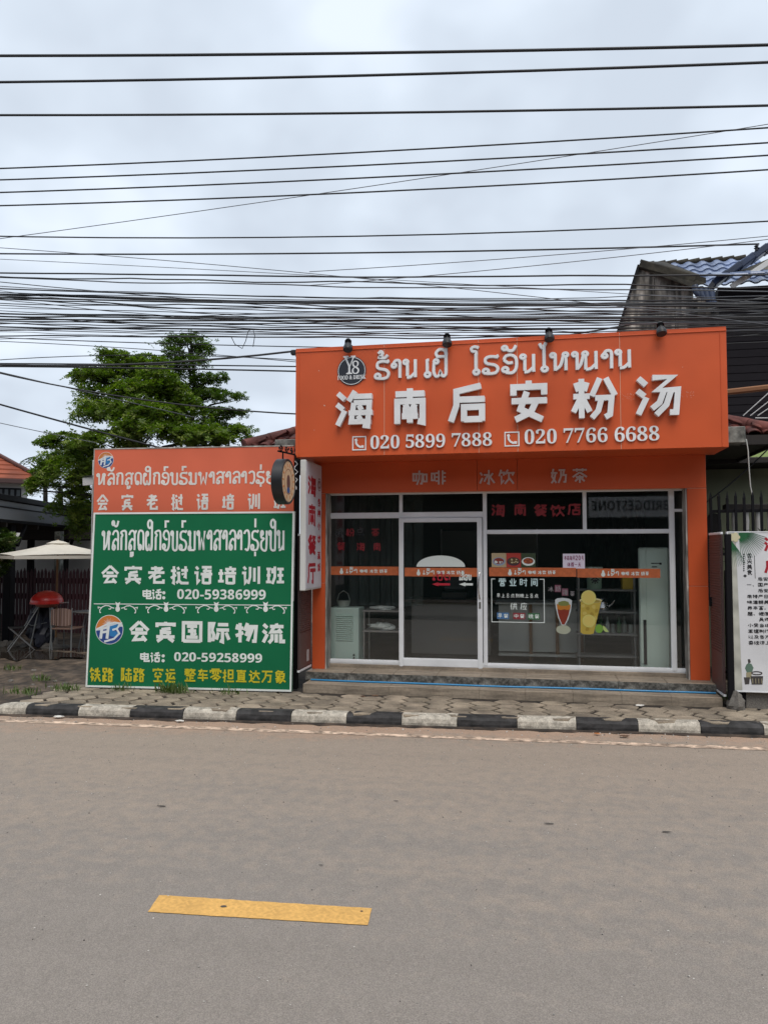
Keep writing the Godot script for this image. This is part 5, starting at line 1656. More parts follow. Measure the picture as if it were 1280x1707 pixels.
		for k in 44:
			g = G.new()
			g.bevel(Vector3(x + [0.014, -0.014][s], y0 + 0.53 + k * (2.25 - y0 - 0.56) / 44.0, z1 / 2), Vector3(0.012, 0.024, z1 - 0.05), 0.004)
			part(g, "rib", M.brown_gate_flat, t)
		g = G.new()
		g.bevel(Vector3(x, y0 - 0.012, z1 / 2), Vector3(0.03, 0.03, z1), 0.004)
		g.bevel(Vector3(x, 2.262, z1 / 2), Vector3(0.03, 0.03, z1), 0.004)
		part(g, "edge_rail", M.aluminium, t)
		if s == 1:
			g = G.new()
			g.bevel(Vector3(x - 0.03, 1.38, 0.10), Vector3(0.03, 0.12, 0.05), 0.006)
			part(g, "latch", M.black_iron, t)
		else:
			g = G.new()
			g.bevel(Vector3(x + 0.019, y0 + 0.16, 0.20), Vector3(0.003, 0.16, 0.10), 0.0)
			part(g, "label", mat("label_pale", Color(0.4, 0.38, 0.38), 0.6), t)

# ---------------------------------------------------------------- the two advertising boards on the left
func hb_logo(parent: Node3D, f: Transform3D, mid: Vector2, r: float) -> void:
	var lf := f * Transform3D(Basis(), Vector3(mid.x, mid.y, 0))
	var g := G.new()
	g.prism(ellipse(Vector2.ZERO, r, r, 40), lf, 0.0, 0.0025, false)
	var logo := part(g, "logo", mat("logo_white", Color(0.62, 0.66, 0.68), 0.5), parent)
	g = G.new()
	var top := ellipse(Vector2.ZERO, r * 0.96, r * 0.96, 24, 0.42, PI + 0.02)
	top.append(Vector2(-r * 0.35, r * 0.18)); top.append(Vector2(r * 0.2, r * 0.40))
	g.prism(top, lf, 0.0, 0.0032, false)
	part(g, "orange_field", mat("logo_orange", Color(0.52, 0.17, 0.03), 0.5), logo)
	g = G.new()
	for k in 11:
		var a := PI * (0.04 + 0.92 * k / 10.0)
		g.stroke(PackedVector2Array([Vector2(-r * 0.05, r * 0.36), Vector2(-r * 0.05, r * 0.36) + Vector2.from_angle(a) * r * (0.46 if k % 2 == 0 else 0.36)]), r * 0.05, lf, 0.0, 0.0038, false, 0.001)
	part(g, "sunburst", M.logo_white, logo)
	g = G.new()
	var low := ellipse(Vector2.ZERO, r * 0.96, r * 0.96, 26, PI + 0.1, TAU + 0.22)
	low.append(Vector2(r * 0.45, r * 0.22)); low.append(Vector2(-r * 0.3, r * 0.02))
	g.prism(low, lf, 0.0, 0.0033, false)
	part(g, "blue_field", mat("logo_navy", Color(0.015, 0.05, 0.22), 0.5), logo)
	g = G.new()
	g.prism(PackedVector2Array([Vector2(0.02, 0.22) * r, Vector2(0.62, 0.40) * r, Vector2(0.60, 0.22) * r, Vector2(0.25, -0.02) * r, Vector2(0.68, -0.22) * r, Vector2(0.45, -0.52) * r, Vector2(0.02, -0.42) * r]), lf, 0.0, 0.0040, false)
	part(g, "blue_b", mat("logo_blue", Color(0.02, 0.17, 0.42), 0.5), logo)
	g = G.new()
	for q in [[-0.62, -0.52, 0.16], [-0.16, -0.06, 0.30]]:
		g.stroke(PackedVector2Array([Vector2(q[0], -0.62) * r, Vector2(q[1], q[2]) * r]), r * 0.20, lf, 0.0, 0.0046)
	g.stroke(PackedVector2Array([Vector2(-0.55, -0.20) * r, Vector2(-0.10, -0.12) * r]), r * 0.16, lf, 0.0, 0.0049)
	g.stroke(PackedVector2Array([Vector2(-0.95, -0.02) * r, Vector2(-0.3, 0.30) * r, Vector2(0.35, 0.48) * r, Vector2(0.82, 0.42) * r, Vector2(0.55, 0.08) * r, Vector2(0.22, -0.02) * r]), r * 0.13, lf, 0.0, 0.0052)
	g.stroke(PackedVector2Array([Vector2(0.55, 0.02) * r, Vector2(0.72, -0.25) * r, Vector2(0.35, -0.62) * r, Vector2(-0.35, -0.82) * r]), r * 0.13, lf, 0.0, 0.0055)
	part(g, "monogram", M.logo_white, logo)

func make_boards() -> void:
	var g: G
	var p0 := at_y(143, 1145, 0.14); var p1 := at_y(486, 1153, 0.14)
	var ax := (p1 - p0); ax.y = 0; ax = ax.normalized()
	var f := Transform3D(Basis(ax, Vector3.UP, ax.cross(Vector3.UP)), p0)
	var bl := on_frame(143.5, 1146, f); var br := on_frame(486, 1153.5, f); var tr := on_frame(491, 852, f); var tl := on_frame(157, 855, f)
	var t := thing("green_board", "large green advertising board with white and yellow lettering", "billboard", f * Vector3(1.5, 0, 0))
	var x0: float = (bl.x + tl.x) / 2; var x1: float = (br.x + tr.x) / 2; var y1: float = (tl.y + tr.y) / 2; var y0 := 0.0
	g = G.new()
	g.prism(PackedVector2Array([Vector2(bl.x, y0), Vector2(br.x, y0), Vector2(tr.x, y1), Vector2(tl.x, y1)]), f, -0.05, 0.0)
	part(g, "panel", M.board_green, t)
	g = G.new()
	g.stroke(PackedVector2Array([Vector2(bl.x + 0.012, y0 + 0.012), Vector2(br.x - 0.012, y0 + 0.012), Vector2(tr.x - 0.012, y1 - 0.012), Vector2(tl.x + 0.012, y1 - 0.012)]), 0.024, f, -0.055, 0.008, true)
	part(g, "frame", M.print_white, t)
	for q in [[0.25, "a"], [1.5, "b"], [2.75, "c"]]:
		g = G.new()
		g.bevel(f * Vector3(q[0], 1.15, -0.095), Vector3(0.05, 2.3, 0.05), 0.004)
		part(g, "rear_post", M.galvanised, t)
	var b := box2(171, 883, 476, 916, f)
	g = G.new()
	lao_line(g, "ຫລັກສູດຝຶກອົບຮົມພາສາລາວຮຸ່ຍປິນ", f, Vector2(b[0].x, on_frame(300, 885, f).y), Vector2(b[1].x, on_frame(300, 917, f).y), 0.028, 0.0, 0.002)
	part(g, "lao_lettering", M.print_white, t)
	for q in [["会宾老挝语培训班", 168, 941, 476, 976, 0.290, 0.037, "print_white"], ["会宾国际物流", 214, 1033, 475, 1075, 0.330, 0.047, "print_white"], ["电话：", 236, 981, 288, 1000, 0.165, 0.022, "print_white"], ["电话：", 232, 1086, 287, 1105, 0.165, 0.022, "print_white"],
			["铁路", 150, 1111, 190, 1138, 0.172, 0.024, "print_yellow"], ["陆路", 202, 1111.5, 242, 1138, 0.172, 0.024, "print_yellow"], ["空运", 254, 1112, 294, 1139, 0.172, 0.024, "print_yellow"], ["整车零担直达万象", 307, 1113, 478, 1140, 0.180, 0.022, "print_yellow"]]:
		b = box2(q[1], q[2], q[3], q[4], f)
		han_parts(q[0], f, b[0], b[1], q[5], q[6], M[q[7]], t)
	for q in [["020-59386999", 296, 982, 443, 1000], ["020-59258999", 291, 1087, 437, 1105]]:
		b = box2(q[1], q[2], q[3], q[4], f)
		g = G.new()
		latin(g, q[0], font("Droid Sans", 700), f, b[0], b[1], 0.002, 0.0005)
		part(g, "phone_number", M.print_white, t)
	# divider: a fine line with four scrolls hanging from it
	g = G.new()
	b = box2(157, 1006.5, 485, 1009, f)
	g.stroke(PackedVector2Array([b[0], b[1]]), 0.011, f, 0.0, 0.002)
	for px in [197, 277.5, 361, 443]:
		var m := on_frame(px, 1008.5, f)
		g.prism(ellipse(m + Vector2(0, -0.055), 0.034, 0.040, 14), f, 0.0, 0.0026, false, false)
		g.prism(PackedVector2Array([m + Vector2(-0.016, -0.03), m + Vector2(0.016, -0.03), m + Vector2(0.036, 0.045), m + Vector2(0, 0.025), m + Vector2(-0.036, 0.045)]), f, 0.0, 0.0030, false, false)
		for s in [-1.0, 1.0]:
			g.stroke(PackedVector2Array([m + Vector2(s * 0.05, -0.045), m + Vector2(s * 0.09, -0.035), m + Vector2(s * 0.13, -0.012), m + Vector2(s * 0.18, -0.008), m + Vector2(s * 0.23, -0.03), m + Vector2(s * 0.265, -0.07), m + Vector2(s * 0.262, -0.105), m + Vector2(s * 0.245, -0.11)]), 0.013, f, 0.0, 0.0034)
			g.stroke(PackedVector2Array([m + Vector2(s * 0.245, -0.04), m + Vector2(s * 0.29, -0.03), m + Vector2(s * 0.285, -0.055)]), 0.011, f, 0.0, 0.0038)
			g.stroke(PackedVector2Array([m + Vector2(s * 0.09, -0.035), m + Vector2(s * 0.11, -0.06), m + Vector2(s * 0.135, -0.055)]), 0.011, f, 0.0, 0.0042)
	part(g, "scroll_divider", M.print_white, t)
	hb_logo(t, f, on_frame(183, 1049.5, f), 0.205)
	# salmon-red board behind and above it
	var fb := f * Transform3D(Basis(), Vector3(0, 0, -0.22))
	var a0 := on_frame(157.5, 745.5, fb); var a1 := on_frame(490, 742, fb); var a2 := on_frame(154, 888, fb)
	t = thing("red_board", "faded salmon-red advertising board behind the green board", "billboard", fb * Vector3(1.5, 0, 0))
	g = G.new()
	g.prism(PackedVector2Array([Vector2(a2.x, a2.y), Vector2(a1.x, a2.y), Vector2(a1.x, a1.y), Vector2(a0.x, a1.y)]), fb, -0.04, 0.0)
	part(g, "panel", M.board_red, t)
	g = G.new()
	g.stroke(PackedVector2Array([Vector2(a0.x, a1.y - 0.008), Vector2(a1.x, a1.y - 0.008)]), 0.016, fb, -0.045, 0.006)
	g.stroke(PackedVector2Array([Vector2(a0.x + 0.006, a1.y - 0.01), Vector2(a2.x + 0.006, a2.y)]), 0.012, fb, -0.044, 0.005)
	part(g, "frame", M.trim_cream, t)
	for q in [0.15, 1.4, 2.75]:
		g = G.new()
		g.bevel(fb * Vector3(q, 1.62, -0.075), Vector3(0.05, 3.3, 0.05), 0.004)
		part(g, "post", M.galvanised, t)
	b = box2(162, 788, 489, 806, fb)
	g = G.new()
	lao_line(g, "ຫລັກສູດຝຶກອົບຮົມພາສາລາວຮຸ່ຍປິນ", fb, Vector2(b[0].x, on_frame(300, 788, fb).y), Vector2(b[1].x, on_frame(300, 807, fb).y), 0.027, 0.0, 0.002)
	part(g, "lao_lettering", M.print_pale, t)
	b = box2(161, 823, 478, 850, fb)
	han_parts("会宾老挝语培训班", fb, b[0], b[1], 0.200, 0.030, M.print_pale, t)
	hb_logo(t, fb, on_frame(177, 767, fb), 0.118)

# ---------------------------------------------------------------- right side
func make_right_side() -> void:
	var g: G
	var t: Node3D
	# printed white board standing on the verge
	var z := 0.72
	var f := Transform3D(Basis(), Vector3(0, 0, z))
	var a := on_frame(1210.5, 886, f); var b := on_frame(1222, 1153, f)
	t = thing("menu_banner", "white printed board with black text and a red heading beside the gate", "billboard", Vector3(3.2, 0.12, z))
	g = G.new()
	g.prism(PackedVector2Array([Vector2(b.x, b.y), Vector2(4.25, b.y), Vector2(4.25, a.y), Vector2(a.x, a.y)]), f, -0.05, 0.0)
	part(g, "panel", M.banner_white, t)
	g = G.new()
	g.prism(PackedVector2Array([Vector2(b.x + 0.012, b.y + 0.02), Vector2(b.x + 0.10, b.y + 0.02), Vector2(a.x + 0.10, a.y - 0.02), Vector2(a.x + 0.012, a.y - 0.02)]), f, 0.0, 0.0015, false, false)
	part(g, "stone_print", M.banner_margin, t)
	g = G.new()
	g.stroke(PackedVector2Array([b + Vector2(0.006, 0.006), Vector2(4.244, b.y + 0.006), Vector2(4.244, a.y - 0.006), Vector2(a.x + 0.006, a.y - 0.006)]), 0.012, f, -0.055, 0.005, true)
	part(g, "frame", M.aluminium, t)
	for x in [2.5, 4.0]:
		g = G.new()
		g.bevel(Vector3(x, 1.1, z - 0.085), Vector3(0.05, 2.1, 0.05), 0.004)
		part(g, "rear_post", M.black_iron, t)
	# palm fronds and blossom printed in its corner
	var cn := Vector2(a.x + 0.10, a.y - 0.02)
	g = G.new()
	for s in [[0.04, 0.0, -1.15, 0.35, 0.30, 17], [-0.05, -0.10, -1.85, -0.95, 0.27, 12]]:
		for k in int(s[5]):
			var an: float = lerpf(s[2], s[3], k / float(s[5] - 1)) - (0.35 if s[0] > 0.0 else 0.0)
			var o := cn + Vector2(s[0], s[1])
			var d := Vector2.from_angle(an)
			var tip: Vector2 = o + d * s[4] + Vector2(0, -0.05)
			if tip.y > a.y - 0.02: continue
			g.stroke(PackedVector2Array([o, o + d * s[4] * 0.5, tip]), 0.011, f, 0.0, 0.0022 + 0.0002 * k, false, 0.002)
	part(g, "palm_print", mat("palm_ink", Color(0.012, 0.10, 0.035), 0.5), t)
	g = G.new()
	for k in 6:
		g.prism(ellipse(cn + Vector2(-0.01, -0.05) + Vector2.from_angle(k * TAU / 5.0) * (0.035 if k < 5 else 0.0), 0.028, 0.026, 10), f, 0.0, 0.0052 + 0.0003 * k, false, false)
	part(g, "blossom_print", mat("blossom", Color(0.56, 0.52, 0.34), 0.5), t)
	g = G.new()
	for q in [["海", 1271.5, 893, 1299, 921], ["后", 1271.5, 931, 1299, 957]]:
		var bb := box2(q[1], q[2], q[3], q[4], f)
		han(g, q[0], f, bb[0], bb[1], 0.030, 0.0, 0.002)
	part(g, "red_heading", M.print_red, t)
	g = G.new()
	for k in 4:
		var q := on_frame(1243.5, 922 + k * 9.2, f)
		han(g, "舌尖美食"[k], f, q, q + Vector2(0.066, -0.064), 0.008, 0.0, 0.002)
	var q0 := on_frame(1256.5, 926, f)
	g.stroke(PackedVector2Array([q0, q0 + Vector2(0.004, -0.28)]), 0.006, f, 0.0, 0.002)
	for k in 9:
		var q := on_frame(1239, 924 + k * 3.4, f)
		g.prism(ellipse(q, 0.009, 0.010, 6), f, 0.0, 0.0024, false, false)
	var dia := on_frame(1241, 960, f)
	g.prism(PackedVector2Array([dia + Vector2(-0.022, 0), dia + Vector2(0, -0.02), dia + Vector2(0.022, 0), dia + Vector2(0, 0.02)]), f, 0.0, 0.002, false, false)
	part(g, "motto", M.print_black, t)
	g = G.new()
	var rows := ["  后安粉汤", "一、国产海", "  后安粉汤", "南特产白米", "味道鲜美营", "养丰富，", "题、健康", "  吴师", "小受当地", "掌握制作", "以及各方", "委经济上"]
	for r in 12:
		var y := 965.0 + r * 9.65
		for k in rows[r].length():
			if rows[r][k] == " ": continue
			var q := on_frame(1243.0 + 0.3 * r + k * 9.3, y, f)
			if q.x > 2.98: continue
			var ch: String = rows[r][k]
			pass
			han(g, ch, f, q + Vector2(0, 0.024), q + Vector2(0.062, -0.024), 0.0068, 0.0, 0.002)
	part(g, "body_text", M.print_black, t)
	# ink drawing of a cook at a stone mill
	var mill := func(pts: Array, m: Material, nm: String, zz: float) -> void:
		var gg := G.new()
		var poly := PackedVector2Array()
		for q in pts: poly.append(on_frame(q[0], q[1], f))
		gg.prism(poly, f, 0.0, zz, false, false)
		part(gg, nm, m, t)
	mill.call([[1243, 1108], [1247, 1105], [1252, 1107], [1255, 1113], [1253, 1120], [1244, 1121], [1241, 1114]], mat("ink_green", Color(0.10, 0.17, 0.13), 0.5), "ink_jacket", 0.002)
	mill.call([[1243, 1121], [1252, 1120], [1252, 1132], [1243, 1131]], mat("ink_tan", Color(0.30, 0.27, 0.17), 0.5), "ink_trousers", 0.0023)
	mill.call([[1245.5, 1099], [1249.5, 1098.5], [1250.5, 1104], [1246.5, 1106]], mat("ink_dark", Color(0.05, 0.045, 0.045), 0.5), "ink_head", 0.0026)
	mill.call([[1239, 1129], [1249, 1129], [1248, 1140], [1241, 1141]], M.ink_dark, "ink_tub", 0.0029)
	mill.call([[1250, 1127], [1271, 1127], [1270, 1141], [1252, 1141]], M.ink_dark, "ink_mill", 0.0029)
	g = G.new()
	g.stroke(ellipse(on_frame(1260.5, 1122, f), 0.058, 0.018, 20), 0.012, f, 0.0, 0.003, true)
	part(g, "ink_bowl", M.ink_dark, t)
	g = G.new()
	for k in 4:
		var q := on_frame(1253.5 + k * 5.0, 1131, f)
		g.stroke(PackedVector2Array([q, q + Vector2(0.002, -0.06)]), 0.008, f, 0.0, 0.0036)
	part(g, "ink_staves", M.ink_tan, t)
	# black gate post, kerb stone under it
	g = G.new()
	g.bevel(Vector3(2.345, 1.19, 0.70), Vector3(0.07, 2.12, 0.07), 0.006)
	tag(part(g, "gate_post", M.black_iron), "square black post between the ribbed gate leaf and the white board", "post")
	g = G.new()
	var n := FastNoiseLite.new()
	n.seed = 55; n.frequency = 1.4
	lump(g, Vector3(2.40, 0.17, 0.70), Vector3(0.11, 0.16, 0.12), n, 0.4, 8, 12)
	tag(part(g, "footing_stone", M.concrete), "rough concrete footing under the black gate post", "footing")
	g = G.new()
	g.bevel(Vector3(3.4, 0.22, 0.50), Vector3(1.9, 0.24, 0.30), 0.02)
	tag(part(g, "low_wall", M.concrete), "low dark concrete wall behind the white printed board", "wall")
	# spiked iron fence above
	var A := Vector3(2.33, 0.1, -0.12); var B := Vector3(4.6, 0.1, 0.42)
	t = thing("iron_fence", "tall black iron fence with upright pickets behind the white board", "fence", (A + B) / 2)
	for k in 24:
		var p := A.lerp(B, k / 23.0)
		g = G.new()
		g.bevel(p + Vector3(0, 1.36, 0), Vector3(0.036, 2.58 + 0.05 * (k % 2), 0.018), 0.004)
		g.face(PackedVector3Array([p + Vector3(-0.018, 2.65, 0.009), p + Vector3(0.018, 2.65, 0.009), p + Vector3(0, 2.74, 0)]), p)
		part(g, "picket", M.black_iron, t)
	for y in [0.35, 1.9, 2.47]:
		g = G.new()
		g.bar(A + Vector3(0, y, -0.02), B + Vector3(0, y, -0.02), 0.03, 0.04, 0.003)
		part(g, "rail", M.black_iron, t)
	# climbing plant on the fence
	g = G.new()
	var r := RandomNumberGenerator.new()
	r.seed = 17
	for k in 520:
		var p := A.lerp(B, r.randf()) + Vector3(0, r.randf_range(1.5, 2.35) - 0.4 * r.randf(), -0.05 - 0.1 * r.randf())
		leaf(g, p, Vector3(r.randf_range(-1, 1), r.randf_range(-0.6, 0.8), r.randf_range(-0.4, 1)), 0.05 + 0.05 * r.randf(), 0.03)
	t = thing("climbing_plant", "dark leafy climber on the black iron fence", "plant", A + Vector3(0.9, 0.02, -0.1))
	part(g, "leaves", mat("leaf_dark", Color(0.020, 0.034, 0.016), 0.6, {"backlight": Color(0.01, 0.03, 0.005)}), t)
	g = G.new()
	g.tube(PackedVector3Array([A + Vector3(0.5, 0, -0.06), A + Vector3(0.6, 0.9, -0.06), A + Vector3(0.9, 1.7, -0.05), A + Vector3(1.3, 2.2, 0.15)]), 0.016, 0.008, 6)
	part(g, "stem", M.timber_dark, t)
	# neighbour's porch: pale green wall with an arch, cream eave, balusters
	t = thing("green_house", "pale green house wall and porch beyond the iron fence", "house", Vector3(4.4, -0.02, -3.4))
	g = G.new()
	g.span(Vector3(2.75, -0.02, -3.5), Vector3(9.5, 3.45, -3.3))
	part(g, "wall", M.green_wall, t)
	g = G.new()
	g.span(Vector3(2.75, 3.47, -3.6), Vector3(9.5, 3.57, -2.6), 0.01)
	part(g, "ledge", M.timber_dark, t)
	g = G.new()
	g.span(Vector3(2.75, 3.58, -3.6), Vector3(9.5, 4.1, -2.95))
	part(g, "parapet", M.white_wall, t)
	g = G.new()
	g.span(Vector3(3.55, 3.60, -2.94), Vector3(9.5, 3.95, -2.90), 0.005)
	part(g, "lime_band", mat("lime_paint", Color(0.36, 0.48, 0.18), 0.8), t)
	for k in 3:
		g = G.new()
		var ar := PackedVector2Array()
		var cx := 3.05 + k * 1.5
		for i in 13: ar.append(Vector2(cx - cos(PI * i / 12.0) * 0.12, 2.55 + sin(PI * i / 12.0) * 0.14))
		ar.append(Vector2(cx + 0.12, 1.2)); ar.append(Vector2(cx - 0.12, 1.2))
		g.prism(ar, Transform3D(Basis(), Vector3(0, 0, -3.3)), 0.0, 0.02)
		part(g, "arch_opening", M.timber_dark, t)
	for k in 10:
		g = G.new()
		g.lathe(PackedVector2Array([Vector2(0.035, 0), Vector2(0.055, 0.2), Vector2(0.03, 0.45), Vector2(0.045, 0.75), Vector2(0.035, 0.9)]), Transform3D(Basis(), Vector3(3.05 + k * 0.17, 1.75, -1.9)), 10)
		part(g, "baluster", M.white_wall, t)
	g = G.new()
	g.span(Vector3(2.9, 2.66, -2.0), Vector3(5.0, 2.76, -1.8), 0.01)
	g.span(Vector3(2.9, 0.05, -2.0), Vector3(5.0, 1.74, -1.8), 0.01)
	part(g, "balcony_rail", M.timber_dark, t)
	make_dark_house()

func leaf(g: G, p: Vector3, d: Vector3, l: float, w: float) -> void:
	d = d.normalized()
	var s := d.cross(Vector3.UP)
	s = Vector3.RIGHT if s.length() < 0.05 else s.normalized()
	var m := p + d * l * 0.5
	var lift := s.cross(d) * w * 0.25
	g.tri(p, m - s * w * 0.5 + lift, p + d * l)
	g.tri(p, p + d * l, m + s * w * 0.5 + lift)

func make_dark_house() -> void:
	var g: G
	var z := -5.0
	var P := func(px: float, py: float, zz: float) -> Vector3: return at_z(px, py, zz)
	var t := thing("dark_house", "two-storey dark clad house with blue tiled roof and a stained concrete fin wall", "house", Vector3(5.2, -0.02, -7.5))
	# stained concrete fin wall with a thick mossy coping
	var f := Transform3D(Basis(), Vector3(0, 0, z))
	var q := [on_frame(1012, 610, f), on_frame(1064, 446, f), on_frame(1155, 478, f), on_frame(1155, 610, f)]
	g = G.new()
	g.prism(PackedVector2Array([Vector2(q[0].x - 0.9, 0.0), Vector2(q[0].x - 0.2, q[0].y - 0.9), q[0], q[1], q[2], q[3], Vector2(q[3].x, 0.0)]), f, -0.25, 0.0)
	part(g, "fin_wall", M.old_concrete, t)
	for k in 2:
		var px: float = [1090.0, 1124.0][k]
		g = G.new()
		g.bar(P.call(px, 464.0 + k * 12, z + 0.002), P.call(px + 2, 600, z + 0.002), 0.012, 0.012)
		part(g, "wall_joint", M.moss_concrete, t)
	g = G.new()
	var c0: Vector3 = P.call(1066, 441, z); var c1: Vector3 = P.call(1176, 474, z + 0.30)
	g.face(PackedVector3Array([c0 + Vector3(0, 0.06, 0.02), P.call(1106, 436, z - 1.2), P.call(1178, 462, z + 0.30), c0 + Vector3(0.02, 0.10, 0.02)]), Vector3(0, 0, z))
	g.face(PackedVector3Array([c0 + Vector3(0, 0.06, 0.02), c0 + Vector3(0.02, -0.10, 0.02), P.call(1150, 478, z + 0.3), P.call(1176, 472, z + 0.30), P.call(1176, 463, z + 0.30)]), Vector3(3, 0, z - 3))
	g.bar(c0 + Vector3(0.02, 0.0, -0.1), P.call(1160, 470, z + 0.1), 0.36, 0.17, 0.02)
	part(g, "coping", M.moss_concrete, t)
	g = G.new()
	g.bar(P.call(1064, 442, z + 0.02), P.call(1010, 615, z + 0.02), 0.06, 0.05)
	part(g, "edge_strip", M.black_iron, t)
	# dark clad upper wall, in horizontal boards
	var w0: Vector3 = P.call(1196, 478, z); var x1 := 9.0
	var yt := w0.y
	g = G.new()
	g.span(Vector3(w0.x, -0.02, z - 4.0), Vector3(x1, yt - 0.02, z - 0.03))
	part(g, "wall", M.dark_cladding, t)
	for k in 26:
		g = G.new()
		var y := yt - 0.03 - k * 0.155
		if y < 2.8: break
		g.bevel(Vector3((w0.x + x1) / 2, y - 0.075, z - 0.015), Vector3(x1 - w0.x, 0.150, 0.028), 0.006, Basis(Vector3.RIGHT, -0.03))
		part(g, "cladding_board", M.dark_cladding, t)
	for x in [w0.x - 0.03, w0.x - 0.42]:
		g = G.new()
		g.bevel(Vector3(x, yt / 2 - 0.1, z - 0.02), Vector3(0.07, yt - 0.3, 0.07), 0.006)
		part(g, "corner_post", M.moss_concrete if x < w0.x - 0.1 else M.old_concrete, t)
	g = G.new()
	g.span(Vector3(w0.x - 0.42, 0, z - 0.5), Vector3(w0.x - 0.03, yt - 0.1, z - 0.3))
	part(g, "recess_wall", M.old_concrete, t)
	# blue tiled roof behind the fin, tile by tile where it shows
	var roof := Node3D.new()
	roof.name = "roof"
	t.add_child(roof)
	var e0: Vector3 = P.call(1098, 480, z - 0.3); var e1: Vector3 = P.call(1245, 480, z - 0.3)
	var top_y: float = P.call(1180, 436, z - 1.5).y
	var run := 1.2
	var rise: float = top_y - e0.y
	var sl := atan2(rise, run)
	var tile := G.new()
	for i in 6:
		var u0 := i / 6.0; var u1 := (i + 1) / 6.0
		var h0 := 0.028 * sin(u0 * TAU); var h1 := 0.028 * sin(u1 * TAU)
		var a := Vector3((u0 - 0.5) * 0.30, h0, 0.0); var b := Vector3((u1 - 0.5) * 0.30, h1, 0.0)
		var e := Vector3(0, 0.035, 0.36)
		tile.quad(a + e, b + e, b, a)
		tile.quad(a + e - Vector3(0, 0.03, 0), b + e - Vector3(0, 0.03, 0), b + e, a + e)
	var tm := tile.mesh()
	var ln := sqrt(run * run + rise * rise)
	var nr := int(ceil(ln / 0.31))
	var nc := int(ceil((e1.x - e0.x + 0.4) / 0.29))
	for r in nr:
		for k in nc:
			var up := (r + 1) * 0.31
			var p := Vector3(e0.x + k * 0.29, e0.y + sin(sl) * up, e0.z - cos(sl) * up)
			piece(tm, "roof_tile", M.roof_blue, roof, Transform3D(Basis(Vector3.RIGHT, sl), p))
	g = G.new()
	for k in 9:
		var x := lerpf(e0.x - 0.2, e1.x, k / 8.0)
		g.tube(PackedVector3Array([Vector3(x, top_y + 0.02, e0.z - run - 0.05), Vector3(x + 0.30, top_y + 0.045, e0.z - run - 0.05)]), 0.055, 0.075, 8)
	part(g, "ridge_tiles", M.moss_concrete, roof)
	# gable to the right: blue verge, cream barge board, beige gable wall
	var v0: Vector3 = P.call(1188, 474, z + 0.25); var v1: Vector3 = P.call(1300, 400, z + 0.25)
	for k in 5:
		var a := v0.lerp(v1, k / 5.0); var b := v0.lerp(v1, (k + 1.1) / 5.0)
		g = G.new()
		g.bar(a + Vector3(0, 0.02, -0.15), b + Vector3(0, 0.045, -0.15), 0.42, 0.13, 0.02)
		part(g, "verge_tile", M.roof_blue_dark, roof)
	g = G.new()
	g.bar(v0 + Vector3(0.30, -0.10, 0.08), v1 + Vector3(0.30, -0.10, 0.08), 0.03, 0.10, 0.006)
	part(g, "barge_board", M.white_wall, roof)
	g = G.new()
	var gf := Transform3D(Basis(), Vector3(0, 0, z + 0.15))
	g.prism(PackedVector2Array([Vector2(v0.x + 0.42, yt + 0.20), Vector2(9.0, yt + 0.20), Vector2(9.0, v1.y + 2.0), Vector2(v1.x + 0.3, v1.y - 0.12)]), gf, -0.1, 0.0)
	part(g, "gable_wall", M.cream_wall, t)
	# low blue eave under the gable
	for k in 16:
		g = G.new()
		var x := w0.x - 0.02 + k * 0.29
		g.bar(Vector3(x, yt + 0.24, z + 0.10), Vector3(x + 0.02, yt + 0.03, z + 0.55), 0.28, 0.04, 0.015)
		part(g, "eave_tile", M.roof_blue, roof)
	for k in 4:
		g = G.new()
		g.tube(PackedVector3Array([P.call(1157 + k * 9, 477 + k * 2.5, z + 0.40), P.call(1160 + k * 9, 487 + k * 5, z + 0.43), P.call(1165 + k * 9, 494 + k * 5, z + 0.42)]), 0.07, 0.055, 8)
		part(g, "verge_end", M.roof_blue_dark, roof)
	g = G.new()
	g.bar(P.call(1160, 496, z + 0.40), P.call(1186, 504, z + 0.42), 0.04, 0.04, 0.004)
	part(g, "eave_board", M.white_wall, roof)
	# things fixed on the dark wall
	g = G.new()
	g.bar(Vector3(at_z(1208, 654, -2.2).x, at_z(1208, 654, -2.2).y, -2.2), at_z(1300, 644, -1.8), 0.09, 0.09, 0.02)
	tag(part(g, "timber_pole", mat("pole_wood", Color(0.24, 0.11, 0.05), 0.8)), "brown timber pole lying across behind the sign's right end", "pole")
	# white sloping bars above the red tiles
	t = thing("clothes_frame", "white sloping rods above the red roof tiles", "rack", Vector3(3.4, 3.9, -1.6))
	for k in 3:
		g = G.new()
		g.tube(PackedVector3Array([at_z(1238 + k * 12, 693, -1.6), at_z(1286 + k * 10, 650 + k * 7, -1.6)]), 0.008, 0.008, 5)
		part(g, "rod", mat("rod_white", Color(0.55, 0.55, 0.55), 0.5), t)
	g = G.new()
	g.tube(PackedVector3Array([at_z(1258, 697, -1.6), at_z(1300, 697, -1.6)]), 0.010, 0.010, 5)
	part(g, "crossbar", M.rod_white, t)
	# insulator where a cable meets the verge
	var ip := at_z(1260, 412, z + 0.3)
	t = thing("insulator", "small black cable bracket on the blue roof's verge", "bracket", ip)
	g = G.new()
	g.lathe(PackedVector2Array([Vector2(0, -0.07), Vector2(0.03, -0.07), Vector2(0.03, -0.03), Vector2(0.05, -0.02), Vector2(0.02, 0.0), Vector2(0.045, 0.02), Vector2(0.02, 0.04), Vector2(0, 0.05)]), Transform3D(Basis(), ip), 10)
	part(g, "body", M.black_plastic, t)
	g = G.new()
	g.tube(PackedVector3Array([ip, ip + Vector3(0.1, -0.03, -0.02), at_z(1282, 425, z + 0.3)]), 0.012, 0.012, 5)
	part(g, "arm", M.black_iron, t)
	# loose white wire under the eave
	g = G.new()
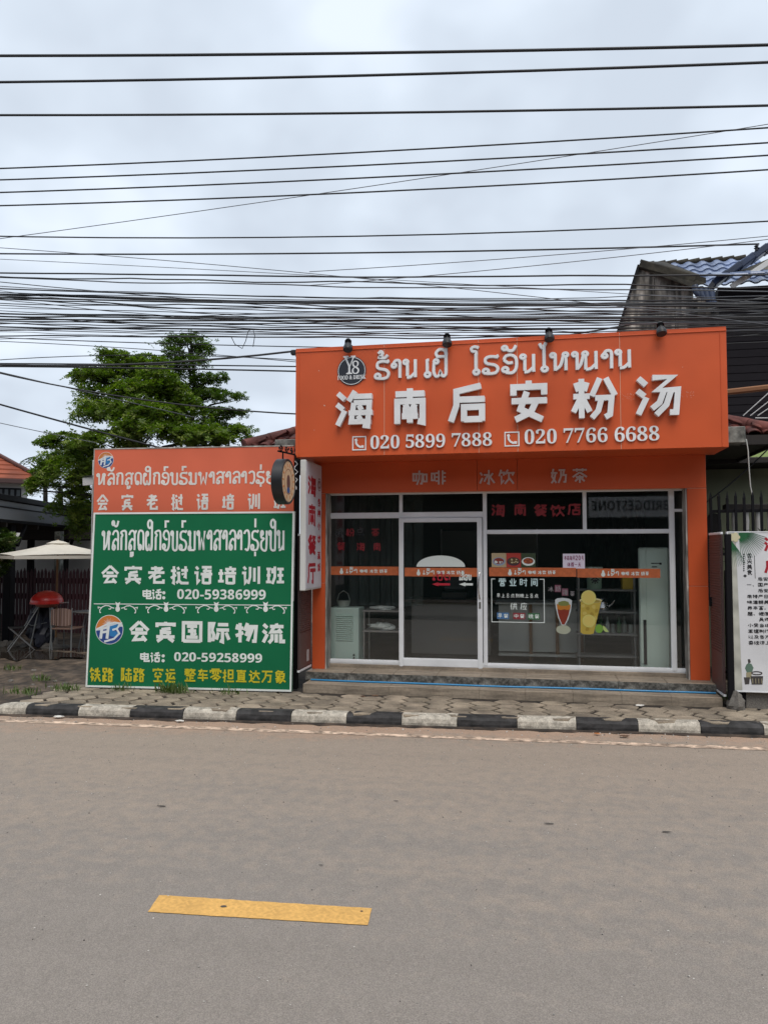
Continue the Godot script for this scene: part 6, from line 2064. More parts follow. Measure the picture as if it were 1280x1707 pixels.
	g.tube(PackedVector3Array([at_z(1243, 732, -0.2), at_z(1246, 750, -0.15), at_z(1248, 785, -0.1), at_z(1250, 810, -0.1), at_z(1253, 825, -0.08)]), 0.008, 0.008, 5)
	tag(part(g, "hanging_wire", mat("wire_grey", Color(0.4, 0.4, 0.38), 0.5)), "pale wire hanging from the eave onto the iron fence", "wire")

# ---------------------------------------------------------------- across the street: what the shop's glass mirrors
func make_opposite() -> void:
	var g: G
	var f := street_frame(Vector3(0, 0, 11.25))
	g = G.new()
	g.bevel(f * Vector3(0, 0.05, 2.2), Vector3(70, 0.18, 4.4), 0.03, f.basis)
	setting(part(g, "far_pavement", M.concrete))
	var t := thing("tyre_shop", "dark two-storey shop across the street, mirrored in the shop window", "shop", f * Vector3(0, 0.14, 8.5))
	g = G.new()
	g.bevel(f * Vector3(0, 3.9, 8.6), Vector3(46, 7.6, 6.0), 0.03, f.basis)
	part(g, "wall", mat("far_wall", Color(0.10, 0.095, 0.09), 0.85, {"tex": T.patch, "scale": Vector3(0.15, 0.15, 0.15)}), t)
	for k in 6:
		g = G.new()
		g.bevel(f * Vector3(-15.0 + k * 6.0, 1.75, 5.56), Vector3(4.6, 3.2, 0.08), 0.02, f.basis)
		part(g, "shutter", mat("far_shutter", Color(0.035, 0.035, 0.038), 0.6), t)
		g = G.new()
		g.bevel(f * Vector3(-15.0 + k * 6.0, 5.6, 5.57), Vector3(2.4, 1.4, 0.06), 0.02, f.basis)
		part(g, "window", M.black_plastic, t)
	g = G.new()
	g.bevel(f * Vector3(0, 4.25, 4.9), Vector3(46, 0.10, 1.5), 0.02, f.basis)
	part(g, "canopy", M.far_shutter, t)
	# banner lettered so that it reads the right way round from the noodle shop
	var zb := 13.6
	var mid := at_z(1050, 845, 2.0 * GZ - zb)
	var b0 := at_z(982, 845, 2.0 * GZ - zb); var b1 := at_z(1122, 845, 2.0 * GZ - zb)
	var h0 := at_z(1050, 828, 2.0 * GZ - zb).y; var h1 := at_z(1050, 862, 2.0 * GZ - zb).y
	var bf := Transform3D(Basis(Vector3(-1, 0, 0), Vector3.UP, Vector3(0, 0, -1)), Vector3(mid.x, 0, zb))
	t = thing("tyre_banner", "pale lettered tyre banner hung across the street", "banner", Vector3(mid.x, h1, zb))
	var w := (b1.x - b0.x) / 2.0
	g = G.new()
	g.prism(PackedVector2Array([Vector2(-w, h1), Vector2(w, h1), Vector2(w, h0), Vector2(-w, h0)]), bf, -0.02, 0.0)
	part(g, "cloth", mat("banner_cloth", Color(0.78, 0.79, 0.80), 0.7), t)
	g = G.new()
	latin(g, "BRIDGESTONE", font("Droid Sans", 700), bf, Vector2(-w * 0.92, lerpf(h0, h1, 0.18)), Vector2(w * 0.92, lerpf(h0, h1, 0.68)), 0.004, 0.001)
	part(g, "lettering", M.print_black, t)
	for s in [-1.0, 1.0]:
		g = G.new()
		g.tube(PackedVector3Array([bf * Vector3(s * w, h0, 0), bf * Vector3(s * w, h0 + 0.3, -0.3)]), 0.01, 0.01, 5)
		part(g, "rope", M.black_plastic, t)

# ---------------------------------------------------------------- the yard on the left
func make_left_side() -> void:
	var g: G
	var t: Node3D
	var gy0 := 0.11
	# square cream parasol, one corner to the street
	var c := Vector3(-9.30, gy0, -3.0)
	t = thing("parasol", "large cream parasol opened over the yard", "parasol", c)
	var cor := []
	for k in 4:
		var a := PI / 2 - 0.08 + k * PI / 2
		cor.append(c + Vector3(cos(a) * 1.48, 1.84, sin(a) * 1.48))
	var apex := c + Vector3(0, 2.11, 0)
	for k in 4:
		g = G.new()
		var a: Vector3 = cor[k]; var b: Vector3 = cor[(k + 1) % 4]
		var m := 6
		for i in m:
			for j in m:
				var P := func(u: float, v: float) -> Vector3:
					var e: Vector3 = a.lerp(b, v)
					var p := apex.lerp(e, u)
					p.y -= 0.03 * sin(u * PI) * (1.0 - 0.3 * sin(v * PI)) - 0.03 * u * sin(v * PI)
					return p
				g.face(PackedVector3Array([P.call(i / float(m), j / float(m)), P.call((i + 1) / float(m), j / float(m)), P.call((i + 1) / float(m), (j + 1) / float(m)), P.call(i / float(m), (j + 1) / float(m))]), c)
		g.quad(a, b, b + Vector3(0, -0.06, 0), a + Vector3(0, -0.06, 0))
		part(g, "canopy_panel", mat("parasol_cloth", Color(0.84, 0.79, 0.69), 0.85, {"backlight": Color(0.25, 0.23, 0.18), "tex": T.soft, "scale": Vector3(0.5, 0.5, 0.5)}), t)
		g = G.new()
		g.tube(PackedVector3Array([apex + Vector3(0, -0.05, 0), apex.lerp(a, 0.5) + Vector3(0, -0.12, 0), a + Vector3(0, -0.02, 0)]), 0.010, 0.008, 5)
		part(g, "rib", M.wood_leg, t)
	g = G.new()
	g.tube(PackedVector3Array([c, apex + Vector3(0, 0.05, 0)]), 0.022, 0.020, 8)
	part(g, "pole", M.wood_leg, t)
	g = G.new()
	g.lathe(PackedVector2Array([Vector2(0, 0), Vector2(0.26, 0), Vector2(0.26, 0.05), Vector2(0.05, 0.08), Vector2(0.03, 0.22)]), Transform3D(Basis(), c), 18)
	part(g, "foot", M.concrete, t)
	g = G.new()
	g.lathe(PackedVector2Array([Vector2(0.22, -0.035), Vector2(0.10, 0.01), Vector2(0.03, 0.025), Vector2(0, 0.04)]), Transform3D(Basis(), apex), 10)
	part(g, "vent_cap", M.parasol_cloth, t)
	# red kettle grill
	c = at_y(92, 1072, gy0 + 0.01)
	c = Vector3(-9.34, gy0, -2.75)
	t = thing("kettle_grill", "red domed kettle grill on thin legs in the yard", "grill", c)
	var gf := Transform3D(Basis(), c + Vector3(0, 0.93, 0))
	g = G.new()
	var dome := PackedVector2Array()
	for i in 9: dome.append(Vector2(cos(PI / 2 * i / 8.0) * 0.305, sin(PI / 2 * i / 8.0) * 0.225))
	g.lathe(dome, gf, 24)
	g.lathe(PackedVector2Array([Vector2(0.29, -0.03), Vector2(0.312, -0.028), Vector2(0.312, 0.0), Vector2(0.305, 0.002)]), gf, 24)
	part(g, "lid", mat("grill_red", Color(0.48, 0.018, 0.014), 0.28), t)
	g = G.new()
	g.lathe(PackedVector2Array([Vector2(0, -0.10), Vector2(0.15, -0.098), Vector2(0.20, -0.075), Vector2(0.215, -0.032)]), gf, 24)
	part(g, "bowl", mat("grill_rust", Color(0.30, 0.10, 0.07), 0.6), t)
	g = G.new()
	g.tube(PackedVector3Array([gf * Vector3(0.30, -0.01, 0.05), gf * Vector3(0.46, 0.0, 0.05), gf * Vector3(0.50, 0.0, 0.05)]), 0.011, 0.011, 6)
	part(g, "handle", M.steel, t)
	for k in 3:
		var a := 0.6 + k * TAU / 3
		g = G.new()
		g.tube(PackedVector3Array([gf * Vector3(cos(a) * 0.14, -0.10, sin(a) * 0.14), c + Vector3(cos(a) * 0.30, 0.0, sin(a) * 0.30)]), 0.013, 0.013, 6)
		part(g, "leg", M.galvanised, t)
	# slatted chair to its right
	c = Vector3(-8.86, gy0, -2.72)
	t = thing("slatted_chair", "metal chair with a striped slatted back beside the red grill", "chair", c)
	for k in 11:
		g = G.new()
		g.bevel(c + Vector3(-0.20 + k * 0.04, 0.66, 0.20 + 0.02 * cos(k * 0.6)), Vector3(0.031, 0.34 - 0.002 * (k - 5) * (k - 5), 0.016), 0.003)
		part(g, "slat", [mat("slat_wood", Color(0.20, 0.12, 0.09), 0.6), mat("slat_pale", Color(0.30, 0.20, 0.17), 0.6)][k % 2], t)
	g = G.new()
	g.bevel(c + Vector3(0, 0.44, 0.0), Vector3(0.44, 0.03, 0.42), 0.006)
	part(g, "seat", M.slat_wood, t)
	for sx in [-0.21, 0.21]:
		for sz in [-0.2, 0.2]:
			g = G.new()
			g.tube(PackedVector3Array([c + Vector3(sx, 0.48 if sz < 0 else 0.84, sz), c + Vector3(sx, 0.40, sz), c + Vector3(sx * 1.08, 0, sz * 1.15)]), 0.013, 0.012, 6)
			part(g, "leg", M.galvanised, t)
	# folding chairs with thin crossed legs
	var proto: Node3D = null
	var spots := [[Vector3(-10.35, gy0, -2.25), 0.5, "grey folding chair standing open in the yard's rainwater"], [Vector3(-9.75, gy0, -2.55), -0.9, "grey folding chair turned away beside the red grill's legs"], [Vector3(-10.95, gy0, -2.5), 0.2, "grey folding chair by the low rubble edge under the flowering shrub"]]
	for k in 3:
		if k == 0:
			proto = thing("folding_chair", spots[0][2], "chair", Vector3.ZERO, "folding chairs in the yard")
			for s in [-1.0, 1.0]:
				g = G.new()
				g.tube(PackedVector3Array([Vector3(s * 0.20, 0, 0.24), Vector3(s * 0.20, 0.44, -0.06), Vector3(s * 0.19, 0.86, -0.30)]), 0.011, 0.011, 6)
				part(g, "front_leg", M.steel, proto)
				g = G.new()
				g.tube(PackedVector3Array([Vector3(s * 0.17, 0, -0.26), Vector3(s * 0.17, 0.45, 0.20)]), 0.011, 0.011, 6)
				part(g, "rear_leg", M.steel, proto)
			g = G.new()
			g.bevel(Vector3(0, 0.45, 0.04), Vector3(0.36, 0.022, 0.36), 0.008)
			part(g, "seat", M.black_plastic, proto)
			g = G.new()
			g.bevel(Vector3(0, 0.78, -0.26), Vector3(0.38, 0.16, 0.015), 0.006, Basis(Vector3.RIGHT, -0.5))
			part(g, "backrest", M.black_plastic, proto)
			g = G.new()
			g.tube(PackedVector3Array([Vector3(-0.2, 0.16, 0.13), Vector3(0.2, 0.16, 0.13)]), 0.008, 0.008, 5)
			part(g, "stretcher", M.steel, proto)
			proto.position = spots[0][0]
			proto.rotation.y = spots[0][1]
		else:
			copy_of(proto, spots[k][0], spots[k][2], spots[k][1])
	# dark tarpaulin bundle against the grill
	c = Vector3(-9.62, gy0, -2.95)
	t = thing("tarpaulin", "dark blue tarpaulin bundle slumped beside the red grill", "tarpaulin", c)
	var tn := FastNoiseLite.new()
	tn.seed = 44; tn.frequency = 1.3
	g = G.new()
	lump(g, c + Vector3(0, 0.42, 0), Vector3(0.24, 0.44, 0.22), tn, 0.7, 12, 18)
	part(g, "cloth", mat("tarp_blue", Color(0.018, 0.020, 0.034), 0.5), t)
	g = G.new()
	g.tube(PackedVector3Array([c + Vector3(-0.22, 0.5, 0.12), c + Vector3(0, 0.47, 0.25), c + Vector3(0.22, 0.52, 0.10)]), 0.008, 0.008, 5)
	part(g, "rope", M.galvanised, t)
	# round steel table
	c = Vector3(-8.7, gy0, -3.3)
	t = thing("steel_table", "small round steel table behind the slatted chair", "table", c)
	g = G.new()
	g.lathe(PackedVector2Array([Vector2(0, 0.70), Vector2(0.38, 0.70), Vector2(0.39, 0.715), Vector2(0.38, 0.725), Vector2(0, 0.725)]), Transform3D(Basis(), c), 24)
	part(g, "tabletop", M.steel, t)
	for k in 4:
		var a := 0.4 + k * PI / 2
		g = G.new()
		g.tube(PackedVector3Array([c + Vector3(cos(a) * 0.15, 0.70, sin(a) * 0.15), c + Vector3(cos(a) * 0.30, 0, sin(a) * 0.30)]), 0.012, 0.012, 6)
		part(g, "leg", M.galvanised, t)
	# low rubble edge with plants
	for k in 16:
		g = G.new()
		var n := FastNoiseLite.new()
		n.seed = 100 + k; n.frequency = 1.2
		var p := Vector3(-11.9 + k * 0.17 + rng.randf_range(-0.05, 0.05), gy0 + 0.05, -2.9 + rng.randf_range(-0.12, 0.12))
		lump(g, p, Vector3(0.11, 0.08, 0.09) * rng.randf_range(0.7, 1.2), n, 0.5, 6, 9)
		tag(part(g, "edging_stone", M.concrete), "rounded grey stone in the low edging of the yard", "stone", "stones edging the yard")
	for k in 34:
		g = G.new()
		var n := FastNoiseLite.new()
		n.seed = 300 + k; n.frequency = 1.4
		var p := Vector3(rng.randf_range(-9.6, -6.5), 0.0, rng.randf_range(-0.9, 1.7))
		p.y = 0.115 if p.z < 0.8 else 0.085
		lump(g, p, Vector3(0.05, 0.022, 0.04) * rng.randf_range(0.5, 1.5), n, 0.6, 5, 8)
		tag(part(g, "rubble_stone", M.concrete), "small flat stone lying loose on the dirt driveway", "stone", "loose stones on the driveway")
	# dark red picket fence at the back of the yard
	var A := Vector3(-13.4, gy0, -5.6); var B := Vector3(-9.4, gy0, -5.6)
	t = thing("picket_fence", "dark red wooden picket fence at the back of the yard", "fence", (A + B) / 2)
	for k in 44:
		var p := A.lerp(B, k / 43.0)
		g = G.new()
		var h := 1.50 + 0.03 * sin(k * 2.1)
		g.prism(PackedVector2Array([Vector2(-0.032, 0), Vector2(0.032, 0), Vector2(0.032, h - 0.09), Vector2(0, h), Vector2(-0.032, h - 0.09)]), Transform3D(Basis(), p), -0.01, 0.01)
		part(g, "picket", mat("picket_red", Color(0.050, 0.010, 0.016), 0.7, {"tex": T.fine, "scale": Vector3(2, 0.6, 2)}), t)
	for y in [0.35, 0.85, 1.22]:
		g = G.new()
		g.bar(A + Vector3(0, y, -0.03), B + Vector3(0, y, -0.03), 0.03, 0.13)
		part(g, "rail", M.picket_red, t)
	# grey posts and pale wall behind the fence
	g = G.new()
	g.span(Vector3(-16, -0.05, -9.2), Vector3(-7.0, 2.35, -9.0))
	tag(part(g, "white_wall", M.white_wall), "white boundary wall seen between the red pickets", "wall")
	for k in 3:
		g = G.new()
		g.bevel(Vector3(-12.6 + k * 1.35, 1.25, -5.95), Vector3(0.16, 2.5, 0.16), 0.01)
		tag(part(g, "concrete_post", M.grey_beam), "square grey concrete post behind the red picket fence", "post", "concrete posts behind the pickets")
	# dark carport roof
	var c0 := at_y(-40, 824, 3.1); var c1 := at_y(112, 849, 3.1)
	var d := (c1 - c0).normalized()
	var back := Vector3(-d.z, 0, d.x) * -1.0
	if back.x > 0.0: back = -back
	t = thing("carport", "dark grey metal carport roof on black posts", "carport", Vector3(-10.5, gy0, -6.0))
	c1 = c1 + d * 2.5
	c0 = c0 - d * 3.0
	g = G.new()
	for q in [[0.0, 0.10, 0.05, "timber_dark"]]:
		g.bar(c0 + Vector3(0, 0.03, 0), c1 + Vector3(0, 0.03, 0), 0.16, 0.12, 0.01)
	part(g, "roof_edge", M.black_iron, t)
	var fasc := mat("carport_grey", Color(0.17, 0.18, 0.20), 0.5, {"tex": T.soft, "scale": Vector3(0.3, 0.3, 0.3)})
	for k in 2:
		g = G.new()
		g.bar(c0 + Vector3(0, -0.10 - 0.20 * k, 0.0) + back * 0.02 * (1 - k), c1 + Vector3(0, -0.10 - 0.20 * k, 0.0) + back * 0.02 * (1 - k), 0.10, [0.12, 0.24][k], 0.006)
		part(g, "fascia_sheet", fasc, t)
	g = G.new()
	g.bar(c0 + Vector3(0, -0.17, 0) - back * 0.03, c1 + Vector3(0, -0.17, 0) - back * 0.03, 0.06, 0.03, 0.004)
	g.bar(c0 + Vector3(0, -0.45, 0), c1 + Vector3(0, -0.45, 0), 0.08, 0.05, 0.004)
	part(g, "gutter", M.black_iron, t)
	g = G.new()
	var e0 := c0 + back * 7.0; var e1 := c1 + back * 7.0
	for y in [0.0, -0.08]:
		if y == 0.0: g.face(PackedVector3Array([c0, c1, e1, e0]), c0 + Vector3(0, -5, 0))
		else: g.face(PackedVector3Array([c0 + Vector3(0, -0.42, 0), c1 + Vector3(0, -0.42, 0), e1 + Vector3(0, -0.42, 0), e0 + Vector3(0, -0.42, 0)]), c0 + Vector3(0, 5, 0))
	part(g, "roof_sheet", M.timber_dark, t)
	for k in 6:
		g = G.new()
		var p := c0.lerp(c1, (k + 0.5) / 6.0)
		g.bar(p + Vector3(0, -0.50, 0), p + back * 6.8 + Vector3(0, -0.50, 0), 0.08, 0.14)
		part(g, "rafter", M.timber_dark, t)
	for q in [0.47, 0.80]:
		var p := c0.lerp(c1, q)
		for k in 2:
			g = G.new()
			var pp := p + back * (0.15 + 5.0 * k)
			g.bevel(Vector3(pp.x, 1.32, pp.z), Vector3(0.17, 2.55, 0.17), 0.01)
			part(g, "post", M.black_iron, t)
		g = G.new()
		g.bar(Vector3(p.x, 2.15, p.z), Vector3(p.x, 2.6, p.z) + d * 0.45, 0.06, 0.06)
		part(g, "brace", M.black_iron, t)
	# white house with an orange tiled hip roof far behind, turned a little to the street
	var z := -15.0
	var ec := at_z(72, 801, z)
	var H := Transform3D(Basis(Vector3.UP, deg_to_rad(38.0)), Vector3(ec.x, 0, z))
	t = thing("tiled_house", "white house with an orange tiled hip roof far behind the yard", "house", H * Vector3(-5, -0.05, -4))
	var ey := ec.y
	var dep := 9.0
	var wid := 16.0
	g = G.new()
	g.bevel(H * Vector3(-wid / 2, ey / 2 - 0.03, -dep / 2), Vector3(wid - 1.0, ey, dep - 1.0), 0.01, H.basis)
	part(g, "wall", M.white_wall, t)
	var roof := Node3D.new()
	roof.name = "roof"
	t.add_child(roof)
	var R := Vector3(0, ey, 0); var L := Vector3(-wid, ey, 0); var Q := Vector3(0, ey, -dep)
	var rise := 0.66
	var ap := Vector3(-dep / 2, ey + rise * dep / 2, -dep / 2); var ap2 := Vector3(-wid + dep / 2, ap.y, -dep / 2)
	g = G.new()
	var nr := 15
	for k in nr:            # courses stepped one over the other
		var u0 := k / float(nr); var u1 := (k + 1) / float(nr)
		var a := R.lerp(ap, u0); var b := R.lerp(ap, u1); var a2 := L.lerp(ap2, u0); var b2 := L.lerp(ap2, u1)
		var lift := Vector3(0, 0.05, 0)
		g.quad(H * (a2 + lift), H * (a + lift), H * b, H * b2)
		g.quad(H * a2, H * a, H * (a + lift), H * (a2 + lift))
		g.quad(H * (a + lift), H * (Q.lerp(ap, u0) + lift), H * Q.lerp(ap, u1), H * b)
	stuff(part(g, "tile_courses", M.roof_orange, roof))
	g = G.new()
	g.bar(H * (R + Vector3(0, 0.08, 0)), H * (ap + Vector3(0, 0.08, 0)), 0.18, 0.10, 0.02)
	part(g, "hip_ridge", mat("ridge_dark", Color(0.08, 0.03, 0.025), 0.8), roof)
	g = G.new()
	g.bar(H * (R + Vector3(0, -0.06, 0)), H * (L + Vector3(0, -0.06, 0)), 0.10, 0.16, 0.01)
	part(g, "eave_board", mat("eave_brown", Color(0.06, 0.03, 0.028), 0.8), roof)
	var WF := H * Transform3D(Basis(), Vector3(0, 0, -0.49))
	var w0 := on_frame(-14, 820, WF); var w1 := on_frame(36, 822, WF)
	var win := Node3D.new()
	win.name = "window"
	t.add_child(win)
	g = G.new()
	g.bevel(WF * Vector3((w0.x + w1.x) / 2, w1.y, 0.02), Vector3(w1.x - w0.x, 0.36, 0.08), 0.01, WF.basis)
	part(g, "frame", M.black_iron, win)
	for k in 5:
		g = G.new()
		g.bevel(WF * Vector3(lerpf(w0.x, w1.x, (k + 0.5) / 5.0), w1.y, 0.062), Vector3((w1.x - w0.x) / 5.0 - 0.08, 0.24, 0.012), 0.002, WF.basis)
		part(g, "pane", mat("dull_pane", Color(0.10, 0.11, 0.115), 0.08), win)
	# added dark box, in place of the carport underside's dark far edge
	t = thing("added_dark_box", "added black box in place of the dark far edge of the carport", "shed", Vector3(-9.5, -0.02, -7.6))
	var s0 := at_z(36, 893, -7.0); var s1 := at_z(190, 900, -7.0)
	g = G.new()
	g.span(Vector3(s0.x, s1.y, -8.6), Vector3(s1.x + 1.5, s0.y + 0.75, -7.0), 0.02)
	part(g, "roof", M.timber_dark, t)
	for k in 2:
		g = G.new()
		g.bevel(Vector3([s0.x + 0.15, s1.x][k], s1.y / 2, -7.2), Vector3(0.14, s1.y, 0.14), 0.01)
		part(g, "post", M.black_iron, t)
	# corner of a blue-edged porch roof and a white pillar behind the boards
	t = thing("porch", "corner of a pale porch roof with a blue edge behind the boards", "porch", Vector3(-7.4, -0.02, -2.2))
	var pz := -1.6
	var q0 := at_z(134, 796, pz); var q1 := at_z(190, 791, pz)
	g = G.new()
	g.face(PackedVector3Array([q0 + Vector3(0, 0.02, 0), q1 + Vector3(0.2, 0.02, 0.1), q1 + Vector3(0.2, 0.14, -1.5), q0 + Vector3(0.1, 0.12, -1.5)]), q0 - Vector3(0, 2, 0))
	part(g, "roof_sheet", M.roof_blue_dark, t)
	g = G.new()
	g.bar(q0 + Vector3(0.04, -0.075, -0.03), q1 + Vector3(0.2, -0.075, -0.03), 0.03, 0.14, 0.004)
	part(g, "fascia", M.white_wall, t)
	g = G.new()
	var wp := at_z(158, 790, -2.2)
	g.bevel(Vector3(wp.x + 0.16, 1.84, -2.2), Vector3(0.26, 3.76, 0.26), 0.01)
	part(g, "pillar", M.white_wall, t)

# ---------------------------------------------------------------- trees and plants
func crown_of(parent: Node3D, pads: Array, z: float, per: float, size: float, tint: Array, seed_no: int, called := "crown") -> void:
	var r := RandomNumberGenerator.new()
	r.seed = seed_no
	var sprig := G.new()
	for k in 6:
		var a := k * TAU / 6.0 + 0.4 * r.randf()
		leaf(sprig, Vector3(cos(a), 0.1 * r.randf(), sin(a)) * 0.12, Vector3(cos(a), r.randf_range(-0.25, 0.55), sin(a)), 1.0, 0.52)
	var where: Array[Transform3D] = []
	var cols: Array[Color] = []
	for q in pads:
		var zz: float = z + q[4]
		var mid := at_z(q[0], q[1], zz)
		var sc := (EYE.z - zz) / (FOCAL * 0.965)
		var rx: float = q[2] * sc * 1.06; var ry: float = q[3] * sc * 1.3
		var rz := rx * 0.85
		var n := int(per * (rx * rz * 2.2 + rx * ry * 1.5))
		var tufts := []
		for i in 7: tufts.append(Vector3(r.randf_range(-0.72, 0.72), r.randf_range(-0.45, 0.55), r.randf_range(-0.72, 0.72)))
		for i in n:
			if i % 5 < 3:       # small tufts inside the pad, each a loose ball of sprays
				var tu: Vector3 = tufts[r.randi() % 7]
				var off := Vector3(r.randfn() * 0.20, r.randfn() * 0.30, r.randfn() * 0.20)
				var bb := Basis.from_euler(Vector3(r.randf_range(-0.8, 0.8), r.randf() * TAU, r.randf_range(-0.8, 0.8)))
				where.append(Transform3D(bb.scaled(Vector3.ONE * size * r.randf_range(0.55, 1.25)), mid + (tu + off) * Vector3(rx, ry, rz)))
				cols.append((tint[r.randi() % tint.size()] as Color) * r.randf_range(0.75, 1.3))
				continue
			var a := r.randf() * TAU
			var rad := sqrt(r.randf())
			rad = lerpf(rad, 1.0, 0.25 * r.randf())
			# lobed outline, so that a pad breaks up into sprays
			rad *= 0.76 + 0.22 * sin(a * 3.0 + q[0]) + 0.16 * sin(a * 7.0 + q[1])
			var h := (1.0 - rad * rad) * 0.9
			var y := h * ry * (1.0 if r.randf() < 0.72 else r.randf_range(-0.6, 1.0)) - 0.10 * ry * r.randf() - 0.25 * ry * rad * rad
			var p := mid + Vector3(cos(a) * rad * rx, y, sin(a) * rad * rz)
			var b := Basis.from_euler(Vector3(r.randf_range(-0.55, 0.55), r.randf() * TAU, r.randf_range(-0.55, 0.55)))
			where.append(Transform3D(b.scaled(Vector3.ONE * size * r.randf_range(0.7, 1.35)), p))
			var t: Color = tint[r.randi() % tint.size()]
			cols.append(t * r.randf_range(0.75, 1.25))
	var mm := MultiMesh.new()
	mm.transform_format = MultiMesh.TRANSFORM_3D
	mm.use_colors = true
	mm.mesh = sprig.mesh(Vector3.ZERO)
	mm.instance_count = where.size()
	for i in where.size():
		mm.set_instance_transform(i, where[i])
		mm.set_instance_color(i, cols[i])
	var o := MultiMeshInstance3D.new()
	o.name = called
	o.multimesh = mm
	o.material_override = mat("foliage", Color(1, 1, 1), 0.55, {"vertex": true, "backlight": Color(0.62, 0.90, 0.12)})
	parent.add_child(o, true)
	o.position = -origin_of(parent)
	stuff(o)

func limbs_of(parent: Node3D, base: Vector3, top: Vector3, pads: Array, z: float, r0: float) -> void:
	var g := G.new()
	var trunk := PackedVector3Array()
	for i in 8: trunk.append(base.lerp(top, i / 7.0) + Vector3(0.08 * sin(i * 1.3), 0, 0.06 * cos(i * 1.7)))
	g.tube(trunk, r0, r0 * 0.25, 9)
	part(g, "trunk", mat("bark", Color(0.05, 0.042, 0.034), 0.9, {"tex": T.grime, "scale": Vector3(1, 0.4, 1)}), parent)
	for q in pads:
		var mid := at_z(q[0], q[1] + q[3] * 0.4, z + q[4])
		var u := clampf((mid.y - 0.35 - base.y) / (top.y - base.y), 0.1, 0.97)
		var s := base.lerp(top, u)
		g = G.new()
		g.tube(PackedVector3Array([s, s.lerp(mid, 0.5) + Vector3(0, 0.10, 0), mid]), r0 * 0.28, r0 * 0.08, 6)
		part(g, "limb", M.bark, parent)

